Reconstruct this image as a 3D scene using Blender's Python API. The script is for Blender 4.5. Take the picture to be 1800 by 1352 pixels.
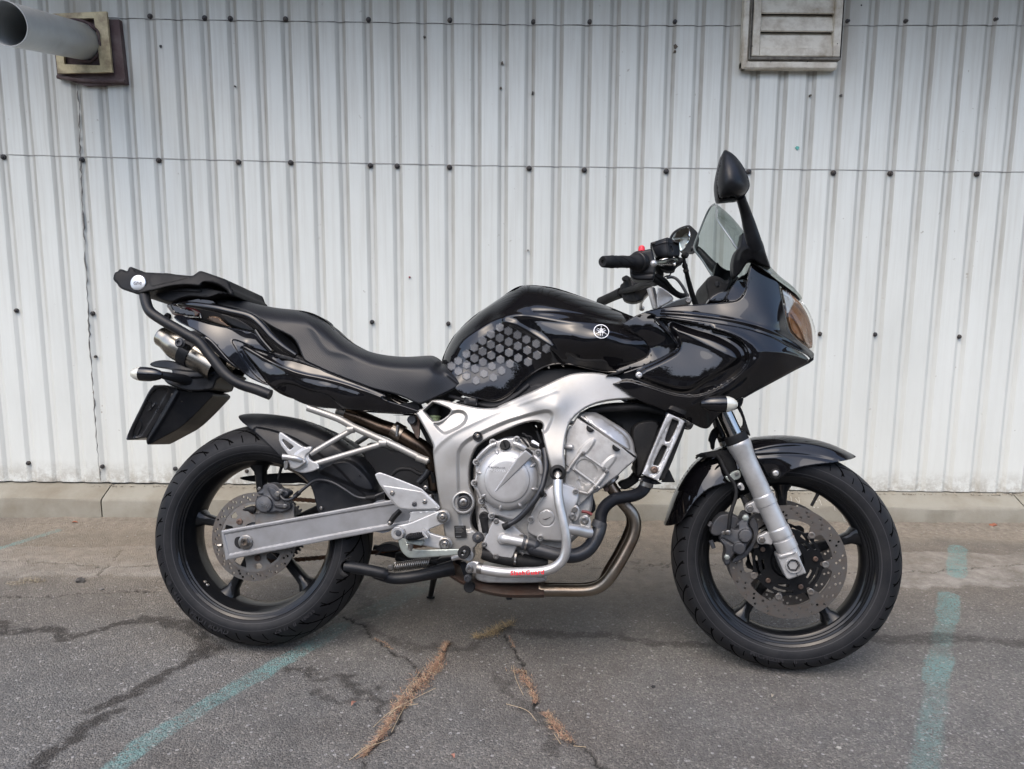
import bpy, math, random
import numpy as np
from mathutils import Vector, Matrix, geometry
random.seed(7); rng = np.random.default_rng(7)
S = bpy.context.scene
for o in list(bpy.data.objects): bpy.data.objects.remove(o)
R_ = math.radians
# ------------------------------------------------------------------ camera
FPX, PITCH, ROLL, CAMH = 1294.0, 0.1446, 0.0063, 1.047
CAMO = Vector((0, 0, CAMH))
_fw = Vector((0, math.cos(PITCH), -math.sin(PITCH))); _up = Vector((0, math.sin(PITCH), math.cos(PITCH))); _rt = Vector((1, 0, 0))
CR = _rt*math.cos(ROLL) + _up*math.sin(ROLL); CU = _up*math.cos(ROLL) - _rt*math.sin(ROLL)
cd = bpy.data.cameras.new('camera'); cam = bpy.data.objects.new('camera', cd); S.collection.objects.link(cam)
cam.matrix_world = Matrix(((CR.x, CU.x, -_fw.x, 0), (CR.y, CU.y, -_fw.y, 0), (CR.z, CU.z, -_fw.z, CAMH), (0, 0, 0, 1)))
cd.sensor_width = 36; cd.lens = 36*FPX/1800; cd.clip_start = .02; cd.clip_end = 2000
S.camera = cam
# ------------------------------------------------------------------ world, sun, exposure
SUN_EL, SUN_AZ = R_(58), R_(205)          # azimuth measured clockwise from +Y; behind the camera, a little to the left
w = bpy.data.worlds.new('World'); S.world = w; w.use_nodes = True
nt = w.node_tree; nt.nodes.clear()
sky = nt.nodes.new('ShaderNodeTexSky'); sky.sky_type = 'NISHITA'; sky.sun_disc = False
sky.sun_elevation = SUN_EL; sky.sun_rotation = SUN_AZ; sky.air_density = 1.0; sky.dust_density = 3.0; sky.ozone_density = 1.1
bg = nt.nodes.new('ShaderNodeBackground'); bg.inputs[1].default_value = .15
wo = nt.nodes.new('ShaderNodeOutputWorld')
nt.links.new(sky.outputs[0], bg.inputs[0]); nt.links.new(bg.outputs[0], wo.inputs[0])
sl = bpy.data.lights.new('sun', 'SUN'); sl.energy = .5; sl.angle = R_(60); sl.color = (1, .94, .84)
so = bpy.data.objects.new('sun', sl); S.collection.objects.link(so)
sd = Vector((math.sin(SUN_AZ)*math.cos(SUN_EL), math.cos(SUN_AZ)*math.cos(SUN_EL), math.sin(SUN_EL)))
so.rotation_euler = sd.to_track_quat('Z', 'Y').to_euler()
S.view_settings.view_transform = 'Standard'; S.view_settings.look = 'None'
S.view_settings.exposure = 1.5; S.view_settings.gamma = 1
S.render.engine = 'CYCLES'
S.cycles.max_bounces = 8; S.cycles.transparent_max_bounces = 16
# ------------------------------------------------------------------ pixel rays
def rayd(px, py):
    return CR*((px-900)/FPX) - CU*((py-676)/FPX) + _fw
def ground(px, py, z=0.):
    d = rayd(px, py); t = (z-CAMH)/d.z
    return CAMO + d*t
def wallp(px, py, Y):
    d = rayd(px, py); return CAMO + d*(Y/d.y)
# ------------------------------------------------------------------ bike frames
TH, LEAN, STEER = .0790, .2149, -.1056
HD = Vector((math.cos(TH), -math.sin(TH), 0)); LH = Vector((math.sin(TH), math.cos(TH), 0))
BUP = Vector((0, 0, 1))*math.cos(LEAN) + LH*math.sin(LEAN); BLF = LH*math.cos(LEAN) - Vector((0, 0, 1))*math.sin(LEAN)
RO = Vector((.7386, 1.8628, 0)) - HD*1.46
MB = Matrix(((HD.x, BLF.x, BUP.x, RO.x), (HD.y, BLF.y, BUP.y, RO.y), (HD.z, BLF.z, BUP.z, RO.z), (0, 0, 0, 1)))
RF, RR_, HWF, HWR = .2995, .3145, .060, .090
def zc(R, hw):
    return max(((R-hw*.8*(1-math.cos(a)))*math.cos(LEAN) + hw*math.sin(a)*math.sin(LEAN))/math.cos(LEAN) for a in [i*.01 for i in range(130)])
ZR, ZF = zc(RR_, HWR), zc(RF, HWF)
WF = Vector((1.46, 0, ZF)); WR = Vector((0, 0, ZR))
AX = Vector((-math.sin(R_(25)), 0, math.cos(R_(25)))); A0 = WF - Vector((.04, 0, 0))
MS = Matrix.Translation(A0) @ Matrix.Rotation(STEER, 4, AX) @ Matrix.Translation(-A0)   # steered frame, in bike coordinates
FR = {'B': MB, 'S': MB @ MS}
FI = {k: v.inverted() for k, v in FR.items()}
FO = {k: np.array(FI[k] @ CAMO) for k in FR}
FD = {k: np.array(FI[k].to_3x3()) for k in FR}
_CR, _CU, _FW = np.array(CR), np.array(CU), np.array(_fw)
def PA(px, py, lat, fr='B'):
    px = np.asarray(px, float); py = np.asarray(py, float); lat = np.broadcast_to(np.asarray(lat, float), px.shape)
    d = ((px-900)/FPX)[:, None]*_CR - ((py-676)/FPX)[:, None]*_CU + _FW
    d = d @ FD[fr].T; o = FO[fr]
    t = (-lat-o[1])/d[:, 1]
    return o + d*t[:, None]
def P(px, py, lat, fr='B'):
    return Vector(PA([px], [py], lat, fr)[0])
def PG(px, py, z=0., fr='B'):
    return FI[fr] @ ground(px, py, z)
# crops the photograph was traced in: (x0, y0, magnification)
CP = dict(A=(180, 440, 3.558), B=(250, 720, 3.1444), C=(640, 680, 3.558), D=(900, 680, 3.5588), E=(1020, 240, 3.557),
          F=(980, 500, 3.75), G=(1140, 680, 2.65), T=(700, 480, 3.913), H=(1040, 380, 7.51), I=(1220, 780, 6.76),
          J=(820, 740, 6.76), K=(460, 740, 6.758), L=(180, 440, 6.76), M=(1200, 600, 6.76), N=(640, 880, 6.0),
          O=(1000, 700, 6.76), P=(1300, 860, 5.632), Q=(360, 840, 6.76), R=(1200, 340, 4.507), S=(1000, 860, 6.76), X=(0, 0, 1.))
def q(c, *pts):
    x0, y0, s = CP[c]
    return [(x0+p[0]/s, y0+p[1]/s) + tuple(p[2:]) for p in pts]
# ------------------------------------------------------------------ node materials
def newmat(name):
    m = bpy.data.materials.new(name); m.use_nodes = True
    t = m.node_tree; b = t.nodes['Principled BSDF']
    return m, t, b
def nd(t, typ, **kw):
    n = t.nodes.new(typ)
    for k, v in kw.items():
        if k.startswith('i_'):
            key = k[2:]; key = int(key) if key.isdigit() else key.replace('_', ' ')
            n.inputs[key].default_value = v
        else: setattr(n, k, v)
    return n
def ramp(t, src, p):
    r = t.nodes.new('ShaderNodeValToRGB'); e = r.color_ramp.elements
    while len(e) < len(p): e.new(.5)
    for i, (x, c) in enumerate(p):
        e[i].position = x; e[i].color = (*c, 1) if not isinstance(c, (int, float)) else (c, c, c, 1)
    t.links.new(src, r.inputs[0]); return r
def mixc(t, fac, a, b, mode='MIX'):
    n = t.nodes.new('ShaderNodeMix'); n.data_type = 'RGBA'; n.blend_type = mode
    for i, v in ((0, fac), (6, a), (7, b)):
        s = n.inputs[i]
        if isinstance(v, bpy.types.NodeSocket): t.links.new(v, s)
        elif isinstance(v, (int, float)): s.default_value = v if i == 0 else (v, v, v, 1)
        else: s.default_value = (*v, 1)
    return n.outputs[2]
def mth(t, op, a, b=None, c=None):
    n = t.nodes.new('ShaderNodeMath'); n.operation = op
    for i, v in enumerate((a, b, c)):
        if v is None: continue
        if isinstance(v, bpy.types.NodeSocket): t.links.new(v, n.inputs[i])
        else: n.inputs[i].default_value = v
    return n.outputs[0]
def M(name, col, rough=.5, metal=0., coat=0., coatr=.03, dirt=None, bump=None, rvar=.0, spec=.5, scale=None):
    """dirt=(colour, noise scale, amount)  bump=(scale, strength)  rvar=roughness variation"""
    m, t, b = newmat(name)
    tc = nd(t, 'ShaderNodeTexCoord').outputs['Object']
    if scale:
        mp = nd(t, 'ShaderNodeMapping'); mp.inputs['Scale'].default_value = scale; t.links.new(tc, mp.inputs[0]); tc = mp.outputs[0]
    b.inputs['Base Color'].default_value = (*col, 1); b.inputs['Roughness'].default_value = rough
    b.inputs['Metallic'].default_value = metal; b.inputs['Specular IOR Level'].default_value = spec
    if coat: b.inputs['Coat Weight'].default_value = coat; b.inputs['Coat Roughness'].default_value = coatr
    if dirt:
        n = nd(t, 'ShaderNodeTexNoise', i_Scale=dirt[1], i_Detail=8., i_Roughness=.65); t.links.new(tc, n.inputs[0])
        r = ramp(t, n.outputs[0], [(.42, 0.), (.68, dirt[2])])
        t.links.new(mixc(t, r.outputs[0], col, dirt[0]), b.inputs['Base Color'])
    if rvar:
        n2 = nd(t, 'ShaderNodeTexNoise', i_Scale=23., i_Detail=6.); t.links.new(tc, n2.inputs[0])
        r2 = mth(t, 'MULTIPLY_ADD', n2.outputs[0], rvar*2, rough-rvar); t.links.new(r2, b.inputs['Roughness'])
    if bump:
        n3 = nd(t, 'ShaderNodeTexNoise', i_Scale=bump[0], i_Detail=3.); t.links.new(tc, n3.inputs[0])
        bp = nd(t, 'ShaderNodeBump', i_Strength=bump[1], i_Distance=.002); t.links.new(n3.outputs[0], bp.inputs['Height'])
        t.links.new(bp.outputs[0], b.inputs['Normal'])
    return m
# ------------------------------------------------------------------ objects
COL = S.collection
def link(o, parent=None, fr=None):
    COL.objects.link(o)
    if parent is not None:
        o.parent = parent
        if fr == 'S' and not parent.get('_s'): o.matrix_basis = MS.copy(); o['_s'] = 1
        if fr == 'S': o['_s'] = 1
    return o
def mesh(name, verts, faces, mat, parent=None, fr=None, smooth=35, attrs=None):
    me = bpy.data.meshes.new(name)
    verts = np.asarray(verts, float)
    me.from_pydata(verts.tolist(), [], [tuple(map(int, f)) for f in faces]); me.update()
    if mat is not None:
        for mm in (mat if isinstance(mat, (list, tuple)) else [mat]): me.materials.append(mm)
    if smooth:
        me.polygons.foreach_set('use_smooth', [True]*len(me.polygons))
        me.set_sharp_from_angle(angle=R_(smooth))
    if attrs:
        for k, v in attrs.items():
            a = me.attributes.new(k, 'FLOAT', 'POINT'); a.data.foreach_set('value', np.asarray(v, dtype=np.float32))
    o = bpy.data.objects.new(name, me)
    return link(o, parent, fr)
def thing(name, label, cat, loc=(0, 0, 0), group=None, rot=None):
    o = bpy.data.objects.new(name, None); COL.objects.link(o); o.location = loc; o.empty_display_size = .1
    tag(o, label, cat, group); return o
def tag(o, label, cat, group=None):
    o['label'] = label; o['category'] = cat
    if group: o['group'] = group
    return o
def struct(o): o['kind'] = 'structure'; return o
# ------------------------------------------------------------------ 2-D helpers
def chaikin(p, n=2, closed=True):
    p = np.asarray(p, float)
    for _ in range(n):
        if closed: a, b = p, np.roll(p, -1, 0)
        else: a, b = p[:-1], p[1:]
        r = np.empty((len(a)*2, p.shape[1])); r[0::2] = .75*a+.25*b; r[1::2] = .25*a+.75*b
        if not closed: r = np.vstack([p[:1], r, p[-1:]])
        p = r
    keep = [0]
    for i in range(1, len(p)):
        if np.hypot(*(p[i, :2]-p[keep[-1], :2])) > 1e-3: keep.append(i)
    p = p[keep]
    if closed and np.hypot(*(p[0, :2]-p[-1, :2])) < 1e-3: p = p[:-1]
    return p
def catmull(p, n=8, closed=False):
    p = np.asarray(p, float)
    if len(p) < 3: return np.array([p[0]+(p[-1]-p[0])*t for t in np.linspace(0, 1, n+1)])
    ext = np.vstack([p[-1:], p, p[:2]]) if closed else np.vstack([2*p[:1]-p[1:2], p, 2*p[-1:]-p[-2:-1]])
    out = []
    for i in range(1, len(ext)-2):
        a, b, c, d = ext[i-1:i+3]
        for t in np.arange(n)/n:
            out.append(.5*((2*b)+(-a+c)*t+(2*a-5*b+4*c-d)*t*t+(-a+3*b-3*c+d)*t**3))
    if not closed: out.append(p[-1])
    return np.array(out)
def segd(pts, poly, closed=True):
    pts = np.asarray(pts, float)[:, :2]; poly = np.asarray(poly, float)[:, :2]
    a = poly; b = np.roll(poly, -1, 0)
    if not closed: a, b = poly[:-1], poly[1:]
    best = np.full(len(pts), 1e18)
    for s in range(0, len(a), 64):
        A = a[s:s+64]; B = b[s:s+64]; ab = B-A; L = (ab**2).sum(1)+1e-12
        ap = pts[:, None]-A[None]; t = np.clip((ap*ab).sum(2)/L, 0, 1)
        d = ((ap-t[..., None]*ab)**2).sum(2).min(1); best = np.minimum(best, d)
    return np.sqrt(best)
def inside(pts, poly):
    x, y = np.asarray(pts, float)[:, 0], np.asarray(pts, float)[:, 1]; poly = np.asarray(poly, float)
    r = np.zeros(len(x), bool); n = len(poly); j = n-1
    for i in range(n):
        xi, yi, xj, yj = poly[i, 0], poly[i, 1], poly[j, 0], poly[j, 1]
        c = ((yi > y) != (yj > y))
        if c.any():
            with np.errstate(divide='ignore', invalid='ignore'):
                r ^= c & (x < (xj-xi)*(y-yi)/(yj-yi+1e-30)+xi)
        j = i
    return r
def tps(ctrl):
    c = np.asarray(ctrl, float)
    if c.ndim == 0: v = float(c); return lambda p: np.full(len(p), v)
    if len(c) == 1: v = c[0, 2]; return lambda p: np.full(len(p), v)
    xy = c[:, :2]/100; z = c[:, 2]
    if len(c) < 4:
        A = np.c_[np.ones(len(c)), xy]; co = np.linalg.lstsq(A, z, rcond=1e-3)[0]
        return lambda p: np.c_[np.ones(len(p)), np.asarray(p)[:, :2]/100] @ co
    def U(a, b):
        r2 = ((a[:, None]-b[None])**2).sum(2); return .5*r2*np.log(r2+1e-9)
    n = len(c); K = U(xy, xy)+np.eye(n)*2e-3; Pm = np.c_[np.ones(n), xy]
    A = np.zeros((n+3, n+3)); A[:n, :n] = K; A[:n, n:] = Pm; A[n:, :n] = Pm.T
    s = np.linalg.lstsq(A, np.r_[z, 0, 0, 0], rcond=None)[0]
    def f(p):
        p = np.asarray(p, float)[:, :2]/100
        return U(p, xy) @ s[:n] + np.c_[np.ones(len(p)), p] @ s[n:]
    return f
def cdt(loops, inner):
    vs = []; es = []
    for L in loops:
        k = len(vs); n = len(L); vs += [Vector((float(a), float(b))) for a, b in L]; es += [(k+i, k+(i+1) % n) for i in range(n)]
    vs += [Vector((float(a), float(b))) for a, b in inner]
    r = geometry.delaunay_2d_cdt(vs, es, [], 0, 1e-6, False)
    V = np.array([tuple(v) for v in r[0]]); T = np.array([tuple(f) for f in r[2]])
    c = V[T].mean(1); k = inside(c, loops[0])
    for h in loops[1:]: k &= ~inside(c, h)
    return V, [tuple(int(i) for i in f) for f in T[k]]
def shellify(front, faces, back):
    """front/back vertex arrays with the same faces; joins them with side walls"""
    n = len(front); cnt = {}
    for f in faces:
        for i in range(len(f)): cnt[(f[i], f[(i+1) % len(f)])] = 1
    out = [tuple(f) for f in faces] + [tuple(i+n for i in reversed(f)) for f in faces]
    for (a, b) in cnt:
        if (b, a) not in cnt: out.append((b, a, a+n, b+n))
    return np.vstack([front, back]), out
def sstep(x): x = np.clip(x, 0, 1); return x*x*(3-2*x)
PAINTED = []
def panel(name, out, lat, mat, parent, fr='B', edge=4., drop=.004, thick=.006, sp=6., holes=(), feats=(), domes=(), ch=2, mirror=False, label=None, smooth=38, inner=None, pillow=0.):
    """surface whose outline was traced in the photograph, standing at its own lateral distance (lat, metres from the bike's centre plane)"""
    ol = chaikin([p[:2] for p in out], ch) if ch else np.asarray([p[:2] for p in out], float)
    hl = [chaikin([p[:2] for p in h], ch) if ch else np.asarray([p[:2] for p in h], float) for h in holes]
    f0 = tps(lat if not isinstance(lat, (int, float)) else float(lat))
    fe = []
    for ft in feats:
        pl, h, soft = ft[0], ft[1], ft[2]; closed = ft[3] if len(ft) > 3 else True
        fe.append((chaikin([p[:2] for p in pl], 2, closed), h, soft, closed))
    dm = [(chaikin([p[:2] for p in d[0]], 2, False), d[1], d[2]) for d in domes]
    pbs = None; phm = 1.
    if pillow:
        c2 = np.vstack([ol, np.roll(ol, -1, 0)*.5+ol*.5]); pbs = c2; gg = rng.uniform(ol.min(0), ol.max(0), (600, 2)); gg = gg[inside(gg, ol)]; phm = (1/np.sqrt((1/(((gg[:, None]-c2[None])**2).sum(2)+.02)).mean(1))).max()
    def latf(p):
        p = np.asarray(p, float); v = f0(p)
        for pl, h, soft, closed in fe:
            d = segd(p, pl, closed)
            if closed: sdv = np.where(inside(p, pl), d, -d); v = v + h*sstep(sdv/soft+.5)
            else: v = v + h*np.exp(-(d/soft)**2)
        for pl, D, dr in dm:
            u = 1-np.clip(segd(p, pl, False)/D, 0, 1); v = v*(1-.985*(1-np.sqrt(np.clip(1-u*u, 0, 1)))) if dr >= .05 else v-dr*(1-np.sqrt(np.clip(1-u*u, 0, 1)))
        if pillow:
            ph = 1/np.sqrt((1/(((p[:, None]-pbs[None])**2).sum(2)+.02)).mean(1)); v = v+pillow*np.clip(ph/phm, 0, 1.2)
        if edge > 0:
            d = segd(p, ol)
            for h in hl: d = np.minimum(d, segd(p, h))
            u = 1-np.clip(d/edge, 0, 1); v = v - drop*(1-np.sqrt(np.clip(1-u*u, 0, 1)))
        return np.maximum(v, .0006) if mirror else v
    sp0 = sp; sp = sp*.62 if mat in PAINTED else sp*.85
    def dens(L, s):
        r = []
        for i in range(len(L)):
            a, b = L[i], L[(i+1) % len(L)]; k = max(1, int(np.hypot(*(b-a))/s))
            for t in range(k): r.append(a+(b-a)*t/k)
        return np.array(r)
    ol2 = dens(ol, sp*.8); hl2 = [dens(h, sp*.8) for h in hl]
    lo, hi = ol.min(0), ol.max(0)
    gx, gy = np.meshgrid(np.arange(lo[0], hi[0], sp), np.arange(lo[1], hi[1], sp*.866)); gx = gx+(np.arange(gx.shape[0]) % 2)[:, None]*sp/2
    g = np.c_[gx.ravel(), gy.ravel()]
    def ok(g, mg):
        if not len(g): return g
        k = inside(g, ol) & (segd(g, ol) > mg)
        for h in hl: k &= ~inside(g, h) & (segd(g, h) > mg)
        return g[k]
    offs = []
    if edge > 0:
        for e in (.06, .18, .4, .7, 1.05):
            for L in [ol2]+hl2:
                t = np.roll(L, -1, 0)-np.roll(L, 1, 0); nn = np.c_[-t[:, 1], t[:, 0]]/(np.hypot(t[:, 0], t[:, 1])[:, None]+1e-9)
                for sg in (1, -1):
                    c = L+nn*sg*e*edge; c = ok(c, e*edge*.93)
                    if len(c): offs.append(c)
    g = ok(g, max(edge*1.05, 0)+sp*.35)
    for pl, h, soft, closed in fe:
        if len(g): g = g[segd(g, pl, closed) > soft*(.5 if closed else 1.8)+sp*.3]
    for d in dm:
        L = dens(d[0][:-1], sp)
        for e in (.012, .035, .07, .12, .19, .28):
            t = np.roll(L, -1, 0)-np.roll(L, 1, 0); nn = np.c_[-t[:, 1], t[:, 0]]/(np.hypot(t[:, 0], t[:, 1])[:, None]+1e-9)
            for sg in (1, -1):
                c = ok(L+nn*sg*e*d[1], edge+1)
                if len(c): offs.append(c)
    done = []
    for pl, h, soft, closed in fe:
        L = dens(pl, sp*.55) if closed else dens(pl, sp*.55)[:-1]
        if closed: tn = np.roll(L, -1, 0)-np.roll(L, 1, 0)
        else: tn = np.gradient(L, axis=0)
        nn = np.c_[-tn[:, 1], tn[:, 0]]/(np.hypot(tn[:, 0], tn[:, 1])[:, None]+1e-9)
        for e in (np.linspace(-.52, .52, 8) if closed else (-1.8, -1.2, -.8, -.5, -.25, 0, .25, .5, .8, 1.2, 1.8)):
            c = ok(L+nn*e*soft, edge*.8+.5)
            if len(c): c = c[segd(c, pl, closed) > abs(e)*soft*.93]
            for qpl, qs, qc in done:
                if len(c): c = c[segd(c, qpl, qc) > qs]
            if len(c): offs.append(c)
        done.append((pl, soft*(.5 if closed else 1.2), closed))
    P0 = np.vstack([g]+offs) if offs else g
    # thin out points that crowd each other
    if len(P0):
        key = np.round(P0/min(sp*.2, .6)).astype(int); _, ix = np.unique(key, axis=0, return_index=True); P0 = P0[np.sort(ix)]
    v2, fs = cdt([ol2]+hl2, P0)
    L = latf(v2); v3 = PA(v2[:, 0], v2[:, 1], L, fr)
    tot = sum(float(np.cross(v3[f[1]]-v3[f[0]], v3[f[2]]-v3[f[0]])[1]) for f in fs[::7])
    if tot > 0: fs = [tuple(reversed(f)) for f in fs]
    # exact surface normals from the traced relief
    def X(p): return PA(p[:, 0], p[:, 1], latf(p), fr)
    # step each finite difference towards the inside of the outline
    e = .35; gx_ = X(v2+[e, 0])-X(v2-[e, 0]); gy_ = X(v2+[0, e])-X(v2-[0, e])
    N = np.cross(gy_, gx_); N /= np.linalg.norm(N, axis=1)[:, None]+1e-12; N[N[:, 1] > 0] *= -1
    if thick:
        n = len(v3); cnt = {}
        for f in fs:
            for i in range(3): cnt[(f[i], f[(i+1) % 3])] = 1
        bd = [(a, b) for (a, b) in cnt if (b, a) not in cnt]
        bk = v3+np.array([0, thick, 0])
        if mirror: bk[:, 1] = np.minimum(bk[:, 1], -.0003)
        V = [v3, bk]; F = list(fs)+[tuple(i+n for i in reversed(f)) for f in fs]
        ids = sorted({i for e_ in bd for i in e_}); mp = {i: 2*n+k for k, i in enumerate(ids)}; m_ = len(ids)
        V += [v3[ids], bk[ids]]; F += [(mp[b], mp[a], mp[a]+m_, mp[b]+m_) for a, b in bd]; V = np.vstack(V)
        NN = np.vstack([N, np.zeros((len(V)-n, 3))])
    else: V, F, NN = v3, list(fs), N
    def mk(V, F, NN):
        me = bpy.data.meshes.new(name); me.from_pydata(V.tolist(), [], [tuple(map(int, f)) for f in F]); me.materials.append(mat)
        me.polygons.foreach_set('use_smooth', [True]*len(me.polygons)); me.update(); me.normals_split_custom_set_from_vertices(NN.tolist())
        return link(bpy.data.objects.new(name, me), parent, fr)
    o = mk(V, F, NN)
    if label: o['label'] = label
    if mirror: mk(V*np.array([1, -1, 1]), [tuple(reversed(f)) for f in F], NN*np.array([1, -1, 1]))
    o['_p'] = 0; del o['_p']
    return o, latf
def plate2(name, loops, y0, y1, mat, parent, fr='B', c=(0, 0, 0), smooth=30):
    """flat plate in the bike's side plane, outline in metres around c; loops[0] outside, others holes"""
    v2, fs = cdt([np.asarray(l, float) for l in loops], [])
    v3 = np.c_[v2[:, 0]+c[0], np.full(len(v2), y0+c[1]), v2[:, 1]+c[2]]
    f = fs[0]; tot = sum(float(np.cross(v3[f[1]]-v3[f[0]], v3[f[2]]-v3[f[0]])[1]) for f in fs)
    if tot > 0: fs = [tuple(reversed(f)) for f in fs]
    bk = v3+np.array([0, y1-y0, 0]); V, F = shellify(v3, fs, bk)
    return mesh(name, V, F, mat, parent, fr, smooth)
def circ(x, y, r, n=12, ph=0.): return [(x+r*math.cos(ph+2*math.pi*i/n), y+r*math.sin(ph+2*math.pi*i/n)) for i in range(n)]
def sweep(pts, rad, n=14, cap=True, flat=1., capround=False):
    pts = np.asarray(pts, float); m = len(pts); rad = np.broadcast_to(np.asarray(rad, float), (m,)) if np.ndim(rad) == 0 else np.asarray(rad, float)
    T = np.gradient(pts, axis=0); T /= np.linalg.norm(T, axis=1)[:, None]+1e-12
    u = np.cross(T[0], [0, 0, 1.]);
    if np.linalg.norm(u) < .1: u = np.cross(T[0], [0, 1., 0])
    u /= np.linalg.norm(u); V = []; F = []
    for i in range(m):
        u = u-T[i]*(u@T[i]); u /= np.linalg.norm(u); v = np.cross(T[i], u)
        for k in range(n):
            a = 2*math.pi*k/n; V.append(pts[i]+rad[i]*(math.cos(a)*u*flat+math.sin(a)*v))
    for i in range(m-1):
        for k in range(n):
            k2 = (k+1) % n; F.append((i*n+k, i*n+k2, (i+1)*n+k2, (i+1)*n+k))
    if cap: F.append(tuple(reversed(range(n)))); F.append(tuple((m-1)*n+k for k in range(n)))
    return np.array(V), [tuple(f) for f in F]
def rsamp(vals, m):
    vals = np.asarray(vals, float); return np.interp(np.linspace(0, len(vals)-1, m), np.arange(len(vals)), vals)
def tube(name, pts, r, mat, parent, fr='B', n=14, sm=8, loc=False, mirror=False, flat=1., label=None):
    """pts: (px,py,lat) traced, or bike coordinates when loc"""
    if loc: p3 = np.asarray([tuple(p) for p in pts], float)
    else: p3 = np.array([tuple(P(a, b, c, fr)) for a, b, c in pts])
    k = len(p3); c = catmull(p3, sm)
    rr = rsamp(r, len(c)) if np.ndim(r) else np.full(len(c), r)
    V, F = sweep(c, rr, n, flat=flat)
    o = mesh(name, V, F, mat, parent, fr, 40)
    if label: o['label'] = label
    if mirror: mesh(name, V*np.array([1, -1, 1]), [tuple(reversed(f)) for f in F], mat, parent, fr, 40)
    return o
def lathe(name, c, prof, mat, parent, fr='B', seg=36, axis=(0, -1, 0), loc=False, smooth=32, closed=False, mirror=False, arc=None):
    """prof: (radius, offset along axis); default axis points to the viewer's side (-y)"""
    c3 = np.array(c if loc else tuple(P(*c, fr))); ax = np.array(axis, float); ax /= np.linalg.norm(ax)
    u = np.cross(ax, [0, 0, 1.]);
    if np.linalg.norm(u) < .1: u = np.cross(ax, [1., 0, 0])
    u /= np.linalg.norm(u); v = np.cross(ax, u); V = []; F = []; m = len(prof)
    for r, h in prof:
        for k in range(seg):
            a = 2*math.pi*k/seg; V.append(c3+ax*h+max(r, 1e-5)*(math.cos(a)*u+math.sin(a)*v))
    rg = range(m if closed else m-1)
    for i in rg:
        j = (i+1) % m
        for k in range(seg):
            k2 = (k+1) % seg; F.append((i*seg+k, j*seg+k, j*seg+k2, i*seg+k2))
    V = np.array(V)
    o = mesh(name, V, F, mat, parent, fr, smooth)
    if mirror: mesh(name, V*np.array([1, -1, 1]), [tuple(reversed(f)) for f in F], mat, parent, fr, smooth)
    return o
def bolt(c, r, mat, parent, fr='B', h=.005, name='bolt', kind='socket', dark=None, washer=0, mirror=False):
    """socket or hex-head screw, its head facing sideways"""
    if kind == 'socket': prof = [(r*1.25, 0), (r*1.25, h*.25), (r, h*.3), (r, h*.85), (r*.88, h), (r*.52, h), (r*.5, h*.45), (0, h*.4)]
    elif kind == 'button': prof = [(r, 0), (r*.97, h*.3), (r*.8, h*.75), (r*.45, h), (r*.4, h*.6), (0, h*.55)]
    else: prof = [(r*1.3, 0), (r*1.3, h*.25), (r, h*.28), (r, h*.9), (r*.85, h), (0, h)]
    o = lathe(name, c, prof, mat, parent, fr, 18 if kind != 'hex' else 6, mirror=mirror)
    return o
def box(name, cs, size, mat, parent, fr='B', rot=0., bev=.002, loc=True):
    """bevelled box in bike coordinates, turned about the lateral axis"""
    sx, sy, sz = [s/2 for s in size]; b = min(bev, sx*.9, sy*.9, sz*.9)
    prof = [(sx, -sz+b), (sx, sz-b), (sx-b, sz), (-sx+b, sz), (-sx, sz-b), (-sx, -sz+b), (-sx+b, -sz), (sx-b, -sz)]
    ins = [(x-math.copysign(b, x), z-math.copysign(b, z)) for x, z in prof]
    V = []; rows = [(-sy, ins), (-sy+b, prof), (sy-b, prof), (sy, ins)]
    ca, sa = math.cos(rot), math.sin(rot)
    for y, pr in rows:
        for x, z in pr: V.append((cs[0]+x*ca-z*sa, cs[1]+y, cs[2]+x*sa+z*ca))
    F = []
    for i in range(3):
        for k in range(8): F.append((i*8+k, i*8+(k+1) % 8, (i+1)*8+(k+1) % 8, (i+1)*8+k))
    F.append(tuple(reversed(range(8)))); F.append(tuple(24+k for k in range(8)))
    return mesh(name, V, F, mat, parent, fr, 30)
def join(parts):
    V = []; F = []; k = 0
    for v, f in parts:
        V.append(np.asarray(v, float)); F += [tuple(i+k for i in g) for g in f]; k += len(v)
    return np.vstack(V), F
def text_mesh(s, size, ext=.0003, bold=0., shear=0., spacing=1., flip=False):
    cu = bpy.data.curves.new('t', 'FONT'); cu.body = s; cu.size = size; cu.extrude = ext; cu.align_x = 'CENTER'; cu.align_y = 'CENTER'
    cu.offset = bold; cu.shear = shear; cu.space_character = spacing; cu.resolution_u = 3
    o = bpy.data.objects.new('t', cu); COL.objects.link(o)
    bpy.context.view_layer.update()
    me = bpy.data.meshes.new_from_object(o.evaluated_get(bpy.context.evaluated_depsgraph_get()))
    V = np.array([tuple(v.co) for v in me.vertices]); F = [tuple(p.vertices) for p in me.polygons]
    bpy.data.objects.remove(o); bpy.data.curves.remove(cu); bpy.data.meshes.remove(me)
    return V, F
def side_text(name, s, c, size, mat, parent, fr='B', ang=0., sx=1., **kw):
    V, F = text_mesh(s, size, **kw); ca, sa = math.cos(R_(ang)), math.sin(R_(ang)); o = P(*c, fr)
    x = V[:, 0]*sx; y = V[:, 1]
    W = np.c_[o.x+x*ca-y*sa, o.y-V[:, 2], o.z+x*sa+y*ca]
    return mesh(name, W, F, mat, parent, fr, 0)
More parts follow.
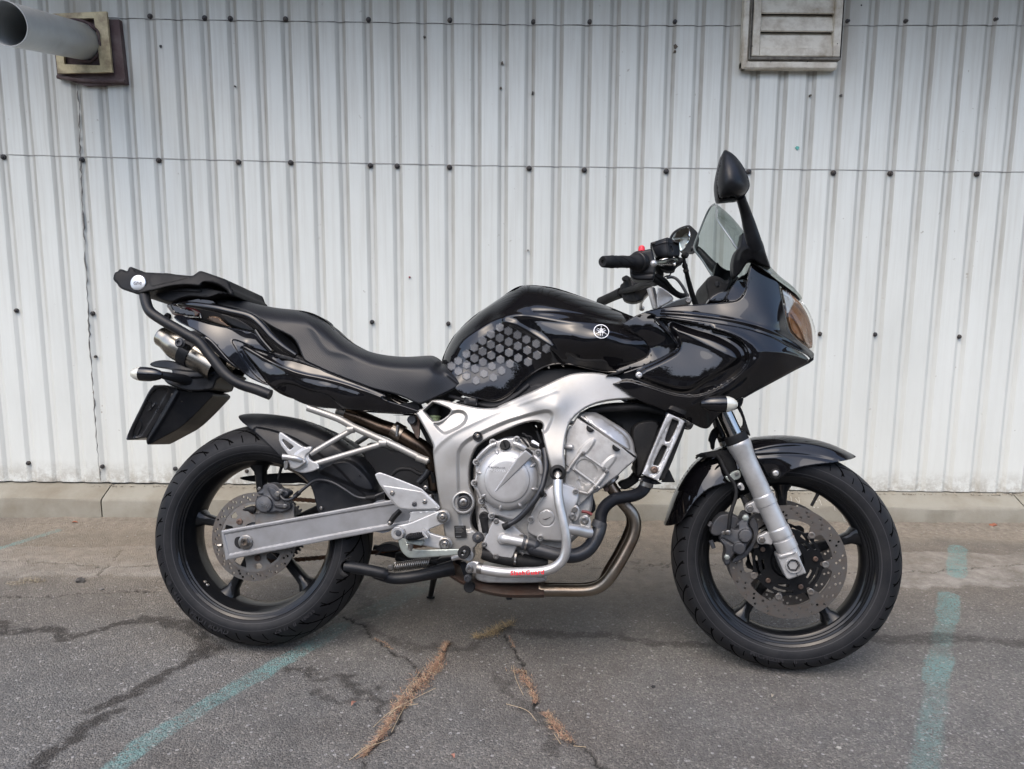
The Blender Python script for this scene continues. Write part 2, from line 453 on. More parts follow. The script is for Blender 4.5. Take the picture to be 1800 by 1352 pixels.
# ================================================================== materials
MAT = {}
def def_mats():
    m = MAT
    m['paint'] = M('black_gloss_paint', (.0030, .0028, .0036), .6, .0, coat=1., coatr=.012, spec=.02, dirt=((.012, .011, .010), 9., .3))
    m['paint_blue'] = M('blue_black_gloss_paint', (.0036, .0042, .0068), .6, .0, coat=1., coatr=.05, spec=.05, dirt=((.014, .014, .014), 9., .3))
    m['satin'] = M('black_satin_plastic', (.0065, .0072, .009), .40, spec=.24, dirt=((.028, .027, .026), 14., .5), bump=(380., .12), rvar=.08)
    m['matt'] = M('black_matt_plastic', (.0060, .0062, .007), .6, spec=.2, dirt=((.03, .028, .025), 12., .5), bump=(260., .2), rvar=.1)
    m['rubber'] = M('black_rubber', (.006, .0062, .0068), .6, spec=.2, dirt=((.028, .026, .025), 20., .5), bump=(160., .15))
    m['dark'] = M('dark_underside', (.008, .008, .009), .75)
    m['gap'] = M('dark_hollow', (.004, .004, .005), .9)
    m['frame'] = M('silver_frame_paint', (.30, .293, .277), .38, .5, coat=.12, coatr=.25, dirt=((.2, .17, .13), 7., .35), bump=(420., .05), rvar=.05)
    m['silver'] = M('silver_paint', (.42, .418, .41), .36, .5, dirt=((.18, .16, .14), 17., .4), bump=(300., .06), rvar=.06)
    m['cast'] = M('cast_aluminium', (.38, .372, .355), .47, .45, dirt=((.12, .105, .09), 26., .5), bump=(520., .22), rvar=.08)
    m['cover'] = M('silver_engine_paint', (.41, .405, .395), .36, .5, dirt=((.2, .18, .16), 15., .35), bump=(330., .05), rvar=.05)
    m['swing'] = M('dull_silver_swingarm', (.25, .25, .252), .42, .5, dirt=((.14, .13, .12), 12., .5), rvar=.06)
    m['alu'] = M('worn_aluminium', (.45, .44, .425), .35, .7, dirt=((.25, .23, .2), 30., .35), bump=(90., .15), rvar=.1)
    m['bolt'] = M('zinc_bolt', (.24, .235, .225), .35, .9, dirt=((.12, .09, .06), 90., .7))
    m['steel'] = M('stainless_steel', (.28, .245, .20), .32, 1., dirt=((.16, .10, .065), 11., .75), rvar=.06)
    m['bronze'] = M('heat_stained_steel', (.115, .085, .062), .3, 1., dirt=((.045, .03, .025), 14., .8), rvar=.08)
    m['rust'] = M('rusty_steel', (.115, .085, .068), .5, .6, dirt=((.10, .05, .034), 22., .9), bump=(120., .3))
    m['muffler'] = M('brushed_muffler_steel', (.30, .28, .245), .27, 1., dirt=((.25, .2, .14), 10., .4), bump=(200., .05))
    m['chrome'] = M('chrome', (.46, .445, .42), .14, 1., dirt=((.35, .33, .3), 40., .3))
    m['disc'] = M('brake_disc_steel', (.155, .147, .137), .4, .8, dirt=((.16, .12, .09), 30., .6))
    m['discin'] = M('brake_carrier', (.19, .185, .175), .45, .7, dirt=((.15, .11, .08), 40., .6))
    m['caliper'] = M('caliper_paint', (.034, .037, .043), .5, .2, dirt=((.06, .052, .045), 35., .6), bump=(200., .2))
    m['wheel'] = M('black_wheel_paint', (.0045, .005, .006), .5, spec=.08, dirt=((.013, .012, .011), 24., .35), coat=.45, coatr=.06)
    m['chain'] = M('oily_chain', (.07, .045, .03), .5, .8, dirt=((.12, .05, .025), 60., .8))
    m['white'] = M('white_print', (.72, .72, .72), .4)
    m['red'] = M('red_plastic', (.62, .02, .035), .35)
    m['redprint'] = M('red_print', (.6, .03, .04), .45)
    m['badge'] = M('brushed_badge', (.46, .455, .44), .3, .9, bump=(200., .1))
    m['badgetext'] = M('badge_lettering', (.12, .12, .12), .5, .4)
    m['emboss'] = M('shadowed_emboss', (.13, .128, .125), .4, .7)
    m['tyretext'] = M('tyre_lettering', (.017, .017, .019), .85, spec=.1)
    m['ribhose'] = M('ribbed_hose', (.008, .0085, .011), .4, spec=.35)
    m['rubberhose'] = M('rubber_hose', (.010, .011, .014), .42, dirt=((.03, .028, .026), 15., .4), rvar=.05)
    m['galv'] = M('galvanised_plate', (.33, .36, .33), .42, .7, dirt=((.18, .17, .14), 30., .6))
    m['green'] = M('fluid_reservoir', (.22, .27, .14), .35)
    m['redlens'] = M('red_lens', (.07, .010, .012), .2, coat=.3)
    m['amber'] = M('brown_reflector', (.22, .115, .055), .25, .35, bump=(25., .3))
    m['refl'] = M('bright_reflector', (.42, .41, .38), .2, .4, bump=(30., .3))
    m['clearlens'] = M('clear_ribbed_lens', (.55, .54, .47), .15, .2, coat=1., bump=(120., .4))
    # seat vinyl with a fine perforation pattern
    s, t, b = newmat('perforated_vinyl'); b.inputs['Base Color'].default_value = (.016, .0165, .018, 1); b.inputs['Roughness'].default_value = .42
    tc = nd(t, 'ShaderNodeTexCoord').outputs['Object']; mp = nd(t, 'ShaderNodeMapping'); mp.inputs['Rotation'].default_value = (0, R_(45), 0); t.links.new(tc, mp.inputs[0])
    sx = nd(t, 'ShaderNodeSeparateXYZ'); t.links.new(mp.outputs[0], sx.inputs[0])
    def cell(o): return mth(t, 'SUBTRACT', mth(t, 'FRACT', mth(t, 'MULTIPLY', o, 210.)), .5)
    a, c = cell(sx.outputs[0]), cell(sx.outputs[2]); rr = mth(t, 'ADD', mth(t, 'MULTIPLY', a, a), mth(t, 'MULTIPLY', c, c))
    hole = mth(t, 'LESS_THAN', rr, .05)
    t.links.new(mixc(t, hole, (.0105, .0112, .0135), (.002, .002, .002)), b.inputs['Base Color'])
    nz = nd(t, 'ShaderNodeTexNoise', i_Scale=300., i_Detail=2.); t.links.new(tc, nz.inputs[0])
    hh = mth(t, 'SUBTRACT', mth(t, 'MULTIPLY', nz.outputs[0], .5), hole)
    bp = nd(t, 'ShaderNodeBump', i_Strength=.5, i_Distance=.0012); t.links.new(hh, bp.inputs['Height']); t.links.new(bp.outputs[0], b.inputs['Normal']); b.inputs['Specular IOR Level'].default_value = .32; m['seat'] = s
    s2 = M('smooth_vinyl', (.017, .0175, .019), .38, bump=(330., .25), rvar=.06); m['seat2'] = s2
    # tinted windscreen
    g, t, b = newmat('smoked_screen'); t.nodes.remove(b); out = t.nodes['Material Output']
    tr = nd(t, 'ShaderNodeBsdfTransparent'); tr.inputs[0].default_value = (.50, .55, .53, 1)
    gl = nd(t, 'ShaderNodeBsdfGlossy'); gl.inputs['Roughness'].default_value = .02
    lw = nd(t, 'ShaderNodeLayerWeight'); fr = mth(t, 'MULTIPLY_ADD', mth(t, 'POWER', lw.outputs['Facing'], 4.), .55, .045); mx = nd(t, 'ShaderNodeMixShader')
    t.links.new(fr, mx.inputs[0]); t.links.new(tr.outputs[0], mx.inputs[1]); t.links.new(gl.outputs[0], mx.inputs[2]); t.links.new(mx.outputs[0], out.inputs[0]); m['screen'] = g
    g, t, b = newmat('headlight_glass'); t.nodes.remove(b); out = t.nodes['Material Output']
    tr = nd(t, 'ShaderNodeBsdfTransparent'); tr.inputs[0].default_value = (.93, .92, .9, 1)
    gl = nd(t, 'ShaderNodeBsdfGlossy'); gl.inputs['Roughness'].default_value = .02
    lw = nd(t, 'ShaderNodeLayerWeight'); fr = mth(t, 'MULTIPLY_ADD', mth(t, 'POWER', lw.outputs['Facing'], 4.), .55, .045); mx = nd(t, 'ShaderNodeMixShader')
    t.links.new(fr, mx.inputs[0]); t.links.new(tr.outputs[0], mx.inputs[1]); t.links.new(gl.outputs[0], mx.inputs[2]); t.links.new(mx.outputs[0], out.inputs[0]); m['lens'] = g
    m['mirror'] = M('mirror_glass', (.85, .87, .86), .02, 1.)
    # tyres: moulded tread grooves driven by angle round the axle
    for nm, R, hw, cz, cx, N, sl in (('tyre_front', RF, HWF, ZF, 1.46, 26, 5.5), ('tyre_rear', RR_, HWR, ZR, 0., 22, 7.)):
        s, t, b = newmat(nm); tc = nd(t, 'ShaderNodeTexCoord').outputs['Object']; sx = nd(t, 'ShaderNodeSeparateXYZ'); t.links.new(tc, sx.inputs[0])
        x = mth(t, 'SUBTRACT', sx.outputs[0], cx); z = mth(t, 'SUBTRACT', sx.outputs[2], cz); y = mth(t, 'ABSOLUTE', sx.outputs[1])
        ang = mth(t, 'DIVIDE', mth(t, 'ARCTAN2', z, x), 2*math.pi); rad = mth(t, 'SQRT', mth(t, 'ADD', mth(t, 'MULTIPLY', x, x), mth(t, 'MULTIPLY', z, z)))
        def grooves(n, slope, ph, y0, y1, wd):
            f = mth(t, 'FRACT', mth(t, 'ADD', mth(t, 'ADD', mth(t, 'MULTIPLY', ang, float(n)), mth(t, 'MULTIPLY', y, slope*n/10)), ph))
            g1 = mth(t, 'LESS_THAN', mth(t, 'ABSOLUTE', mth(t, 'SUBTRACT', f, .5)), wd)
            return mth(t, 'MULTIPLY', g1, mth(t, 'MULTIPLY', mth(t, 'GREATER_THAN', y, y0*hw), mth(t, 'LESS_THAN', y, y1*hw)))
        gr = mth(t, 'MAXIMUM', grooves(N, sl*1.6, 0., .42, .93, .048), grooves(N, -sl*2.2, .35, .12, .70, .05))
        gr = mth(t, 'MAXIMUM', gr, grooves(N*2, sl*.5, .1, .8, .97, .04))
        gr = mth(t, 'MULTIPLY', gr, mth(t, 'GREATER_THAN', rad, R-hw*.8*.70))
        # rib rings on the sidewall
        rg = mth(t, 'LESS_THAN', mth(t, 'ABSOLUTE', mth(t, 'SUBTRACT', rad, .236)), .0011)
        rg2 = mth(t, 'LESS_THAN', mth(t, 'ABSOLUTE', mth(t, 'SUBTRACT', rad, R-hw*.8*.74-.006)), .0008)
        nz = nd(t, 'ShaderNodeTexNoise', i_Scale=14., i_Detail=8., i_Roughness=.7); t.links.new(tc, nz.inputs[0]); r = ramp(t, nz.outputs[0], [(.35, (.007, .0078, .0095)), (.7, (.016, .016, .017))])
        # worn, paler crown of the tread
        cr = ramp(t, mth(t, 'DIVIDE', y, hw), [(.55, (.022, .022, .023)), (.97, (.005, .005, .006))]); base = mixc(t, 1., r.outputs[0], cr.outputs[0], 'LIGHTEN')
        col = mixc(t, gr, base, (.003, .003, .003)); col = mixc(t, mth(t, 'MAXIMUM', rg, rg2), col, (.035, .035, .037)); t.links.new(col, b.inputs['Base Color'])
        b.inputs['Roughness'].default_value = .6; t.links.new(mth(t, 'MULTIPLY_ADD', gr, -.2, .2), b.inputs['Specular IOR Level'])
        n2 = nd(t, 'ShaderNodeTexNoise', i_Scale=220., i_Detail=2.); t.links.new(tc, n2.inputs[0])
        h = mth(t, 'ADD', mth(t, 'MULTIPLY', gr, -3.), mth(t, 'ADD', mth(t, 'MULTIPLY', mth(t, 'MAXIMUM', rg, rg2), .5), mth(t, 'MULTIPLY', n2.outputs[0], .2)))
        bp = nd(t, 'ShaderNodeBump', i_Strength=.8, i_Distance=.002); t.links.new(h, bp.inputs['Height']); t.links.new(bp.outputs[0], b.inputs['Normal']); m[nm] = s
def_mats()
PAINTED += [MAT['paint'], MAT['paint_blue'], MAT['frame'], MAT['seat'], MAT['silver'], MAT['lens'], MAT['amber'], MAT['swing'], MAT['cover']]
# ================================================================== ground
def vnoise(x, y, s, seed=0, oct=4):
    """value noise on numpy arrays"""
    out = np.zeros_like(x, float); amp = 1.; tot = 0.
    for o in range(oct):
        X = x*s*2**o+seed*17.3+o*5.1; Y = y*s*2**o+seed*9.7+o*3.3
        xi, yi = np.floor(X), np.floor(Y); fx, fy = X-xi, Y-yi; fx = fx*fx*(3-2*fx); fy = fy*fy*(3-2*fy)
        def h(a, b): v = np.sin(a*127.1+b*311.7+seed*74.7)*43758.5453; return v-np.floor(v)
        v = (h(xi, yi)*(1-fx)+h(xi+1, yi)*fx)*(1-fy)+(h(xi, yi+1)*(1-fx)+h(xi+1, yi+1)*fx)*fy
        out += v*amp; tot += amp; amp *= .55
    return out/tot
def gl(*pp): return np.array([tuple(ground(*p))[:2] for p in pp])
KY = 3.07                                   # front face of the kerb
xs = np.unique(np.r_[-60, -30, -12, -6, -3.5, -2.5, np.arange(-2.0, 2.3, .0062), 2.8, 4, 7, 12, 30, 60])
ys = np.unique(np.r_[-60, -30, -12, -5, -2, 0, .5, np.arange(.95, 3.2, .0062), 3.6])
GX, GY = np.meshgrid(xs, ys); gx, gy = GX.ravel(), GY.ravel(); gp = np.c_[gx, gy]
near = (abs(gx) < 2.4) & (gy > .9) & (gy < 3.3)
def dline(pts, w, wob=.02, ws=6., seed=1, closed=False, sharp=2.):
    """soft-edged band of half width w (metres) along a wobbling line"""
    o = np.zeros(len(gp)); L = gl(*pts); lo, hi = L.min(0)-.15, L.max(0)+.15
    k = near & (gx > lo[0]) & (gx < hi[0]) & (gy > lo[1]) & (gy < hi[1]); p = gp[k]
    pw = p+.35*wob*np.c_[vnoise(p[:, 0], p[:, 1], ws*4.3, seed+2)-.5, vnoise(p[:, 0], p[:, 1], ws*4.3, seed+8)-.5]*2+wob*np.c_[vnoise(p[:, 0], p[:, 1], ws, seed)-.5, vnoise(p[:, 0], p[:, 1], ws, seed+5)-.5]*2
    d = segd(pw, L, closed); o[k] = np.clip((1.2-d/w)*sharp, 0, 1); return o
def mx(*a): return np.max(np.array(a), 0)
paint = mx(dline([(150, 1390), (250, 1310), (370, 1235), (500, 1160), (545, 1135)], .026, .010, 14, sharp=4.),
           dline([(-60, 985), (0, 965), (60, 945), (100, 934)], .018, .006),
           dline([(1684, 962), (1683, 985), (1680, 1012)], .027, .012, 12, sharp=6.),
           dline([(1668, 1046), (1662, 1090)], .027, .010, 12, sharp=6.), dline([(1652, 1150), (1645, 1200)], .028, .012, 12, sharp=5.)*.95)
faint = mx(dline([(545, 1135), (600, 1102)], .03, .01)*.6, dline([(650, 1078), (720, 1042), (760, 1020)], .04, .012)*.33, dline([(1662, 1090), (1652, 1150)], .027, .01)*.55,
           dline([(1645, 1200), (1635, 1290), (1618, 1390)], .028, .014)*.55)
paint = np.maximum(paint, faint)
damp = mx(dline([(-30, 1100), (60, 1108), (110, 1122), (160, 1108), (250, 1090), (330, 1098), (352, 1125)], 0.0192, .05, 9, 3),
          dline([(372, 1140), (340, 1168), (240, 1222), (170, 1250)], 0.0210, .05, 9, 4), dline([(200, 1250), (150, 1282), (90, 1312), (50, 1352)], 0.0245, .06, 9, 5),
          dline([(250, 1095), (330, 1102), (365, 1140)], 0.0210, .05, 9, 14)*.8,
          dline([(880, 1108), (1000, 1112), (1150, 1127), (1240, 1138)], 0.0210, .05, 9, 6)*.75, dline([(1530, 1128), (1640, 1122), (1830, 1128)], 0.0280, .04, 9, 7)*.7,
          dline([(520, 1172), (600, 1188), (660, 1210), (700, 1235)], 0.0175, .07, 12, 8)*.8, dline([(560, 1210), (620, 1235), (700, 1240)], 0.0105, .05, 12, 9)*.7,
          dline([(640, 1105), (700, 1130), (760, 1135), (840, 1130)], 0.0175, .06, 10, 10)*.6, dline([(880, 1180), (900, 1230), (960, 1290), (985, 1320)], 0.0175, .06, 12, 11)*.55,
          dline([(640, 1090), (630, 1050), (660, 1010)], 0.0210, .05, 10, 13)*.5)
oil = np.zeros(len(gp)); pk = gl((780, 1075), (900, 1080)); 
crack = mx(dline([(600, 1085), (640, 1100), (668, 1128), (690, 1145), (715, 1160), (738, 1180), (742, 1192)], .0035, .018, 22, 21),
           dline([(792, 1130), (778, 1150), (765, 1175), (742, 1195), (712, 1240), (690, 1280), (655, 1315), (641, 1335), (640, 1400)], .0034, .018, 22, 22),
           dline([(880, 1112), (902, 1135), (912, 1155), (922, 1178), (935, 1215), (945, 1245), (962, 1262), (1000, 1305), (1030, 1320), (1045, 1335), (1075, 1362)], .0036, .018, 22, 23),
           dline([(-30, 1052), (60, 1048), (140, 1044), (220, 1040), (285, 1038)], .0035, .03, 16, 24), dline([(1160, 1003), (1190, 990), (1560, 1012), (1700, 1000), (1830, 992)], .003, .03, 15, 25)*.7,
           dline([(-20, 985), (90, 990), (190, 1000), (280, 992)], .003, .03, 15, 26)*.6, dline([(660, 990), (1000, 992), (1100, 1000), (1170, 990)], .003, .05, 15, 27)*.6,
           dline([(170, 1012), (200, 985), (215, 965)], .002, .02, 15, 28)*.8, dline([(1020, 900), (1090, 920), (1120, 990), (1130, 1010)], .003, .05, 15, 29)*.4,
           dline([(740, 1180), (560, 1215), (400, 1235), (300, 1240)], .0018, .05, 15, 30)*.45)
n1 = vnoise(gx, gy, 5., 31); n2 = vnoise(gx, gy, 16., 32); n3 = vnoise(gx, gy, 60., 33)
yk = KY-gy+(n1-.5)*.10+(n2-.5)*.05            # distance out from the kerb
conc = sstep((yk-.33)/.02)*(1-sstep((yk-.62-.03*np.sin(gx*2))/.02))*near*np.where((gx > -.3) & (gx < .7), .35, 1)
soil = (1-sstep((yk-.15)/.09))*near
soil2 = np.clip(np.exp(-((gx-.28)/.6)**2-((KY-gy-.3)/.45)**2)+.45*np.exp(-((gx-.1)/1.6)**2-((KY-gy-.55)/.4)**2)+.45*np.exp(-((gx+1.6)/.5)**2-((KY-gy-.3)/.3)**2)+.5*np.exp(-((KY-gy-.32)/.33)**2), 0, 1)*near
crackz = crack*np.where(n3 > .3, 1, .3)
zz = near*(.004*(n1-.5)+.0025*(n2-.5)) + conc*.0025 - near*crackz*.006 + soil*(.012*n2*np.clip(1-yk/.15, 0, 1)+.004*n3)
zz -= near*np.clip(dline([(-30, 1052), (60, 1048), (140, 1044), (220, 1040), (285, 1038)], .006, .03, 16, 24), 0, 1)*.003
nx, ny = len(xs), len(ys)
ii, jj = np.meshgrid(np.arange(nx-1), np.arange(ny-1)); a = (jj*nx+ii).ravel()
gf = np.c_[a, a+1, a+nx+1, a+nx]
me = bpy.data.meshes.new('ground'); me.vertices.add(len(gp)); me.vertices.foreach_set('co', np.c_[gx, gy, zz].astype(np.float32).ravel())
me.loops.add(gf.size); me.loops.foreach_set('vertex_index', gf.ravel().astype(np.int32)); me.polygons.add(len(gf))
me.polygons.foreach_set('loop_start', (np.arange(len(gf))*4).astype(np.int32)); me.polygons.foreach_set('loop_total', np.full(len(gf), 4, np.int32))
me.polygons.foreach_set('use_smooth', np.ones(len(gf), bool)); me.update(calc_edges=True)
for k, v in dict(paint=paint, damp=damp, crack=crackz, conc=conc, soil=soil, dust=soil2).items():
    at = me.attributes.new(k, 'FLOAT', 'POINT'); at.data.foreach_set('value', v.astype(np.float32))
gm, t, b = newmat('old_asphalt'); tc = nd(t, 'ShaderNodeTexCoord').outputs['Object']
def at(n): return nd(t, 'ShaderNodeAttribute', attribute_name=n).outputs['Fac']
def nz(s, d=6., r=.6, off=None):
    n = nd(t, 'ShaderNodeTexNoise', i_Scale=s, i_Detail=d, i_Roughness=r); t.links.new(tc, n.inputs[0]); return n.outputs[0]
def vo(s, feat='F1', out=0):
    n = nd(t, 'ShaderNodeTexVoronoi', i_Scale=s, feature=feat); t.links.new(tc, n.inputs[0]); return n.outputs[out]
big = nz(1.3, 4.); mid = nz(9., 6.); fine = nz(240., 3.); pat = nz(3.2, 7., .7)
asp = ramp(t, big, [(.3, (.086, .084, .080)), (.7, (.132, .128, .121))]).outputs[0]
asp = mixc(t, ramp(t, pat, [(.45, 0.), (.75, .55)]).outputs[0], asp, (.150, .138, .122))
asp = mixc(t, ramp(t, nz(.9, 5., .6), [(.42, 0.), (.62, .75)]).outputs[0], asp, (.098, .082, .066))
asp = mixc(t, .35, asp, ramp(t, mid, [(.3, (.068, .066, .064)), (.7, (.160, .153, .142))]).outputs[0])
vc = nd(t, 'ShaderNodeTexVoronoi', i_Scale=230., feature='F1'); t.links.new(tc, vc.inputs[0])
vg = nd(t, 'ShaderNodeSeparateColor'); t.links.new(vc.outputs['Color'], vg.inputs[0])
stone = ramp(t, vg.outputs[0], [(0., (.35, .35, .35)), (.35, (.8, .8, .8)), (.75, (1.15, 1.14, 1.12)), (.93, (1.7, 1.68, 1.62)), (.985, (2.5, 2.45, 2.4))]); stone.color_ramp.interpolation = 'LINEAR'
asp = mixc(t, .5, asp, mixc(t, 1., asp, stone.outputs[0], 'MULTIPLY'))
vc2 = nd(t, 'ShaderNodeTexVoronoi', i_Scale=75., feature='F1'); t.links.new(tc, vc2.inputs[0]); vg2 = nd(t, 'ShaderNodeSeparateColor'); t.links.new(vc2.outputs['Color'], vg2.inputs[0])
chip = mth(t, 'MULTIPLY', mth(t, 'GREATER_THAN', vg2.outputs[1], .90), mth(t, 'LESS_THAN', vc2.outputs['Distance'], .3))
asp = mixc(t, mth(t, 'MULTIPLY', chip, .55), asp, (.34, .33, .32))
ccol = ramp(t, nz(14., 8., .7), [(.3, (.17, .162, .148)), (.6, (.29, .278, .255)), (.8, (.37, .355, .33))]).outputs[0]
col = mixc(t, mth(t, 'MULTIPLY', at('conc'), ramp(t, nz(7., 6., .7), [(.36, .25), (.58, .95)]).outputs[0]), asp, ccol)
scol = ramp(t, nz(40., 8., .75), [(.3, (.13, .112, .086)), (.52, (.235, .205, .165)), (.72, (.36, .325, .27))]).outputs[0]
col = mixc(t, mth(t, 'MULTIPLY', at('soil'), .9), col, scol)
col = mixc(t, mth(t, 'MULTIPLY', at('dust'), .75), col, ramp(t, nz(22., 8., .75), [(.3, (.15, .125, .092)), (.7, (.27, .225, .17))]).outputs[0])
pm = mth(t, 'MULTIPLY', at('paint'), ramp(t, mth(t, 'ADD', mth(t, 'MULTIPLY', vg.outputs[2], .35), mth(t, 'MULTIPLY', nz(30., 8., .8), .75)), [(.40, 0.02), (.53, .95)]).outputs[0])
pm = mth(t, 'MULTIPLY', pm, ramp(t, nz(6., 7., .75), [(.34, .3), (.58, 1.)]).outputs[0])
col = mixc(t, mth(t, 'MULTIPLY', pm, .66), col, mixc(t, nz(60., 3.), (.10, .215, .205), (.15, .30, .285)))
dm = mth(t, 'MULTIPLY', at('damp'), ramp(t, nz(34., 7., .75), [(.38, 0.), (.46, 1.)]).outputs[0])
col = mixc(t, mth(t, 'MULTIPLY', dm, .95), col, mixc(t, 1., col, (.30, .28, .265), 'MULTIPLY'))
cm = at('crack'); col = mixc(t, mth(t, 'MULTIPLY', cm, .9), col, (.012, .011, .010))
t.links.new(col, b.inputs['Base Color'])
b.inputs['Specular IOR Level'].default_value = .3
t.links.new(mth(t, 'MULTIPLY_ADD', dm, -.12, .85), b.inputs['Roughness'])
hgt = mth(t, 'ADD', mth(t, 'MULTIPLY', vc.outputs['Distance'], -1.1), mth(t, 'ADD', mth(t, 'MULTIPLY', fine, .5), mth(t, 'ADD', mth(t, 'MULTIPLY', mid, .8), mth(t, 'MULTIPLY', nz(55., 5.), 1.))))
bp = nd(t, 'ShaderNodeBump', i_Strength=.9, i_Distance=.004); t.links.new(hgt, bp.inputs['Height']); t.links.new(bp.outputs[0], b.inputs['Normal'])
me.materials.append(gm); go = bpy.data.objects.new('ground', me); COL.objects.link(go); struct(go)
# ================================================================== wall
WY = 3.17
ribpx = [6, 52, 98, 144, 189, 234, 279, 326, 372, 419, 465, 511, 558, 604, 651, 698, 744, 790, 837, 884, 930, 978, 1027, 1075, 1123, 1171, 1220, 1269, 1318, 1367, 1416, 1465, 1515, 1565, 1616, 1667, 1717, 1768]
def seam_mid(px): return np.interp(px, [0, 500, 930, 1290, 1800], [271, 284, 292, 296, 302])
def seam_top(px): return np.interp(px, [0, 250, 650, 1000, 1400, 1800], [26, 33.5, 39, 45, 45, 44])
ribx = [wallp(p, float(seam_mid(p)), WY).x for p in ribpx]
while ribx[0] > -7: ribx.insert(0, ribx[0]-.106)
while ribx[-1] < 7: ribx.append(ribx[-1]+.116)
def zat(fn):
    pp = [wallp(p, float(fn(p)), WY) for p in (0, 300, 600, 900, 1200, 1500, 1800)]
    return lambda x: np.interp(x, [p.x for p in pp], [p.z for p in pp])
zmid, ztop = zat(seam_mid), zat(seam_top); zbot = zat(lambda p: np.interp(p, [0, 180, 1800], [846, 848, 866]))
px_ = []; py_ = []; pd_ = []
for r in ribx:
    for dx, d, dt in ((-.0235, 0, .0), (-.0212, .0009, .3), (-.0085, .0078, .75), (-.0068, .0085, .4), (0, .0085, .15), (.0068, .0085, .5), (.0085, .0078, 1.), (.0212, .0009, .75), (.0235, 0, .0)):  # last value: flank darkening, shade of the angled sides painted in with dirt
        px_.append(r+dx); py_.append(d); pd_.append(dt)
px_ = np.array([px_[0]-.05]+px_+[px_[-1]+.05]); py_ = np.array([0]+py_+[0]); pd_ = np.array([0]+pd_+[0.])
wall = thing('building_wall', 'white corrugated sheet metal wall with dark screws, dirty under the eave', 'wall', (0, WY, 0))
wm, t, b = newmat('white_sheet_metal'); tc = nd(t, 'ShaderNodeTexCoord').outputs['Object']
def nzs(s, sc, d=6., r=.65):
    mp = nd(t, 'ShaderNodeMapping'); mp.inputs['Scale'].default_value = sc; t.links.new(tc, mp.inputs[0])
    n = nd(t, 'ShaderNodeTexNoise', i_Scale=s, i_Detail=d, i_Roughness=r); t.links.new(mp.outputs[0], n.inputs[0]); return n.outputs[0]
base = mixc(t, ramp(t, nzs(2., (1, 1, .4)), [(.35, 0.), (.7, 1.)]).outputs[0], (.655, .672, .630), (.575, .59, .55))
streak = ramp(t, nzs(60., (1, 1, .03), 4.), [(.45, 0.), (.75, 1.)]).outputs[0]
sx = nd(t, 'ShaderNodeSeparateXYZ'); t.links.new(tc, sx.inputs[0])
hi = ramp(t, mth(t, 'DIVIDE', sx.outputs[2], 2.4), [(.25, .22), (.55, .75), (.8, 1.)]).outputs[0]       # grime is thicker where the eave keeps the rain off
col = mixc(t, mth(t, 'MULTIPLY', streak, mth(t, 'MULTIPLY', hi, .45)), base, (.40, .38, .33))
g = at('dirt') if False else nd(t, 'ShaderNodeAttribute', attribute_name='dirt').outputs['Fac']  # groove tone: painted flank shade together with dirt streaks
gm2 = mth(t, 'MULTIPLY', g, mth(t, 'MULTIPLY', hi, ramp(t, nzs(9., (4, 1, .5), 8., .7), [(.25, .45), (.65, 1.)]).outputs[0]))
col = mixc(t, mth(t, 'MULTIPLY', gm2, .85), col, (.165, .145, .115))
film = nd(t, 'ShaderNodeAttribute', attribute_name='film').outputs['Fac']
col = mixc(t, mth(t, 'MULTIPLY', film, ramp(t, nzs(3., (1, 1, .6), 7.), [(.3, .25), (.7, .8)]).outputs[0]), col, (.36, .33, .27))
spots = mth(t, 'MULTIPLY', ramp(t, nzs(42., (1, 1, 1), 3., .5), [(.70, 0.), (.74, 1.)]).outputs[0], ramp(t, nzs(3., (1, 1, 1), 3.), [(.5, 0.), (.6, .8)]).outputs[0])
col = mixc(t, spots, col, (.30, .27, .22))
lowd = mth(t, 'MULTIPLY', nd(t, 'ShaderNodeAttribute', attribute_name='low').outputs['Fac'], ramp(t, nzs(18., (1, 1, 1), 8., .8), [(.42, 0.), (.58, 1.)]).outputs[0])
col = mixc(t, lowd, col, (.26, .23, .18))
t.links.new(col, b.inputs['Base Color']); b.inputs['Roughness'].default_value = .5; b.inputs['Specular IOR Level'].default_value = .3
bp = nd(t, 'ShaderNodeBump', i_Strength=.12, i_Distance=.01); t.links.new(nzs(2.5, (2, 1, .5), 3.), bp.inputs['Height']); t.links.new(bp.outputs[0], b.inputs['Normal'])
vxl = wallp(1302, 120, WY).x; vxr = wallp(1482, 120, WY).x; fxl = wallp(150, 150, WY).x
def sheet(z0f, z1f, off, n):
    V = []; dirt = []; film = []; low = []
    for k in range(n+1):
        f = (k/n)**1.; z0 = z0f(px_); z1 = z1f(px_); z = z0+(z1-z0)*f
        V += [(x, d-off+.0006*math.sin(x*31+k), zz_) for x, d, zz_ in zip(px_, py_, z)]
        dirt += list(pd_); lw = np.clip(1-(z-z0)/.035, 0, 1); low += list(lw*.75 if z0f is zbot else lw*0)
        film += list(np.clip((z-1.65)/.6, 0, 1)*.8+.95*np.exp(-((px_-vxl)/.035)**2)*np.clip((z-1.55)/.4, 0, 1)+.7*np.exp(-((px_-vxr)/.03)**2)*np.clip((z-1.45)/.5, 0, 1)+.6*np.exp(-((px_-fxl)/.09)**2)*np.clip((z-1.5)/.4, 0, 1))
    m = len(px_); F = [(k*m+i, k*m+i+1, (k+1)*m+i+1, (k+1)*m+i) for k in range(n) for i in range(m-1)]
    o = mesh('wall_sheet', V, F, wm, wall, None, 20, dict(dirt=dirt, film=film, low=low))
    return o
sheet(zbot, lambda x: zmid(x)+.03, .0, 14)
sheet(zmid, lambda x: ztop(x)+.03, .0022, 12)
sheet(ztop, lambda x: x*0+3.0, .0044, 8)
lm = M('lap_shadow_and_dirt', (.11, .105, .095), .9, dirt=((.35, .34, .32), 12., .8))
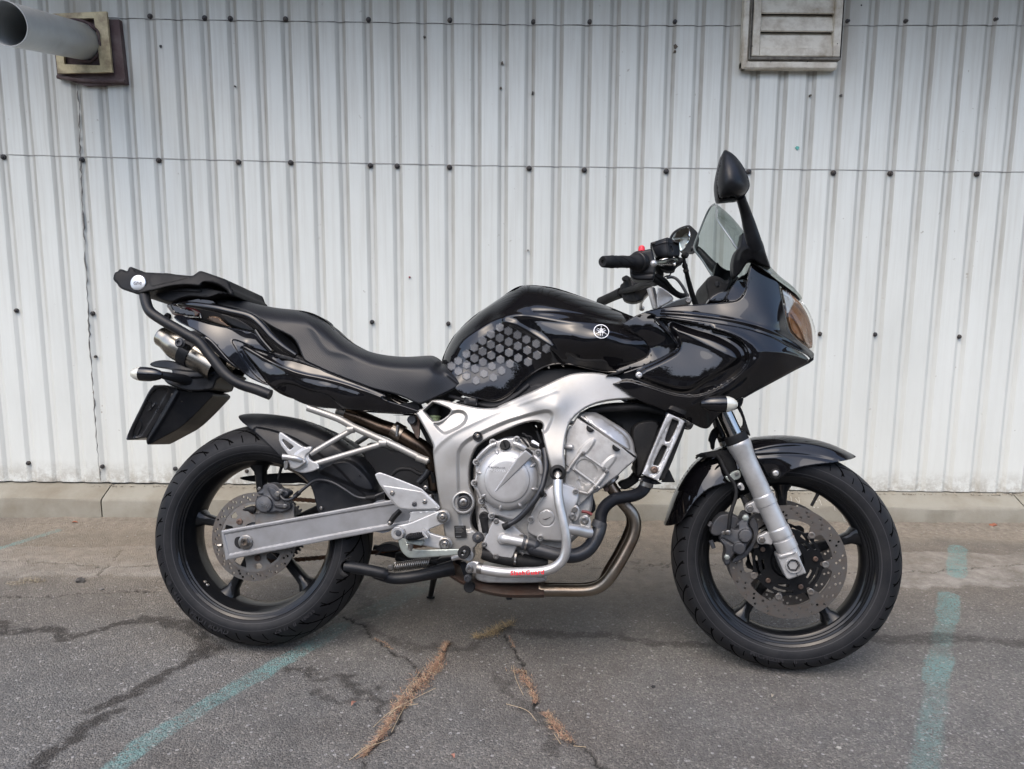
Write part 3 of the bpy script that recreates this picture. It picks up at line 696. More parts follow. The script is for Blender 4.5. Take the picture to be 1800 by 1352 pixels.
for zf, off in ((zmid, .0012), (ztop, .0034)):  # thin strips colour in the seam's shadow line, together with its dirt
    lm = M('lap_shadow_and_dirt', (.31, .30, .28) if off < .002 else (.09, .085, .075), .9, dirt=((.42, .42, .40), 12., .9))
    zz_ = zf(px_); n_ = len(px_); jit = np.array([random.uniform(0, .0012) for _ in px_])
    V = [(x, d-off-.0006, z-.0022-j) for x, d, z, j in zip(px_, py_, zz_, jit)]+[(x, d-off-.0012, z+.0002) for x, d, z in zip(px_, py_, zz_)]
    mesh('lap_shadow_strip', V, [(i, i+1, n_+i+1, n_+i) for i in range(n_-1)], lm, wall, None, 0)
# backing behind the sheets and the eave that shades their upper part
eave_z = 2.60
bxm = M('grey_boarding', (.16, .155, .15), .8, dirt=((.08, .07, .06), 3., .6))
def wbox(name, x0, x1, y0, y1, z0, z1, mat, parent, bev=.004, loc0=(0, 0, 0)):
    return box(name, ((x0+x1)/2-loc0[0], (y0+y1)/2-loc0[1], (z0+z1)/2-loc0[2]), (x1-x0, y1-y0, z1-z0), mat, parent, None, bev=bev)
wbox('wall_core', -7, 7, .02, 4., -.05, 4.2, bxm, wall)
wbox('eave', -7.4, 7.4, -.60, .018, eave_z, eave_z+.1, M('brown_eave_boarding', (.13, .115, .10), .8), wall)
wbox('gutter', -7.4, 7.4, -.72, -.602, eave_z-.03, eave_z+.1, M('grey_gutter', (.3, .3, .3), .5), wall)
# screws
scr_mid = [(6, 276), (144, 281), (279, 282), (419, 285), (511, 286), (651, 291), (698, 292), (790, 294), (930, 296), (1027, 299), (1171, 301), (1316, 302), (1465, 304), (1565, 305), (1717, 306)]
scr_top = [(264, 29), (360, 32), (405, 33), (502, 34), (648, 35), (791, 36), (938, 39), (1037, 39), (1187, 39), (1490, 38), (1592, 38), (1750, 35)]
scr_low = [(29, 546), (163, 551), (297, 556), (654, 566), (788, 569), (869, 572), (1441, 587), (1686, 592), (1538, 588), (50, 814), (180, 820), (308, 824), (434, 828)]
sm_ = M('dark_screw_head', (.035, .036, .04), .55, .3, dirt=((.12, .09, .06), 60., .6))
for i, (a, c) in enumerate(scr_mid+scr_top+scr_low):
    p = wallp(a, c, WY+.004); rr = .0098 if i < 27 else .0085
    lathe('screw', (p.x, p.y-WY-.001, p.z), [(rr*1.12, -.004), (rr*1.1, .002), (rr*.98, .0045), (rr*.6, .0055), (rr*.58, .0105), (rr*.5, .0115), (0, .0115)], sm_, wall, None, 14, loc=True)
for a, c, s_, mt in ((720, 487, .0045, (.25, .05, .06)), (928, 440, .004, (.08, .07, .06)), (936, 164, .006, (.05, .045, .04)), (1187, 83, .010, (.10, .08, .06)), (1186, 91, .006, (.09, .07, .05)), (883, 111, .006, (.12, .10, .08)), (880, 155, .005, (.12, .10, .08)), (413, 152, .004, (.1, .09, .08)), (168, 627, .006, (.05, .045, .04)), (1424, 168, .006, (.10, .09, .07)), (1478, 168, .005, (.12, .11, .1)), (1401, 260, .009, (.12, .38, .33)), (1513, 10, .004, (.05, .05, .05)), (746, 65, .005, (.1, .09, .08)), (283, 82, .006, (.05, .05, .05))):
    p = wallp(a, c, WY); V = [(p.x+s_*random.uniform(.5, 1.1)*math.cos(k*.785), -.0062+.0, p.z+s_*random.uniform(.5, 1.2)*math.sin(k*.785)) for k in range(8)]
    mesh('paint_speck' if mt[1] > .2 else 'dirt_speck', *shellify(np.array(V), [tuple(reversed(range(8)))], np.array(V)+[0, .012, 0]), M('speck', mt, .8), wall, None, 0)
# dark sealant squeezed out along one sheet joint
pts = []; sc = np.interp(np.linspace(0, 1, 70), [0, .2, .5, 1], [0, .25, .55, 1])
for f in np.linspace(0, 1, 90):
    pxx = np.interp(f, [0, .35, .7, 1], [137, 147, 160, 176]); pyy = 150+f*695; p = wallp(pxx, pyy, WY)
    pts.append((p.x+random.uniform(-.0035, .0035), -.0012+random.uniform(-.001, .001), p.z))
rd = [random.choice((.0006, .0015, .0028, .0035, .001)) for _ in pts]
V, F = sweep(pts, rd, 7); mesh('sealant_bead', V, F, M('old_sealant', (.19, .18, .165), .85, dirt=((.07, .065, .06), 50., .8), bump=(200., .5)), wall)
# ================================================================== kerb blocks
km = M('painted_concrete', (.25, .238, .195), .8, dirt=((.165, .14, .10), 4., .8), bump=(110., .6), rvar=.05)
def kerb(x0, x1, label):
    prof = [(KY, -.03), (KY, .070), (KY+.004, .080), (KY+.010, .085), (KY+.085, .118), (KY+.115, .121), (KY+.14, .115), (KY+.14, -.03)]
    n = max(2, int((x1-x0)/.04)); V = []; F = []
    for i in range(n+1):
        x = x0+(x1-x0)*i/n; e = .003 if i in (0, n) else 0
        tl = .004*x
        for j, (y, z) in enumerate(prof):
            V.append((x, y+e+.0012*math.sin(x*9+j)-KY, z-e+(.0016*math.sin(x*7+j*2)-tl if z > 0 else 0)))
    m = len(prof)
    for i in range(n):
        for j in range(m-1): F.append((i*m+j, (i+1)*m+j, (i+1)*m+j+1, i*m+j+1))
    F.append(tuple(range(m))); F.append(tuple(n*m+j for j in reversed(range(m))))
    V = np.array(V); V[:, 0] -= x0
    o = mesh('concrete_kerb', V, F, km, None, None, 30); o.location = (x0, KY, 0); tag(o, label, 'kerb', 'kerb blocks along the foot of the wall'); return o
xj = wallp(183, 870, KY+.03).x; xj2 = wallp(1796, 900, KY+.03).x
kerb(-5, xj-.003, 'grey concrete kerb block left of the dark joint, behind the rear wheel')
kmid = kerb(xj+.003, xj2-.003, 'long grey concrete kerb block running behind the whole motorcycle')
kerb(xj2+.003, 6, 'grey concrete kerb block at the far right edge, past the green stripe')
# chalk scribble seen through the front wheel
cw = M('white_chalk', (.62, .62, .56), .9)
ch = []
for st in ([(1390, 872), (1392, 884)], [(1398, 876), (1405, 884), (1404, 874)], [(1428, 878), (1431, 893), (1435, 880), (1438, 893), (1440, 878), (1444, 888)], [(1466, 889), (1468, 898)], [(1452, 880), (1460, 878)], [(1480, 905), (1484, 916)]):
    p3 = []
    for a, c in st:
        w3 = wallp(a, c, KY-.001)
        if w3.z > .079:
            for yy in np.arange(KY, KY+.1, .001):
                w3 = wallp(a, c, yy)
                if w3.z <= .0855+(yy-KY-.01)*.44-.004*w3.x+.0006: break
        p3.append((w3.x-(xj+.003), w3.y-KY-.0003, max(w3.z, .01)))
    ch.append(sweep(catmull(p3, 5), .0006, 5))
V, F = join(ch); mesh('chalk_scribble', V, F, cw, kmid)
# strip of dirt and crumbs along the top of the kerb against the wall
dv = []; 
for i in range(900):
    x = random.uniform(-1.9, 2.3); s = random.uniform(.0015, .006)*(1 if random.random() < .93 else 1.8); y = KY+random.uniform(.075, .1); z = .116-.004*x
    if random.random() < .35 or x > .75 or True:
        c = np.array([(1, 0, 0), (-1, 0, 0), (0, 1, 0), (0, -1, 0), (0, 0, .7), (0, 0, -.5)])*s*np.array([random.uniform(.6, 1.5), random.uniform(.6, 1.2), 1])
        dv.append((c+[x, y, z+s*.2], [(0, 2, 4), (2, 1, 4), (1, 3, 4), (3, 0, 4), (2, 0, 5), (1, 2, 5), (3, 1, 5), (0, 3, 5)]))
V, F = join(dv); o = mesh('kerb_debris', V, F, M('crumbled_mortar', (.26, .235, .19), .9, dirt=((.10, .085, .06), 30., .8)), None, None, 0); o['kind'] = 'stuff'; tag(o, 'crumbs of dirt and mortar lying on the kerb top against the wall', 'debris')
# loose grit and sand at the foot of the kerb and over the asphalt
dv = []
def rock(x, y, z, s):
    c = np.array([(1, 0, 0), (-1, 0, 0), (0, 1, 0), (0, -1, 0), (0, 0, .7), (0, 0, -.5)])*s*np.array([random.uniform(.6, 1.4), random.uniform(.6, 1.4), random.uniform(.5, 1)])
    a = random.uniform(0, 6); ca, sa = math.cos(a), math.sin(a); c = np.c_[c[:, 0]*ca-c[:, 1]*sa, c[:, 0]*sa+c[:, 1]*ca, c[:, 2]]
    return (c+[x, y, z+s*.15], [(0, 2, 4), (2, 1, 4), (1, 3, 4), (3, 0, 4), (2, 0, 5), (1, 2, 5), (3, 1, 5), (0, 3, 5)])
for i in range(2600):
    x = random.uniform(-2, 2.3); y = KY-abs(random.gauss(0, .09))-.005 if random.random() < .75 else random.uniform(1.2, 3.0)
    dv.append(rock(x, y, .004, random.choice((.0012, .0018, .0025, .004)) if y > 2.7 else random.uniform(.0008, .0022)))
V, F = join(dv); o = mesh('loose_grit', V, F, M('pale_grit', (.27, .25, .215), .9, dirt=((.12, .10, .075), 12., .8)), None, None, 0); o['kind'] = 'stuff'; tag(o, 'pale sand and grit scattered along the foot of the kerb', 'grit')
def stone(name, px, py, s, col, label, cat, sq=(1, .8, .5)):
    p = ground(px, py); bm_v = []; n = 10
    V = []; F = []
    for i in range(7):
        th = math.pi*i/6
        for k in range(n):
            a = 2*math.pi*k/n; r = s*(1+.25*math.sin(a*3+i*2+s*900)+.15*math.cos(a*5+i)); V.append((r*math.sin(th)*math.cos(a)*sq[0], r*math.sin(th)*math.sin(a)*sq[1], r*math.cos(th)*sq[2]))
    for i in range(6):
        for k in range(n): F.append((i*n+k, (i+1)*n+k, (i+1)*n+(k+1) % n, i*n+(k+1) % n))
    o = mesh(name, V, F, M(name+'_surface', col, .9, dirt=(tuple(c*.5 for c in col), 60., .7), bump=(200., .5)), None, None, 50); o.location = (p.x, p.y, s*sq[2]*.6); return tag(o, label, cat)
stone('stone', 141, 1023, .017, (.07, .066, .06), 'dark flat stone on the pale broken concrete left of the rear wheel', 'stone')
stone('stone', 179, 1037, .007, (.16, .15, .14), 'small grey pebble right beside the dark flat stone', 'stone')
stone('stone', 1148, 1208, .006, (.02, .02, .02), 'small black pebble on the asphalt in front of the front wheel, towards the middle', 'stone')
stone('stone', 1474, 1316, .006, (.30, .29, .26), 'pale chip of stone on the asphalt at the bottom right', 'stone')
stone('brick_fragment', 1746, 926, .016, (.26, .10, .06), 'reddish brick fragment at the kerb foot, far right', 'brick fragment', (1.2, .6, .55))
# curled dead leaves
for i, (a, c, s, r, lab) in enumerate(((132, 921, .014, .3, 'small rust brown dead leaf at the foot of the kerb, left of the rear wheel'), (622, 1240, .011, 1.2, 'small faded orange leaf on the asphalt below the engine, left'), (796, 1333, .009, 2., 'tiny faded orange leaf at the bottom edge, centre'), (1358, 1227, .009, 1., 'pale torn leaf on the asphalt just below the front tyre'))):
    p = ground(a, c); V = []
    for k in range(9):
        u = k/8; wd = s*.42*math.sin(math.pi*u)**.7
        for sgn in (-1, 0, 1): V.append(((u-.5)*2*s, sgn*wd, .0015+.004*abs(sgn)*math.sin(u*3)+.002*math.sin(u*5)))
    F = [(3*k+j, 3*k+j+3, 3*k+j+4, 3*k+j+1) for k in range(8) for j in (0, 1)]
    V = np.array(V); V2, F2 = shellify(V+[0, 0, .0006], F, V)
    o = mesh('dead_leaf', V2, F2, M('dead_leaf', ((.26, .09, .05), (.27, .13, .09), (.3, .14, .1), (.3, .26, .2))[i], .8), None, None, 50); o.location = (p.x, p.y, .004); o.rotation_euler.z = r; tag(o, lab, 'leaf')
# ================================================================== dry weeds in the cracks
def weeds(name, spine, wd, n, h, cols, label, flatn=.5, straws=(), lean=None):
    gs = gl(*spine); L = np.r_[0, np.cumsum(np.hypot(*np.diff(gs, axis=0).T))]; V = []; F = []; mi = []
    thin = np.random.RandomState(n).uniform(0, 1, 40)
    for i in range(int(n*.95)):
        f = random.random()
        if thin[int(f*39)] < .4 and random.random() < .85: continue
        d = f*L[-1]; x = np.interp(d, L, gs[:, 0]); y = np.interp(d, L, gs[:, 1]); wloc = np.interp(f, np.linspace(0, 1, len(wd)), wd)
        x += random.gauss(0, wloc*.5); y += random.gauss(0, wloc*.42); a = random.uniform(0, 6.28) if lean is None or random.random() < .35 else lean+random.gauss(0, .35)
        ln = h*random.uniform(.35, 1.1); z0 = random.uniform(.0, .004); el = random.uniform(.1, 1.25)*min(1, flatn*1.5); bw = random.uniform(.0004, .0010); k = len(V); px0 = np.array([x, y, z0]); seg = 4
        sd_ = np.array([-math.sin(a), math.cos(a), 0]); cur = random.uniform(-.8, .8)
        for j in range(seg+1):
            u = j/seg; aa = a+cur*u; p = px0+np.array([math.cos(aa)*math.cos(el), math.sin(aa)*math.cos(el), math.sin(el)*(1-.5*u)])*ln*u; bb = bw*(1-u*.8)
            V.append(p+sd_*bb); V.append(p-sd_*bb+[0, 0, bb*.8])
        for j in range(seg): F.append((k+2*j, k+2*j+1, k+2*j+3, k+2*j+2)); mi.append(random.randrange(len(cols)))
    for st in straws:
        pp = [tuple(ground(a, c)) for a, c in st]; pp = [(p[0], p[1], .004+.006*math.sin(math.pi*i/(len(pp)-1))) for i, p in enumerate(pp)]
        v, f = sweep(catmull(pp, 6), .0007, 5); k = len(V); V += list(v); F += [tuple(i+k for i in g) for g in f]; mi += [0]*len(f)
    ms = [M('dry_stalk', c, .8, dirt=(tuple(x*.55 for x in c), 90., .6)) for c in cols]
    V = np.array(V); org = np.array([gs[0, 0], gs[0, 1], 0]); o = mesh(name, V-org, F, ms, None, None, 0); o.data.polygons.foreach_set('material_index', mi); o.location = org; o['kind'] = 'stuff'; tag(o, label, 'weeds')
gold = [(.42, .32, .17), (.34, .24, .12), (.28, .20, .11)]; red = [(.38, .29, .18), (.29, .165, .105), (.20, .105, .07), (.32, .19, .12)]
weeds('dry_weeds', [(835, 1122), (860, 1118), (880, 1105), (905, 1095)], [.012, .02, .02, .01], 900, .030, gold, 'golden tuft of dry weeds in the asphalt below the engine', 1.)
weeds('dry_weeds', [(788, 1130), (776, 1155), (762, 1180), (735, 1208), (712, 1232), (698, 1248)], [.006, .006, .020, .028, .030, .018], 1900, .024, red, 'reddish brown dry weeds in the left crack, widest patch', .6,
      straws=[[(766, 1212), (720, 1238), (685, 1258), (656, 1281)], [(745, 1175), (720, 1210), (696, 1240)], [(712, 1243), (700, 1270), (688, 1290)], [(735, 1240), (700, 1250), (682, 1262)]])
weeds('dry_weeds', [(697, 1252), (685, 1275), (668, 1298), (650, 1318), (638, 1332)], [.014, .012, .008, .007, .006], 800, .022, red, 'thin lower tail of the dry weeds in the left crack, near the bottom edge', .5, straws=[[(685, 1303), (650, 1320), (614, 1339)], [(660, 1310), (640, 1322), (622, 1333)]], lean=4.1)
weeds('dry_weeds', [(903, 1180), (918, 1183), (930, 1205), (941, 1232), (942, 1240)], [.012, .018, .014, .010, .004], 900, .018, red, 'reddish brown dry weeds in the right crack, upper patch', .6, straws=[[(902, 1172), (907, 1200), (920, 1225)], [(890, 1240), (925, 1255), (943, 1270)]])
weeds('dry_weeds', [(962, 1255), (972, 1270), (985, 1288), (998, 1302), (1005, 1308)], [.010, .012, .016, .018, .012], 900, .018, red, 'reddish brown dry weeds in the right crack, lower patch', .6, straws=[[(974, 1293), (986, 1311)], [(1008, 1314), (1030, 1316)]])
weeds('dry_weeds', [(655, 1125), (675, 1130), (690, 1143)], [.005, .005, .003], 120, .012, red, 'sparse dry weeds in the short crack below the rear tyre', .5)
weeds('dry_weeds', [(896, 1120), (905, 1140)], [.004, .004], 90, .014, red, 'few dry stalks at the top of the right crack', .5)
weeds('dry_weeds', [(15, 1030), (45, 1022), (75, 1024)], [.02, .03, .02], 260, .03, [(.30, .26, .18), (.24, .19, .12)], 'straw coloured dry grass on the broken concrete at the left edge', .6)
# ================================================================== louvred vent (upper right)
vt = thing('louvred_vent', 'weathered cream louvred air vent boxed out from the wall, upper right', 'vent', tuple(wallp(1390, 110, WY-.05)))
vo0 = vt.location; vw = M('weathered_white_paint', (.64, .60, .51), .6, dirt=((.27, .21, .14), 13., .75), bump=(90., .2)); vd = M('rough_mastic', (.20, .185, .16), .9, dirt=((.07, .06, .05), 40., .9), bump=(120., 1.))
YV = WY-.055
def vp(a, c, Y=YV): p = wallp(a, c, Y); return (p.x-vo0.x, p.z-vo0.z)
xl, xr, zb = vp(1322, 95)[0], vp(1477, 95)[0], vp(1400, 99)[1]; zt = 2.38-vo0.z
def lb(name, x0, x1, z0, z1, y0, y1, mat, rot=0., b=.003): return box(name, ((x0+x1)/2, (y0+y1)/2-vo0.y, (z0+z1)/2), (x1-x0, y1-y0, z1-z0), mat, vt, None, rot=rot, bev=b)
fw_ = .030
lb('frame_side', xl, xl+fw_, zb, zt, YV, WY-.02, vw); lb('frame_side', xr-fw_, xr, zb, zt, YV, WY-.02, vw)
lb('frame_sill', xl+fw_+.0005, xr-fw_-.0005, zb, zb+.033, YV-.0015, WY-.02, vw)
lb('mastic_joint', xl-.006, xr+.006, zb-.012, zb-.0005, YV+.004, WY-.012, vd); lb('mastic_joint', xl-.010, xl-.0005, zb-.012, zt, YV+.004, WY-.012, vd); lb('mastic_joint', xr+.0005, xr+.006, zb-.0115, zt, YV+.006, WY-.012, vd)
lb('casing', xl-.036, xl-.0105, zb-.045, zt, YV+.012, WY-.002, vw, b=.006); lb('casing', xl-.036, xr-.0, zb-.045, zb-.0125, YV+.014, WY-.004, vw, b=.006)
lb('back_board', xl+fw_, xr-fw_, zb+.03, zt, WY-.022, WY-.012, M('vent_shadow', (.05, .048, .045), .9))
for k in range(6):
    z = zb+.062+k*.068
    if z > zt-.03: break
    V = [(xl+fw_, YV+.008-vo0.y, z-.030), (xr-fw_, YV+.008-vo0.y, z-.030), (xr-fw_, YV+.030-vo0.y, z+.034), (xl+fw_, YV+.030-vo0.y, z+.034)]; V = np.array(V); V2, F2 = shellify(V, [(0, 1, 2, 3)], V+[0, .005, -.004]); mesh('louvre_blade', V2, F2, vw, vt, None, 20)
for (a, c) in ((1322, 81), (1472, 77), (1315, 107), (1357, 107), (1422, 106), (1470, 104)):
    x, z = vp(a, c); lathe('nail', (x, YV-vo0.y-.0005 if c < 100 else YV+.0135-vo0.y, z), [(.0022, -.002), (.002, .0008), (0, .001)], sm_, vt, None, 8, loc=True)
# ================================================================== flue pipe with its collar (upper left)
fl = thing('flue_pipe', 'galvanised sheet metal flue pipe jutting out of the wall, upper left', 'pipe', tuple(wallp(150, 70, WY)))
f0 = np.array(fl.location); fm = M('galvanised_sheet', (.50, .52, .52), .38, .55, dirt=((.32, .32, .31), 5., .6), rvar=.08)
pA = np.array(tuple(wallp(150, 74, WY-.01))); pB = np.array(tuple(CAMO+rayd(8, 41)*(2.58/rayd(8, 41).y)))
ax = pB-pA; Lp = np.linalg.norm(ax); rp = .0700
lathe('pipe_barrel', tuple(pA-f0), [(rp, -.12), (rp, Lp-.001), (rp+.0015, Lp), (rp-.001, Lp), (rp-.0025, Lp-.004), (rp-.003, .02), (rp-.003, -.12)], fm, fl, None, 72, axis=ax, loc=True)
lathe('pipe_lining', tuple(pA-f0), [(0, .05), (rp-.004, .05), (rp-.004, .03), (0, .03)], fm, fl, None, 40, axis=ax, loc=True)
cl_ = thing('flue_collar', 'cream painted square collar with dark brown surround, behind the flue pipe', 'wall collar', tuple(wallp(165, 80, WY-.03))); c0 = np.array(cl_.location)
rect = lambda a, Y: [((lambda p: (p.x-c0[0], p.z-c0[2]))(wallp(x, y, Y))) for x, y in a]
cream = M('cream_paint', (.56, .48, .29), .6, dirt=((.13, .08, .05), 12., .9), bump=(60., .3)); brn = M('brown_primer', (.075, .045, .045), .75, dirt=((.16, .13, .12), 14., .6), bump=(50., .4))
Yc = WY-.045
plate2('collar_plate', [rect([(92, 24), (187, 20), (197, 127), (101, 129)], Yc), rect([(107, 33), (165, 32), (176, 115), (113, 113)], Yc)], Yc-c0[1], Yc-c0[1]+.012, cream, cl_, None)
Yb = WY-.022
plate2('surround_plate', [rect([(90, 33), (209, 34), (221, 147), (150, 151), (118, 140), (101, 137)], Yb)], Yb-c0[1], Yb-c0[1]+.03, brn, cl_, None)
V, F = sweep(catmull([(*(np.array(tuple(wallp(a, c, Yb-.004)))-c0),) for a, c in ((101, 135), (140, 141), (180, 143), (219, 143))], 5), .008, 8); mesh('foam_bead', V, F, brn, cl_)
tf = []
for s_ in range(24):
    a = s_/24*6.283; r = rp*1.03; bz = np.cross(ax/Lp, [0, 0, 1]); bz /= np.linalg.norm(bz); bw_ = np.cross(ax/Lp, bz); tf.append(tuple(pA-c0+ax/Lp*random.uniform(.035, .05)+r*random.uniform(.98, 1.1)*(math.cos(a)*bz+math.sin(a)*bw_)))
V, F = sweep(catmull(tf+[tf[0]], 4), np.interp(np.arange(97), np.linspace(0, 96, 20), np.random.RandomState(3).uniform(.003, .009, 20)), 8); mesh('foam_ring', V, F, brn, cl_)
# ================================================================== yard behind the photographer (mirrored in the black paint)
yard = thing('garage_row', 'low pale garage building across the yard, mirrored in the black paint', 'building', (0, -11, 0))
gm_ = M('pale_render', (.26, .255, .24), .9, dirt=((.16, .15, .14), 1.5, .5)); gd = M('garage_door_paint', (.03, .04, .045), .6)
box('wall', (0, 0, 1.35), (38, 3, 2.7), gm_, yard, None, bev=.03); box('roof', (0, 0, 2.82), (38.6, 3.8, .22), M('dark_roof', (.03, .03, .03), .8), yard, None, bev=.03)
for k in range(9): box('door', (-16+k*4, 1.53, 1.05), (2.6, .08, 2.1), gd, yard, None, bev=.02)
BARK = M('bark', (.06, .05, .04), .9); LEAF = M('leaves', (.035, .06, .022), .6, dirt=((.07, .095, .032), 1.5, .8))
def tree(x, y, h, cr, label):
    t_ = thing('broadleaf_tree', label, 'tree', (x, y, 0), 'trees across the yard'); V, F = sweep([(0, 0, 0), (.1, 0, h*.3), (0, .1, h*.55), (.1, 0, h*.8)], [.22, .17, .12, .04], 10)
    pr = [(V, F)]
    for k in range(6): a = k*1.05; pr.append(sweep([(0, .05, h*(.35+.06*k)), (math.cos(a)*cr*.5, math.sin(a)*cr*.5, h*(.5+.06*k)), (math.cos(a)*cr*.8, math.sin(a)*cr*.8, h*(.6+.06*k))], [.08, .05, .02], 6))
    mesh('trunk', *join(pr), BARK, t_)
    n = 7000; r = np.random.RandomState(int(x*7) % 99+3); cl = r.normal(size=(60, 3)); cl /= np.linalg.norm(cl, axis=1)[:, None]; cl *= r.uniform(.3, 1, (60, 1)); c = cl[r.randint(0, 60, n)]+r.normal(size=(n, 3))*.17
    c = c*np.array([cr, cr*.8, h*.40])+[0, 0, h*.60]; u = r.normal(size=(n, 3)); u /= np.linalg.norm(u, axis=1)[:, None]; v = np.cross(u, r.normal(size=(n, 3))); v /= np.linalg.norm(v, axis=1)[:, None]; s = r.uniform(.14, .30, (n, 1))
    V = np.stack([c-u*s, c+v*s*.5, c+u*s, c-v*s*.5], 1).reshape(-1, 3); me = bpy.data.meshes.new('crown'); me.from_pydata(V.tolist(), [], [(4*i, 4*i+1, 4*i+2, 4*i+3) for i in range(n)])
    me.materials.append(LEAF); o = bpy.data.objects.new('crown', me); link(o, t_)
TR = [(-21, 8.5), (-16, 10.), (-11.5, 9.), (-7, 10.5), (-2.5, 9.2), (2, 10.8), (6.5, 9.4), (11, 10.2), (15.5, 8.8), (20, 9.8)]
WORD = ['first', 'second', 'third', 'fourth', 'fifth']
for i, (x, h) in enumerate(TR):
    tree(x, -17.5-(i % 2)*1.2, h*.82, 3.3, 'leafy green tree behind the garages, %s from the %s end of the row' % (WORD[i if i < 5 else 9-i], 'left' if i < 5 else 'right'))
# ================================================================== motorcycle
bike = bpy.data.objects.new('motorcycle', None); COL.objects.link(bike); bike.matrix_world = MB; bike.empty_display_size = .2
tag(bike, 'black sport touring motorcycle with silver frame, leaning on its side stand before the wall', 'motorcycle')
m = MAT
def torus_prof(R, hw, n=10):
    pr = []
    for i in range(-n, n+1):
        a = R_(75)*i/n; pr.append((R-hw*.8*(1-math.cos(a)), hw*math.sin(a)))
    s = hw/.09; side = [(.252, .0885*s), (.243, .0875*s), (.235, .083*s), (.2285, .076*s)]
    return [(r, -y) for r, y in reversed(side)] + pr + side
def ybox(profile, c, seg=96): pass
def ring_text(name, s, c, rad, ang, size, lat, parent, fr, mat, spread=1., flip=False, tilt=0.):
    """letters wrapped round the wheel's side; ang in degrees (0 = forward, 90 = up); tops of the letters point to the hub when flip"""
    V, F = text_mesh(s, size, ext=.0002, bold=.0003)
    a = R_(ang) - V[:, 0]*spread/rad*(1 if not flip else -1); r = rad + V[:, 1]*(1 if not flip else -1)
    W = np.c_[c.x+r*np.cos(a), -lat+ (r-rad)*tilt - V[:, 2], c.z+r*np.sin(a)]
    return mesh(name, W, F, mat, parent, fr, 0)
def spoke(a, r0, r1, w, d, c):
    V = []; F = []; rr = np.linspace(r0, r1, 9); ws = np.interp(rr, [r0, r0+.03, (r0+r1)/2, r1-.03, r1-.008, r1], w); ds = np.interp(rr, [r0, (r0+r1)/2, r1-.02, r1], d)
    n = 12
    for r, ww, dd in zip(rr, ws, ds):
        for k in range(n):
            t = 2*math.pi*k/n; ct, st = math.cos(t), math.sin(t); x = math.copysign(abs(ct)**.6, ct)*ww/2; y = math.copysign(abs(st)**.6, st)*dd/2
            V.append((c.x+r*math.cos(a)-x*math.sin(a), y, c.z+r*math.sin(a)+x*math.cos(a)))
    for i in range(len(rr)-1):
        for k in range(n): F.append((i*n+k, i*n+(k+1) % n, (i+1)*n+(k+1) % n, (i+1)*n+k))
    return np.array(V), F
def lat_lathe(prof, c, seg=96, closed=True):
    V = []; F = []; mm = len(prof)
    for r, y in prof:
        for k in range(seg): a = 2*math.pi*k/seg; V.append((c.x+r*math.cos(a), -y, c.z+r*math.sin(a)))
    for i in range(mm if closed else mm-1):
        j = (i+1) % mm
        for k in range(seg): F.append((i*seg+k, i*seg+(k+1) % seg, j*seg+(k+1) % seg, j*seg+k))
    return np.array(V), F
def wheel(c, R, hw, fr, tmat, rw, ph):
    """rw: half width of the rim"""
    s = rw/.072
    prof = [(.2285, rw+.0), (.2300, rw+.0035), (.2275, rw+.0055), (.2235, rw+.003), (.2215, rw+.0015), (.2212, rw-.002), (.2165, rw-.0035), (.2162, rw-.0085), (.2118, rw-.0105), (.2112, rw-.016), (.205, rw-.028*s), (.199, rw-.040*s), (.196, .012), (.196, -.012), (.199, -rw+.040*s), (.205, -rw+.028*s), (.2115, -rw+.014),
            (.217, -rw+.004), (.2235, -rw-.003), (.2275, -rw-.0055), (.23, -rw-.0035), (.2285, -rw), (.222, -rw+.008), (.206, -rw+.03), (.204, 0), (.206, rw-.03), (.222, rw-.008)]
    parts = [lat_lathe(prof, c, 120)]
    for k in range(5): parts.append(spoke(ph+k*2*math.pi/5, .03, .2005, (.050, .034, .026, .027, .038, .060), (.052, .034, .042, .060), c))
    parts.append(lat_lathe([(.052, -.03), (.055, 0), (.052, .03), (.044, .045), (.040, .052), (.018, .052), (.018, -.052), (.040, -.052), (.044, -.045)], c, 48))
    V, F = join(parts); wl = mesh('front_wheel' if fr == 'S' else 'rear_wheel', V, F, m['wheel'], bike, fr, 40)
    tp = torus_prof(R, hw); V, F = lat_lathe(tp, c, 160, closed=False); ty = mesh('tyre', V, F, m[tmat], wl, fr, 0); ty.data.polygons.foreach_set('use_smooth', [True]*len(ty.data.polygons))
    # valve
    a = R_(64 if fr == 'S' else 77); tube('valve', [(c.x+r*math.cos(a), -.012, c.z+r*math.sin(a)) for r in (.199, .19, .168, .160)], [.0055, .0045, .0042, .004], m['rubber'], wl, fr, 10, 3, loc=True)
    return wl
fw = wheel(WF, RF, HWF, 'S', 'tyre_front', .047, R_(92)); rw = wheel(WR, RR_, HWR, 'B', 'tyre_rear', .072, R_(97))
tt = m['tyretext']
ring_text('lettering', 'MICHELIN', WF, .262, -101, .0150, .0588, fw, 'S', tt, 1.3, True, -.25); ring_text('lettering', 'PILOT', WF, .262, -120, .0105, .0585, fw, 'S', tt, 1.2, True, -.25)
ring_text('lettering', '120/70 ZR 17', WF, .262, -30, .009, .0585, fw, 'S', tt, 1.2, True, -.25); ring_text('lettering', 'II', WF, .262, -85, .0170, .0588, fw, 'S', tt, 1.1, True, -.25); ring_text('lettering', '<', WF, .262, -79, .0110, .0588, fw, 'S', tt, 1.1, True, -.25); ring_text('lettering', 'II', WF, .262, -68, .0170, .0588, fw, 'S', tt, 1.1, True, -.25)
ring_text('lettering', 'PILOT ROAD', WR, .268, -115, .0185, .0873, rw, 'B', tt, 1.15, True, -.3); ring_text('lettering', '4 GT', WR, .268, -140, .0160, .0873, rw, 'B', tt, 1.1, True, -.3)
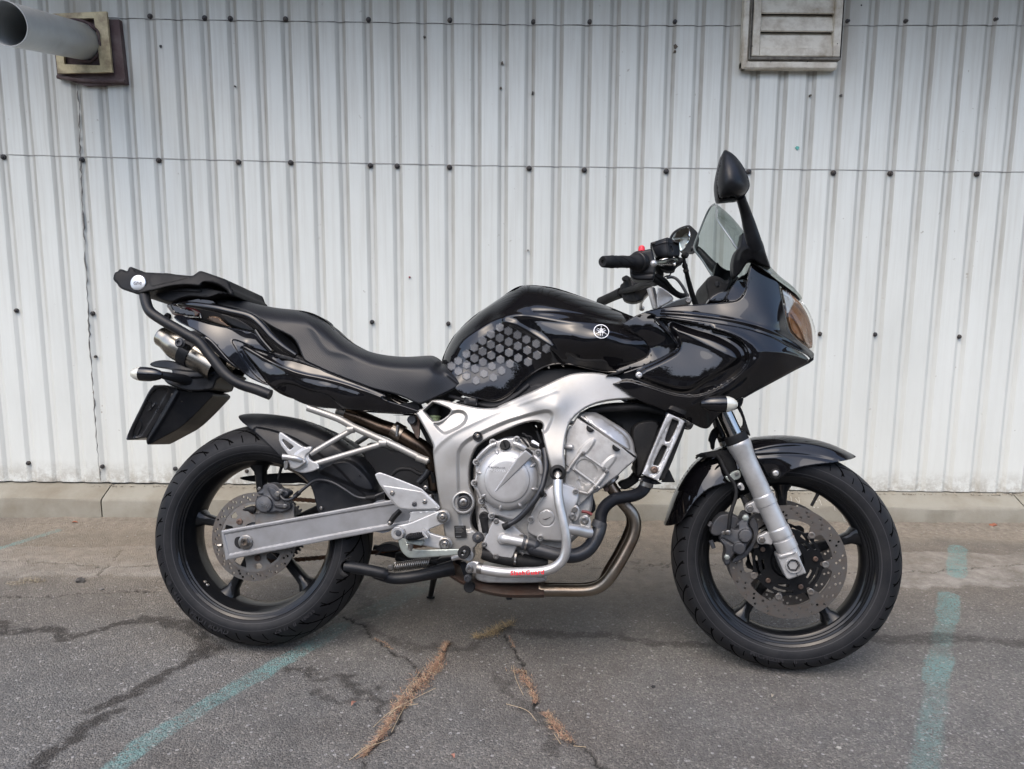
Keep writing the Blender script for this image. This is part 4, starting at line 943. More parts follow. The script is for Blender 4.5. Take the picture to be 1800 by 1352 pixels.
ring_text('lettering', 'ZR 17', WR, .266, -69, .0150, .0873, rw, 'B', tt, 1.1, True, -.3); ring_text('lettering', '180/55', WR, .266, -51, .0150, .0873, rw, 'B', tt, 1.1, True, -.3); ring_text('lettering', 'II', WR, .266, -60.5, .0180, .0875, rw, 'B', tt, 1.1, True, -.3); ring_text('lettering', 'MICHELIN', WR, .265, 195, .0080, .0873, rw, 'B', tt, 1.3, True, -.3)
V, F = lat_lathe([(0, .0895), (.0065, .0893)], Vector((WR.x+.266*math.cos(R_(-150)), 0, WR.z+.266*math.sin(R_(-150)))), 16, False); mesh('tyre_mark', V, F, tt, rw)
# balance weights on the rear rim
for a, k in ((-138, 0), (-131, 1)):
    for j in range(2):
        aa = R_(a+j*3.2); pos = (WR.x+.2035*math.cos(aa), -.040 if k == 0 else .028, WR.z+.2035*math.sin(aa)); box('balance_weight', pos, (.004, .016, .0095), m['bolt'], rw, 'B', rot=aa)
# ------------------------------------------------------------------ brake discs
def disc(c, ro, ri, lat, wl, fr, rings, nh, tabs, tabr, ph, th=.005, car=None):
    out = circ(0, 0, ro, 96); n = 140; inn = []
    for i in range(n):
        a = 2*math.pi*i/n; r = ri
        if tabs:
            d = min(abs((a-ph-2*math.pi*k/tabs+math.pi) % (2*math.pi)-math.pi) for k in range(tabs)); r = ri-(ri-tabr+.008)*math.exp(-(d/.105)**4)
        inn.append((r*math.cos(a), r*math.sin(a)))
    hs = []
    for k in range(nh):
        for j, rr in enumerate(rings):
            a = 2*math.pi*(k+j*.33+(.12 if (k % 3) == j else 0))/nh; hs.append(circ(rr*math.cos(a), rr*math.sin(a), .0036, 8))
    d = plate2('brake_disc', [out, inn]+hs, -lat, -lat+th, m['disc'], wl, fr, (c.x, 0, c.z))
    return d
fd = disc(WF, .149, .1135, .064, fw, 'S', (.1225, .1315, .1405), 24, 7, .090, R_(51))
disc(WF, .149, .1135, -.059, fw, 'S', (.1225, .1315, .1405), 24, 7, .090, R_(30))
fc = Vector(WF)
def carrier(lat, slots=True, fr='S', wl=fw, ph=R_(10)):
    out = []; 
    for i in range(140):
        a = 2*math.pi*i/140; d = min(abs((a-R_(51)-2*math.pi*k/7+math.pi) % (2*math.pi)-math.pi) for k in range(7)); out.append(((.0885+.009*math.exp(-(d/.13)**4))*math.cos(a), (.0885+.009*math.exp(-(d/.13)**4))*math.sin(a)))
    hs = [circ(0, 0, .043, 40)]
    for k in range(5):
        for f, (r0, da) in enumerate(((.078, .33), (.063, .22))):
            a0 = ph+2*math.pi*(k+.5)/5; hs.append([( (r0+.0035)*math.cos(a0+t*da), (r0+.0035)*math.sin(a0+t*da)) for t in np.linspace(-1, 1, 9)]+[((r0-.0035)*math.cos(a0+t*da), (r0-.0035)*math.sin(a0+t*da)) for t in np.linspace(1, -1, 9)])
    return plate2('disc_carrier', [out]+hs, -lat, -lat+.006, m['wheel'], wl, fr, (WF.x, 0, WF.z))
carrier(.0625); carrier(-.058)
def around(c, r, n, ph): return [(c.x+r*math.cos(ph+2*math.pi*k/n), c.z+r*math.sin(ph+2*math.pi*k/n)) for k in range(n)]
for x, z in around(WF, .0945, 7, R_(51)): lathe('disc_button', (x, -.0655, z), [(.0090, 0), (.0090, .002), (.0078, .003), (.0045, .003), (.0043, .0008), (0, .0008)], m['discin'], fw, 'S', 20, loc=True)
for x, z in around(WF, .0705, 5, R_(10)): lathe('disc_bolt', (x, -.066, z), [(.0068, 0), (.0066, .003), (.005, .0045), (.0026, .0045), (.0025, .002), (0, .002)], m['rust'], fw, 'S', 16, loc=True)
lathe('hub', (WF.x, 0, WF.z), [(.048, .02), (.043, .058), (.036, .066), (.033, .066), (.031, .062), (.02, .062), (.018, .085), (0, .085)], m['wheel'], fw, 'S', 40, loc=True)
for x, z in around(WF, .024, 2, R_(170)): lathe('hub_recess', (x, -.0622, z), [(.0075, .0), (.007, .001), (0, .0008)], m['gap'], fw, 'S', 14, loc=True)
rd = disc(WR, .1225, .0965, .0745, rw, 'B', (.1035, .1095, .1155), 22, 0, 0, 0)
cut = [circ(0, 0, .040, 36)]; 
for k in range(5):
    a0 = R_(30)+k*2*math.pi/5
    cut.append([(r*math.cos(a0+t), r*math.sin(a0+t)) for r, t in ((.089, -.24), (.090, .0), (.088, .20), (.078, .16), (.064, .02), (.060, -.14), (.070, -.28))])
    a1 = a0+R_(36); cut.append([(r*math.cos(a1+t), r*math.sin(a1+t)) for r, t in ((.090, -.12), (.0905, .06), (.085, .12), (.074, .03), (.076, -.10))])
plate2('disc_carrier', [circ(0, 0, .0968, 80)]+cut, -.0735, -.0695, m['discin'], rw, 'B', (WR.x, 0, WR.z))
for x, z in around(WR, .060, 5, R_(66)): lathe('disc_bolt', (x, -.0735, z), [(.0085, 0), (.0085, .004), (.0045, .005), (.0043, .002), (0, .002)], m['rust'], rw, 'B', 16, loc=True)
lathe('hub', (WR.x, 0, WR.z), [(.05, .03), (.046, .066), (.034, .069), (.02, .07), (.018, .105), (0, .105)], m['wheel'], rw, 'B', 40, loc=True)
# sprocket
sp_ = []
for i in range(46*4): a = 2*math.pi*i/(46*4); sp_.append(((.0975 if i % 4 < 2 else .0895)*math.cos(a), (.0975 if i % 4 < 2 else .0895)*math.sin(a)))
plate2('sprocket', [sp_, circ(0, 0, .05, 40)]+[circ(.071*math.cos(k*1.047), .071*math.sin(k*1.047), .011, 14) for k in range(6)], .082, .088, m['caliper'], rw, 'B', (WR.x, 0, WR.z))
# chain
cp = []; r1 = .094; fx, fz, r2 = .60, ZR+.035, .034
for a in np.linspace(90, 270, 40): cp.append((WR.x+r1*math.cos(R_(a)), WR.z+r1*math.sin(R_(a))))
for t in np.linspace(.02, .98, 60): cp.append((WR.x+(fx)*t, WR.z-r1+(fz-r2-(WR.z-r1))*t-.010*math.sin(math.pi*t)))
for a in np.linspace(-90, 90, 14): cp.append((fx+r2*math.cos(R_(a)), fz+r2*math.sin(R_(a))))
for t in np.linspace(.02, .98, 60): cp.append((fx*(1-t), (fz+r2)*(1-t)+(WR.z+r1)*t))
cp = np.array(cp); L = np.r_[0, np.cumsum(np.hypot(*np.diff(np.vstack([cp, cp[:1]]), axis=0).T))]; nl = int(L[-1]/.0159/2)*2; pr = []
cpc = np.vstack([cp, cp[:1]])
for k in range(nl):
    s0 = L[-1]*k/nl; s1 = L[-1]*(k+1)/nl; a = np.array([np.interp(s0, L, cpc[:, 0]), np.interp(s0, L, cpc[:, 1])]); b_ = np.array([np.interp(s1, L, cpc[:, 0]), np.interp(s1, L, cpc[:, 1])]); d = (b_-a)/np.linalg.norm(b_-a); nn = np.array([-d[1], d[0]])
    o8 = [a-d*.005+nn*.005, a+nn*.0062, (a+b_)/2+nn*.0046, b_+nn*.0062, b_+d*.005+nn*.005, b_+d*.005-nn*.005, b_-nn*.0062, (a+b_)/2-nn*.0046, a-nn*.0062, a-d*.005-nn*.005]
    for y in ((.0775, .094) if k % 2 else (.0795, .092)):
        v = [(p[0], y-.0008, p[1]) for p in o8]+[(p[0], y+.0008, p[1]) for p in o8]; f = [tuple(range(10)), tuple(reversed(range(10, 20)))]+[(i, i+10, (i+1) % 10+10, (i+1) % 10) for i in range(10)]; pr.append((np.array(v), f))
    v = [(a[0]+.0045*math.cos(t), y, a[1]+.0045*math.sin(t)) for y in (.076, .0955) for t in np.arange(8)*math.pi/4]; pr.append((np.array(v), [(i, (i+1) % 8, (i+1) % 8+8, i+8) for i in range(8)]+[tuple(range(8)), tuple(range(8, 16))]))
V, F = join(pr); mesh('chain', V, F, m['chain'], bike, 'B', 0)
# ------------------------------------------------------------------ swingarm
so_ = q('B', (435, 672), (437, 670), (900, 588), (1380, 500), (1500, 480), (1600, 470), (1600, 620), (1392, 655), (1393, 657), (900, 748), (464, 832), (462, 831))
swl, _ = panel('swingarm', [p for p in so_], .122, m['swing'], bike, edge=2.2, drop=.002, thick=.034, sp=3.6, ch=0,
      feats=[(q('B', (452, 688), (453, 687), (900, 607), (1400, 520), (1620, 500), (1620, 600), (1400, 628), (900, 720), (482, 802), (480, 803)), -.0026, 1.6)], mirror=True)
tube('swingarm_brace', [tuple(PA([PX_], [PY_], .10)[0]) for PX_, PY_ in (q('B', (1330, 590))[0],)] + [tuple(PA([PX_], [PY_], -.10)[0]) for PX_, PY_ in (q('B', (1330, 590))[0],)], .045, m['swing'], bike, loc=True, n=16, sm=2)
slot = q('Q', (350, 760), (358, 720), (385, 700), (430, 700), (430, 850), (385, 830), (355, 800)); panel('axle_slot', slot, .1235, m['gap'], swl, edge=.8, drop=.001, thick=.003, sp=3)
lathe('axle_nut', (*q('Q', (492, 762))[0], .121), [(.0175, -.01), (.0175, .0035), (.0165, .0045), (.0125, .005), (.0122, .010), (.0108, .0115), (.0072, .0115), (.0068, .002), (0, .002)], m['bolt'], swl, 'B', 6)
lathe('axle_washer', (*q('Q', (485, 765))[0], .1215), [(.0195, 0), (.0195, .0025), (.0185, .003), (.011, .003)], m['bolt'], swl, 'B', 32)
lathe('axle_end', (*q('Q', (485, 758))[0], .124), [(.0100, .008), (.0096, .0105), (.0082, .0105), (.0078, .001), (0, .001)], m['steel'], swl, 'B', 24)
lathe('adjuster_bolt', (*q('Q', (205, 805))[0], .108), [(.0055, 0), (.0055, .006), (.0045, .0065), (.0045, .012), (0, .012)], m['bolt'], swl, 'B', 6, axis=(-1, 0, -.05)); lathe('adjuster_bolt', (*q('Q', (175, 808))[0], .108), [(.0052, -.003), (.0052, .001), (.0035, .0015), (.003, .006), (0, .006)], m['bolt'], swl, 'B', 6, axis=(-1, 0, -.05))
# ------------------------------------------------------------------ rear caliper and its bracket
cal, _ = panel('rear_caliper_bracket', q('Q', (600, 400), (830, 395), (960, 340), (1010, 280), (1045, 290), (1060, 340), (1065, 480), (1065, 540), (600, 640), (600, 560), (600, 470)), .088, m['discin'], bike, edge=2, drop=.003, thick=.012, sp=6, ch=1)
cb, _ = panel('rear_brake_caliper', q('Q', (600, 260), (640, 215), (700, 195), (660, 205), (620, 190), (650, 150), (690, 130), (690, 90), (740, 65), (800, 60), (850, 75), (880, 110), (900, 130), (985, 150), (1005, 175), (1000, 210), (940, 240), (960, 275), (1010, 285), (1030, 320), (1020, 370), (960, 400), (900, 420), (860, 400), (800, 420), (690, 425), (625, 390), (598, 330)),
      [(x, y, l) for x, y, l in q('Q', (700, 310, .112), (620, 310, .108), (800, 350, .108), (960, 330, .106), (760, 100, .103), (950, 180, .110), (680, 150, .098), (880, 250, .106))], m['caliper'], bike, edge=3.2, drop=.008, thick=.03, sp=4, ch=2,
      feats=[(circ(*q('Q', (700, 315))[0], 15.2, 24), .006, 1.5), (q('Q', (740, 110), (800, 100), (910, 210), (890, 270), (830, 270), (780, 190)), .005, 2.), (q('Q', (830, 300), (960, 300), (990, 340), (960, 370), (830, 350)), .006, 2.5)])
side_text('caliper_lettering', 'NISSIN', (*q('Q', (690, 325))[0], .121), .0095, M('caliper_mark', (.12, .125, .13), .5, .4), cb, 'B', ang=-17, sx=1.15, ext=.0005)
for p, r in (((905, 160), .0058), ((955, 335), .005), ((650, 130), .004), ((870, 190), .007)): bolt((*q('Q', p)[0], .116), r, m['bolt'], cb, 'B', h=.006, name='caliper_bolt', kind='hex')
tube('bleed_nipple', [(*q('Q', (600, 385))[0], .105), (*q('Q', (560, 375))[0], .106), (*q('Q', (510, 372))[0], .107), (*q('Q', (480, 380))[0], .107), (*q('Q', (455, 378))[0], .107)], [.009, .0105, .006, .0035, .002], m['rubber'], cb)
tube('rear_brake_hose', [(*p[:2], l) for p, l in zip(q('K', (215, 880), (270, 935), (350, 930), (430, 865), (520, 790), (620, 715), (720, 700), (850, 735), (980, 810), (1100, 890), (1180, 915), (1290, 915), (1380, 880), (1480, 830), (1600, 690)), [.113, .117, .12, .12, .118, .115, .113, .113, .113, .112, .11, .11, .11, .1, .09])], .0042, m['rubberhose'], bike)
for a, b_ in (((395, 893), (445, 852)), ((1240, 915), (1350, 905))): tube('hose_clip', [(*q('K', a)[0], .1155 if a[0] < 900 else .11), (*q('K', b_)[0], .1195 if a[0] < 900 else .11)], .0068, m['rubber'], bike, sm=2)
# ------------------------------------------------------------------ chain guard (far side) and rear hugger
panel('chain_guard', q('B', (515, 376), (640, 360), (860, 345), (1020, 380), (1100, 470), (1000, 470), (900, 400), (800, 412), (600, 400)), -.075, m['matt'], bike, edge=1.5, drop=.002, thick=.03, sp=9)
hug = q('B', (526, 36), (560, 24), (640, 20), (760, 30), (870, 52), (980, 92), (1090, 150), (1190, 222), (1262, 290), (1312, 370), (1335, 450), (1345, 530), (1200, 560), (1000, 575), (970, 568), (955, 490), (930, 410), (880, 350), (800, 300), (740, 235), (680, 175), (620, 120), (585, 95), (548, 68))
hctrl = q('B', (540, 45, .06), (600, 90, .088), (760, 130, .092), (760, 40, .07), (900, 200, .098), (980, 110, .08), (900, 350, .098), (1100, 250, .10), (1200, 300, .095), (1000, 500, .10), (1250, 450, .095), (1320, 500, .085), (1150, 540, .098))
panel('rear_hugger_fender', hug, hctrl, m['satin'], bike, edge=1.5, drop=.0015, thick=.004, sp=6, ch=2,
      feats=[(q('B', (590, 92), (700, 108), (830, 150), (960, 230), (1080, 320), (1180, 430), (1260, 500), (1400, 560), (1200, 700), (900, 620), (700, 300)), -.006, 5.),
             (q('B', (960, 330), (1040, 370), (1140, 410), (1230, 450), (1290, 450), (1270, 400), (1180, 300), (1100, 270)), .010, 8.), (q('B', (830, 60), (1000, 130), (1200, 260), (1290, 420)), .003, 4., False)],
      domes=[(q('B', (526, 36), (560, 24), (640, 20), (760, 30), (870, 52), (980, 92), (1090, 150), (1190, 222), (1262, 290), (1312, 370), (1335, 450)), 22, .085)], mirror=True)
bolt((*q('K', (708, 1035))[0], .104), .005, m['bolt'], bike, kind='button', name='fender_bolt'); bolt((*q('K', (1162, 650))[0], .112), .002, m['gap'], bike, kind='button', name='fender_rivet')
# ------------------------------------------------------------------ subframe rails and passenger peg hangers
fp = m['frame']
tube('subframe_rail', [(x, y, .125) for x, y in q('A', (1285, 985))+q('K', (900, -30), (1100, 75), (1350, 190), (1600, 300), (1760, 378), (1920, 455))], .0098, fp, bike, mirror=True)
tube('peg_strut', [(*q('K', (1075, 105))[0], .125), (*q('K', (830, 245))[0], .137), (*q('K', (580, 392))[0], .148)], .0078, fp, bike, sm=3, mirror=True)
tube('peg_strut', [(*q('K', (1455, 265))[0], .125), (*q('K', (1050, 385))[0], .137), (*q('K', (640, 508))[0], .148)], .0080, fp, bike, sm=3, mirror=True)
for a, b_ in (((1025, 105), (1100, 95)), ((1400, 262), (1490, 262))): tube('weld_collar', [(*q('K', a)[0], .126), (*q('K', b_)[0], .126)], .0108, fp, bike, sm=2)
ph, _ = panel('passenger_peg_hanger', q('K', (206, 135), (225, 132), (330, 205), (470, 300), (520, 315), (570, 300), (590, 305), (594, 335), (560, 400), (555, 440), (600, 480), (645, 490), (660, 500), (690, 552), (640, 585), (560, 610), (480, 620), (410, 600), (340, 560), (310, 500), (330, 430), (300, 380), (206, 262)),
      .156, m['silver'], bike, edge=1.6, drop=.002, thick=.010, sp=4, holes=[q('K', (245, 222), (262, 215), (378, 296), (378, 312), (340, 345), (322, 340), (245, 245))], feats=[(q('K', (350, 440), (480, 330), (600, 300), (600, 350), (500, 420), (560, 520), (430, 600)), .004, 4.)], ch=1)
tube('passenger_peg', [(*p[:2], l) for p, l in zip(q('K', (245, 428), (300, 430), (420, 448), (470, 470)), (.185, .182, .176, .172))], [.0085, .0075, .0078, .007], m['alu'], bike, sm=6)
for k in range(9):
    p = q('K', (285+k*17, 425+k*3.0))[0]; tube('peg_rib', [(p[0], p[1]-3.2, .181-k*.0008), (p[0]+.6, p[1]+3.2, .181-k*.0008)], .0022, m['alu'], ph, sm=2, n=8)
panel('peg_clevis', q('K', (290, 470), (400, 460), (440, 430), (470, 425), (530, 480), (520, 505), (440, 560), (390, 580), (330, 560), (320, 520)), .172, m['alu'], ph, edge=2.5, drop=.006, thick=.012, sp=4); panel('peg_bracket', q('K', (262, 470), (310, 475), (320, 500), (300, 585), (260, 580), (265, 540)), .178, m['bolt'], ph, edge=1.5, drop=.003, thick=.01, sp=4)
# ------------------------------------------------------------------ main frame
fo = q('C', (420, 86), (428, 84), (480, 80), (560, 98), (650, 120), (740, 136), (830, 132)) + q('X', (876, 714), (917, 696), (955, 679), (989, 662), (1014, 655), (1050, 655), (1075, 660), (1150, 672), (1150, 700), (1108, 701), (1068, 704), (1038, 712), (1016, 726), (1001, 743), (994, 767), (991, 793), (993, 812), (994, 830), (972, 834), (966, 815), (958, 784), (954, 765), (953, 757))
fo += q('C', (1122, 240), (1100, 216), (1050, 216), (980, 232), (900, 265), (800, 310), (740, 345), (700, 378), (672, 430), (656, 510), (655, 600), (668, 650), (690, 690), (694, 740), (668, 800), (664, 850), (678, 895), (735, 935), (700, 1000), (680, 1015), (690, 1060), (670, 1100), (600, 1060), (520, 1010), (500, 900), (480, 780), (462, 660), (440, 500), (430, 400), (436, 362), (330, 172), (318, 164), (352, 138), (370, 138))
fh = q('C', (370, 150), (378, 146), (425, 100), (432, 98), (500, 122), (545, 142), (540, 165), (500, 200), (465, 215), (430, 216), (425, 210))
fct = [*q('C', (340, 160, .150), (430, 88, .145), (600, 140, .158), (440, 300, .168), (560, 330, .178), (500, 600, .178), (620, 500, .178), (600, 900, .170), (520, 980, .166), (690, 1050, .168), (700, 950, .175), (800, 180, .168), (750, 290, .178), (900, 160, .170), (1060, 100, .176), (1100, 190, .180), (1200, 120, .186), (1190, 350, .196), (1230, 450, .205)), *q('X', (900, 712, .158), (990, 665, .158), (1050, 660, .150), (1150, 685, .135), (1000, 720, .178), (1040, 690, .160), (985, 820, .205))]
fb, ff = panel('main_frame', fo, fct, fp, bike, edge=3.2, drop=.007, thick=.03, sp=6, holes=[fh], ch=2,
      feats=[(q('C', (600, 900), (592, 700), (585, 440), (592, 400), (625, 350), (700, 305), (800, 258), (900, 215), (1000, 185), (1090, 160), (1150, 150), (1176, 165), (1178, 200), (1130, 300), (1090, 260), (900, 330), (700, 440), (720, 700), (700, 900)), -.0085, 8.),
             (q('C', (430, 225), (475, 235), (545, 160), (600, 150), (638, 170), (640, 205), (610, 245), (520, 288), (490, 290)), -.010, 7.),
             (q('C', (430, 400), (470, 350), (560, 280), (700, 215), (840, 150), (1000, 95), (1200, 20)), .0025, 5., False)])
lathe('pivot_boss', (*q('C', (622, 722))[0], .172), [(.0300, -.01), (.0300, .006), (.0285, .009), (.0255, .010), (.0235, .008), (.0230, -.002), (.0175, -.002)], fp, fb, 'B', 40)
lathe('pivot_seal', (*q('C', (622, 722))[0], .172), [(.0230, -.002), (.021, .002), (.018, .0), (.017, -.003), (.0165, .004), (.014, .005), (.0135, .001), (0, .001)], m['caliper'], fb, 'B', 36)
lathe('pivot_bolt', (*q('C', (622, 722))[0], .174), [(.0105, 0), (.010, .004), (.0075, .0055), (.0042, .0055), (.004, .002), (0, .002)], m['bolt'], fb, 'B', 24)
lathe('frame_bolt_recess', (*q('C', (710, 311))[0], .1775), [(.0128, .001), (.0122, .0025), (.0108, .002), (.0100, -.001), (0, -.001)], m['gap'], fb, 'B', 30); bolt((*q('C', (711, 308))[0], .1765), .0062, m['bolt'], fb, kind='button', name='frame_bolt', h=.004)
# maker's plate on the frame
lp, _ = panel('information_sticker', q('N', (950, 266), (1072, 264), (1080, 392), (958, 396)), .1782, m['matt'], fb, edge=.4, drop=.0003, thick=.002, sp=5, ch=0)
for k, (w0, xo) in enumerate(((.84, 0), (.62, .05), (.72, .02), (.78, .06), (.66, .02), (0, 0), (0, 0), (.52, .12))):
    if w0: p0, p1 = q('N', (962+xo*60, 280+k*14.0), (962+xo*60+w0*105, 279+k*14.0)); panel('sticker_print', [(p0[0], p0[1]-.3), (p1[0], p1[1]-.3), (p1[0], p1[1]+.3), (p0[0], p0[1]+.3)], .1792, m['badge'] if k in (0, 7) else m['discin'], lp, edge=0, thick=.0008, sp=6, ch=0)
# rear shock reservoir and other things seen through the openings
lathe('brake_fluid_reservoir', (*q('C', (433, 190))[0], .09), [(.0, -.028), (.019, -.028), (.019, -.002), (.021, -.001), (.021, .003), (.019, .004), (.018, .018), (0, .02)], m['green'], bike, 'B', 24, axis=(0, 0, 1)); lathe('reservoir_cap', (*q('C', (433, 150))[0], .09), [(0, -.012), (.022, -.012), (.023, -.008), (.022, .01), (0, .012)], m['matt'], bike, 'B', 24, axis=(0, 0, 1))
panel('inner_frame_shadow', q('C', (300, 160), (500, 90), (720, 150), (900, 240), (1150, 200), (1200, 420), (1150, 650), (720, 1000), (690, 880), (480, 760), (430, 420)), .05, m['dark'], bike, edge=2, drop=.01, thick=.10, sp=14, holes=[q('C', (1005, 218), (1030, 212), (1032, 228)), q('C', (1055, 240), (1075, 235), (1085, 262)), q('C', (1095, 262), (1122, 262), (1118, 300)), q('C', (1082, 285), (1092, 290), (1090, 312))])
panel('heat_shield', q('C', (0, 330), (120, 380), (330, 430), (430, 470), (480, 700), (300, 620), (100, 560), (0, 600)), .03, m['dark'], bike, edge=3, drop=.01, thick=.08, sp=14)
tube('shock_hose', [(*p[:2], .10) for p in q('C', (150, 580), (210, 520), (290, 515), (350, 545), (420, 540), (440, 600))], .006, m['rubber'], bike)
tube('brake_light_switch', [(*q('C', (340, 600))[0], .13), (*q('C', (380, 560))[0], .13), (*q('C', (405, 520))[0], .13)], .009, m['satin'], bike, sm=3); bolt((*q('C', (385, 632))[0], .15), .0075, m['bolt'], bike, kind='button', name='bracket_bolt'); bolt((*q('C', (395, 463))[0], .132), .0085, m['bolt'], bike, kind='button', name='subframe_bolt', h=.006)
tube('subframe_lug', [(*q('C', (330, 440))[0], .128), (*q('C', (400, 466))[0], .128)], .0108, fp, bike, sm=2)
# ------------------------------------------------------------------ rearset: heel plate, hanger, pedal
hp, _ = panel('heel_guard', q('C', (68, 556), (72, 545), (90, 536), (110, 538), (200, 572), (350, 632), (368, 645), (470, 745), (474, 760), (462, 772), (232, 772), (195, 745), (150, 690), (108, 625), (95, 610)), .196, m['silver'], bike, edge=1.6, drop=.002, thick=.005, sp=4, ch=1)
panel('guard_plate', q('C', (112, 620), (120, 616), (350, 652), (374, 660), (452, 735), (462, 752), (446, 766), (238, 767), (200, 744), (120, 634)), .2005, m['silver'], hp, edge=1.5, drop=.002, thick=.004, sp=4, ch=1)
for p, dk in (((176, 665), 0), ((380, 718), 0), ((315, 733), 1)): bolt((*q('C', p)[0], .201), .0066, m['bolt'] if not dk else m['caliper'], hp, kind='button', name='guard_bolt')
hg, _ = panel('footrest_hanger', q('N', (306, 300), (330, 275), (375, 258), (470, 240), (640, 170), (770, 112), (830, 95), (880, 115), (905, 165), (895, 215), (850, 240), (760, 275), (690, 302), (682, 325), (705, 345), (780, 368), (865, 388), (915, 420), (926, 470), (900, 512), (850, 520), (780, 508), (640, 478), (500, 440), (380, 395), (310, 372)) , .198, m['silver'], bike, edge=2.2, drop=.004, thick=.012, sp=4, ch=1,
      feats=[(circ(*q('N', (828, 170))[0], 10.5, 20), .003, 1.), (circ(*q('N', (852, 455))[0], 10.5, 20), .003, 1.)])
panel('hanger_web', q('N', (470, 120), (640, 105), (780, 100), (760, 130), (640, 175), (480, 235), (475, 205), (490, 170)), .19, m['silver'], hg, edge=1.5, drop=.003, thick=.006, sp=5, ch=1)
for p in ((828, 170), (852, 455)):
    c = q('N', p)[0]; lathe('hanger_washer', (*c, .201), [(.0150, -.002), (.0150, .001), (.013, .002), (.0125, 0), (.0115, .0), (.011, .002), (.0098, .002), (.0094, .0)], m['bolt'], hg, 'B', 36); bolt((*c, .2015), .0082, m['bolt'], hg, kind='button', name='hanger_bolt', h=.005)
pd, _ = panel('brake_pedal', q('N', (358, 402), (400, 398), (440, 400), (455, 460), (490, 505), (545, 522), (700, 520), (1010, 512), (1060, 520), (1060, 570), (900, 580), (700, 596), (500, 607), (455, 595), (400, 545), (372, 480)), .215, m['galv'], bike, edge=1.4, drop=.002, thick=.006, sp=4, ch=1)
lathe('pedal_toe_pad', (*q('N', (1068, 532))[0], .215), [(.0135, 0), (.0150, .004), (.0150, .034), (.0135, .038), (.005, .038)], m['rubber'], pd, 'B', 24); bolt((*q('N', (1060, 537))[0], .253), .0045, m['bolt'], pd, kind='button', name='pedal_bolt')
lathe('pedal_clamp', (*q('N', (368, 338))[0], .2), [(.0170, 0), (.0170, .018), (.015, .020), (.0095, .020), (.009, .017), (0, .017)], m['alu'], bike, 'B', 10); lathe('pedal_pivot', (*q('N', (368, 342))[0], .215), [(.0082, 0), (.008, .006), (.005, .007), (0, .006)], m['caliper'], bike, 'B', 12)
fpg, _ = panel('rider_footpeg', q('N', (432, 400), (445, 362), (480, 345), (520, 350), (560, 335), (620, 345), (640, 380), (600, 400), (560, 418), (500, 420), (450, 415)), q('N', (440, 390, .285), (520, 380, .27), (630, 380, .235)), m['rubber'], bike, edge=4.5, drop=.018, thick=.012, sp=3.2)
panel('footpeg_core', q('N', (436, 418), (500, 425), (610, 408), (640, 430), (610, 480), (560, 470), (500, 460), (440, 455)), q('N', (440, 430, .282), (530, 430, .265), (630, 430, .225)), m['galv'], fpg, edge=2.5, drop=.008, thick=.012, sp=3.5); panel('footpeg_mount', q('N', (585, 330), (605, 312), (670, 380), (672, 395), (620, 405), (640, 385)), .235, m['silver'], fpg, edge=1, drop=.002, thick=.03, sp=4, ch=0)
tube('footpeg_feeler', [(*q('N', (490, 462))[0], .27), (*q('N', (488, 500))[0], .27), (*q('N', (482, 525))[0], .27)], [.007, .0062, .0062], m['bolt'], fpg, sm=3, n=8)
for k in range(6): p = q('N', (500+k*22, 372-k*2.6))[0]; tube('peg_groove', [(p[0]-1.5, p[1]-4.5, .284-k*.006), (p[0]+1.8, p[1]+3.5, .282-k*.006)], .0016, m['gap'], fpg, sm=2, n=6)
tube('pedal_link', [(*q('N', (925, 610))[0], .19), (*q('N', (1000, 590))[0], .19), (*q('N', (1085, 600))[0], .19)], [.007, .0075, .011], m['alu'], bike, sm=3); lathe('link_eye', (*q('N', (1105, 575))[0], .19), [(.0135, 0), (.0135, .012), (.012, .014), (.008, .014), (.0075, .01), (0, .01)], m['alu'], bike, 'B', 22)
tube('side_switch', [(*q('C', (160, 855))[0], .14), (*q('C', (190, 810))[0], .14), (*q('C', (225, 775))[0], .14)], [.008, .0085, .0075], m['matt'], bike, sm=3, n=6); bolt((*q('C', (161, 853))[0], .15), .006, m['bolt'], bike, kind='button', name='switch_bolt')
# ------------------------------------------------------------------ folded centre stand, and the side stand on the far side with its foot on the ground
cpts = [(*p[:2], l) for p, l in zip(q('B', (1118, 868), (1180, 876), (1260, 890), (1340, 908))+q('N', (120, 762), (220, 800), (320, 822), (450, 815), (600, 790), (760, 752), (940, 708)), (.150, .148, .145, .14, .135, .13, .125, .12, .115, .105, .09))]
st = tube('centre_stand', cpts, [.0150]*7+[.0155, .016, .018, .021], m['satin'], bike, n=18, mirror=True)
panel('stand_foot', q('B', (1136, 820), (1132, 828), (1100, 850), (1098, 880), (1118, 905), (1142, 915), (1120, 928), (1092, 912), (1082, 880), (1086, 848), (1110, 832)), .165, m['matt'], st, edge=.8, drop=.001, thick=.034, sp=4, ch=1)
sfoot = PG(757, 1046, .012); spv = P(*q('N', (760, 700))[0], -.10)
sst = tube('side_stand', [tuple(sfoot), tuple(sfoot*.5+spv*.5), tuple(spv)], [.0085, .0095, .012], m['matt'], bike, loc=True, sm=4)
fv = [(sfoot.x+.014*math.cos(2*math.pi*k/14), sfoot.y+.012*math.sin(2*math.pi*k/14), sfoot.z-.004) for k in range(14)]
z_in = FI['B'].to_3x3() @ Vector((0, 0, 1)); V = np.array(fv); mesh('stand_foot', *shellify(V, [tuple(range(14))], V-np.array(z_in)*.006), m['matt'], sst, 'B', 30)
co = []
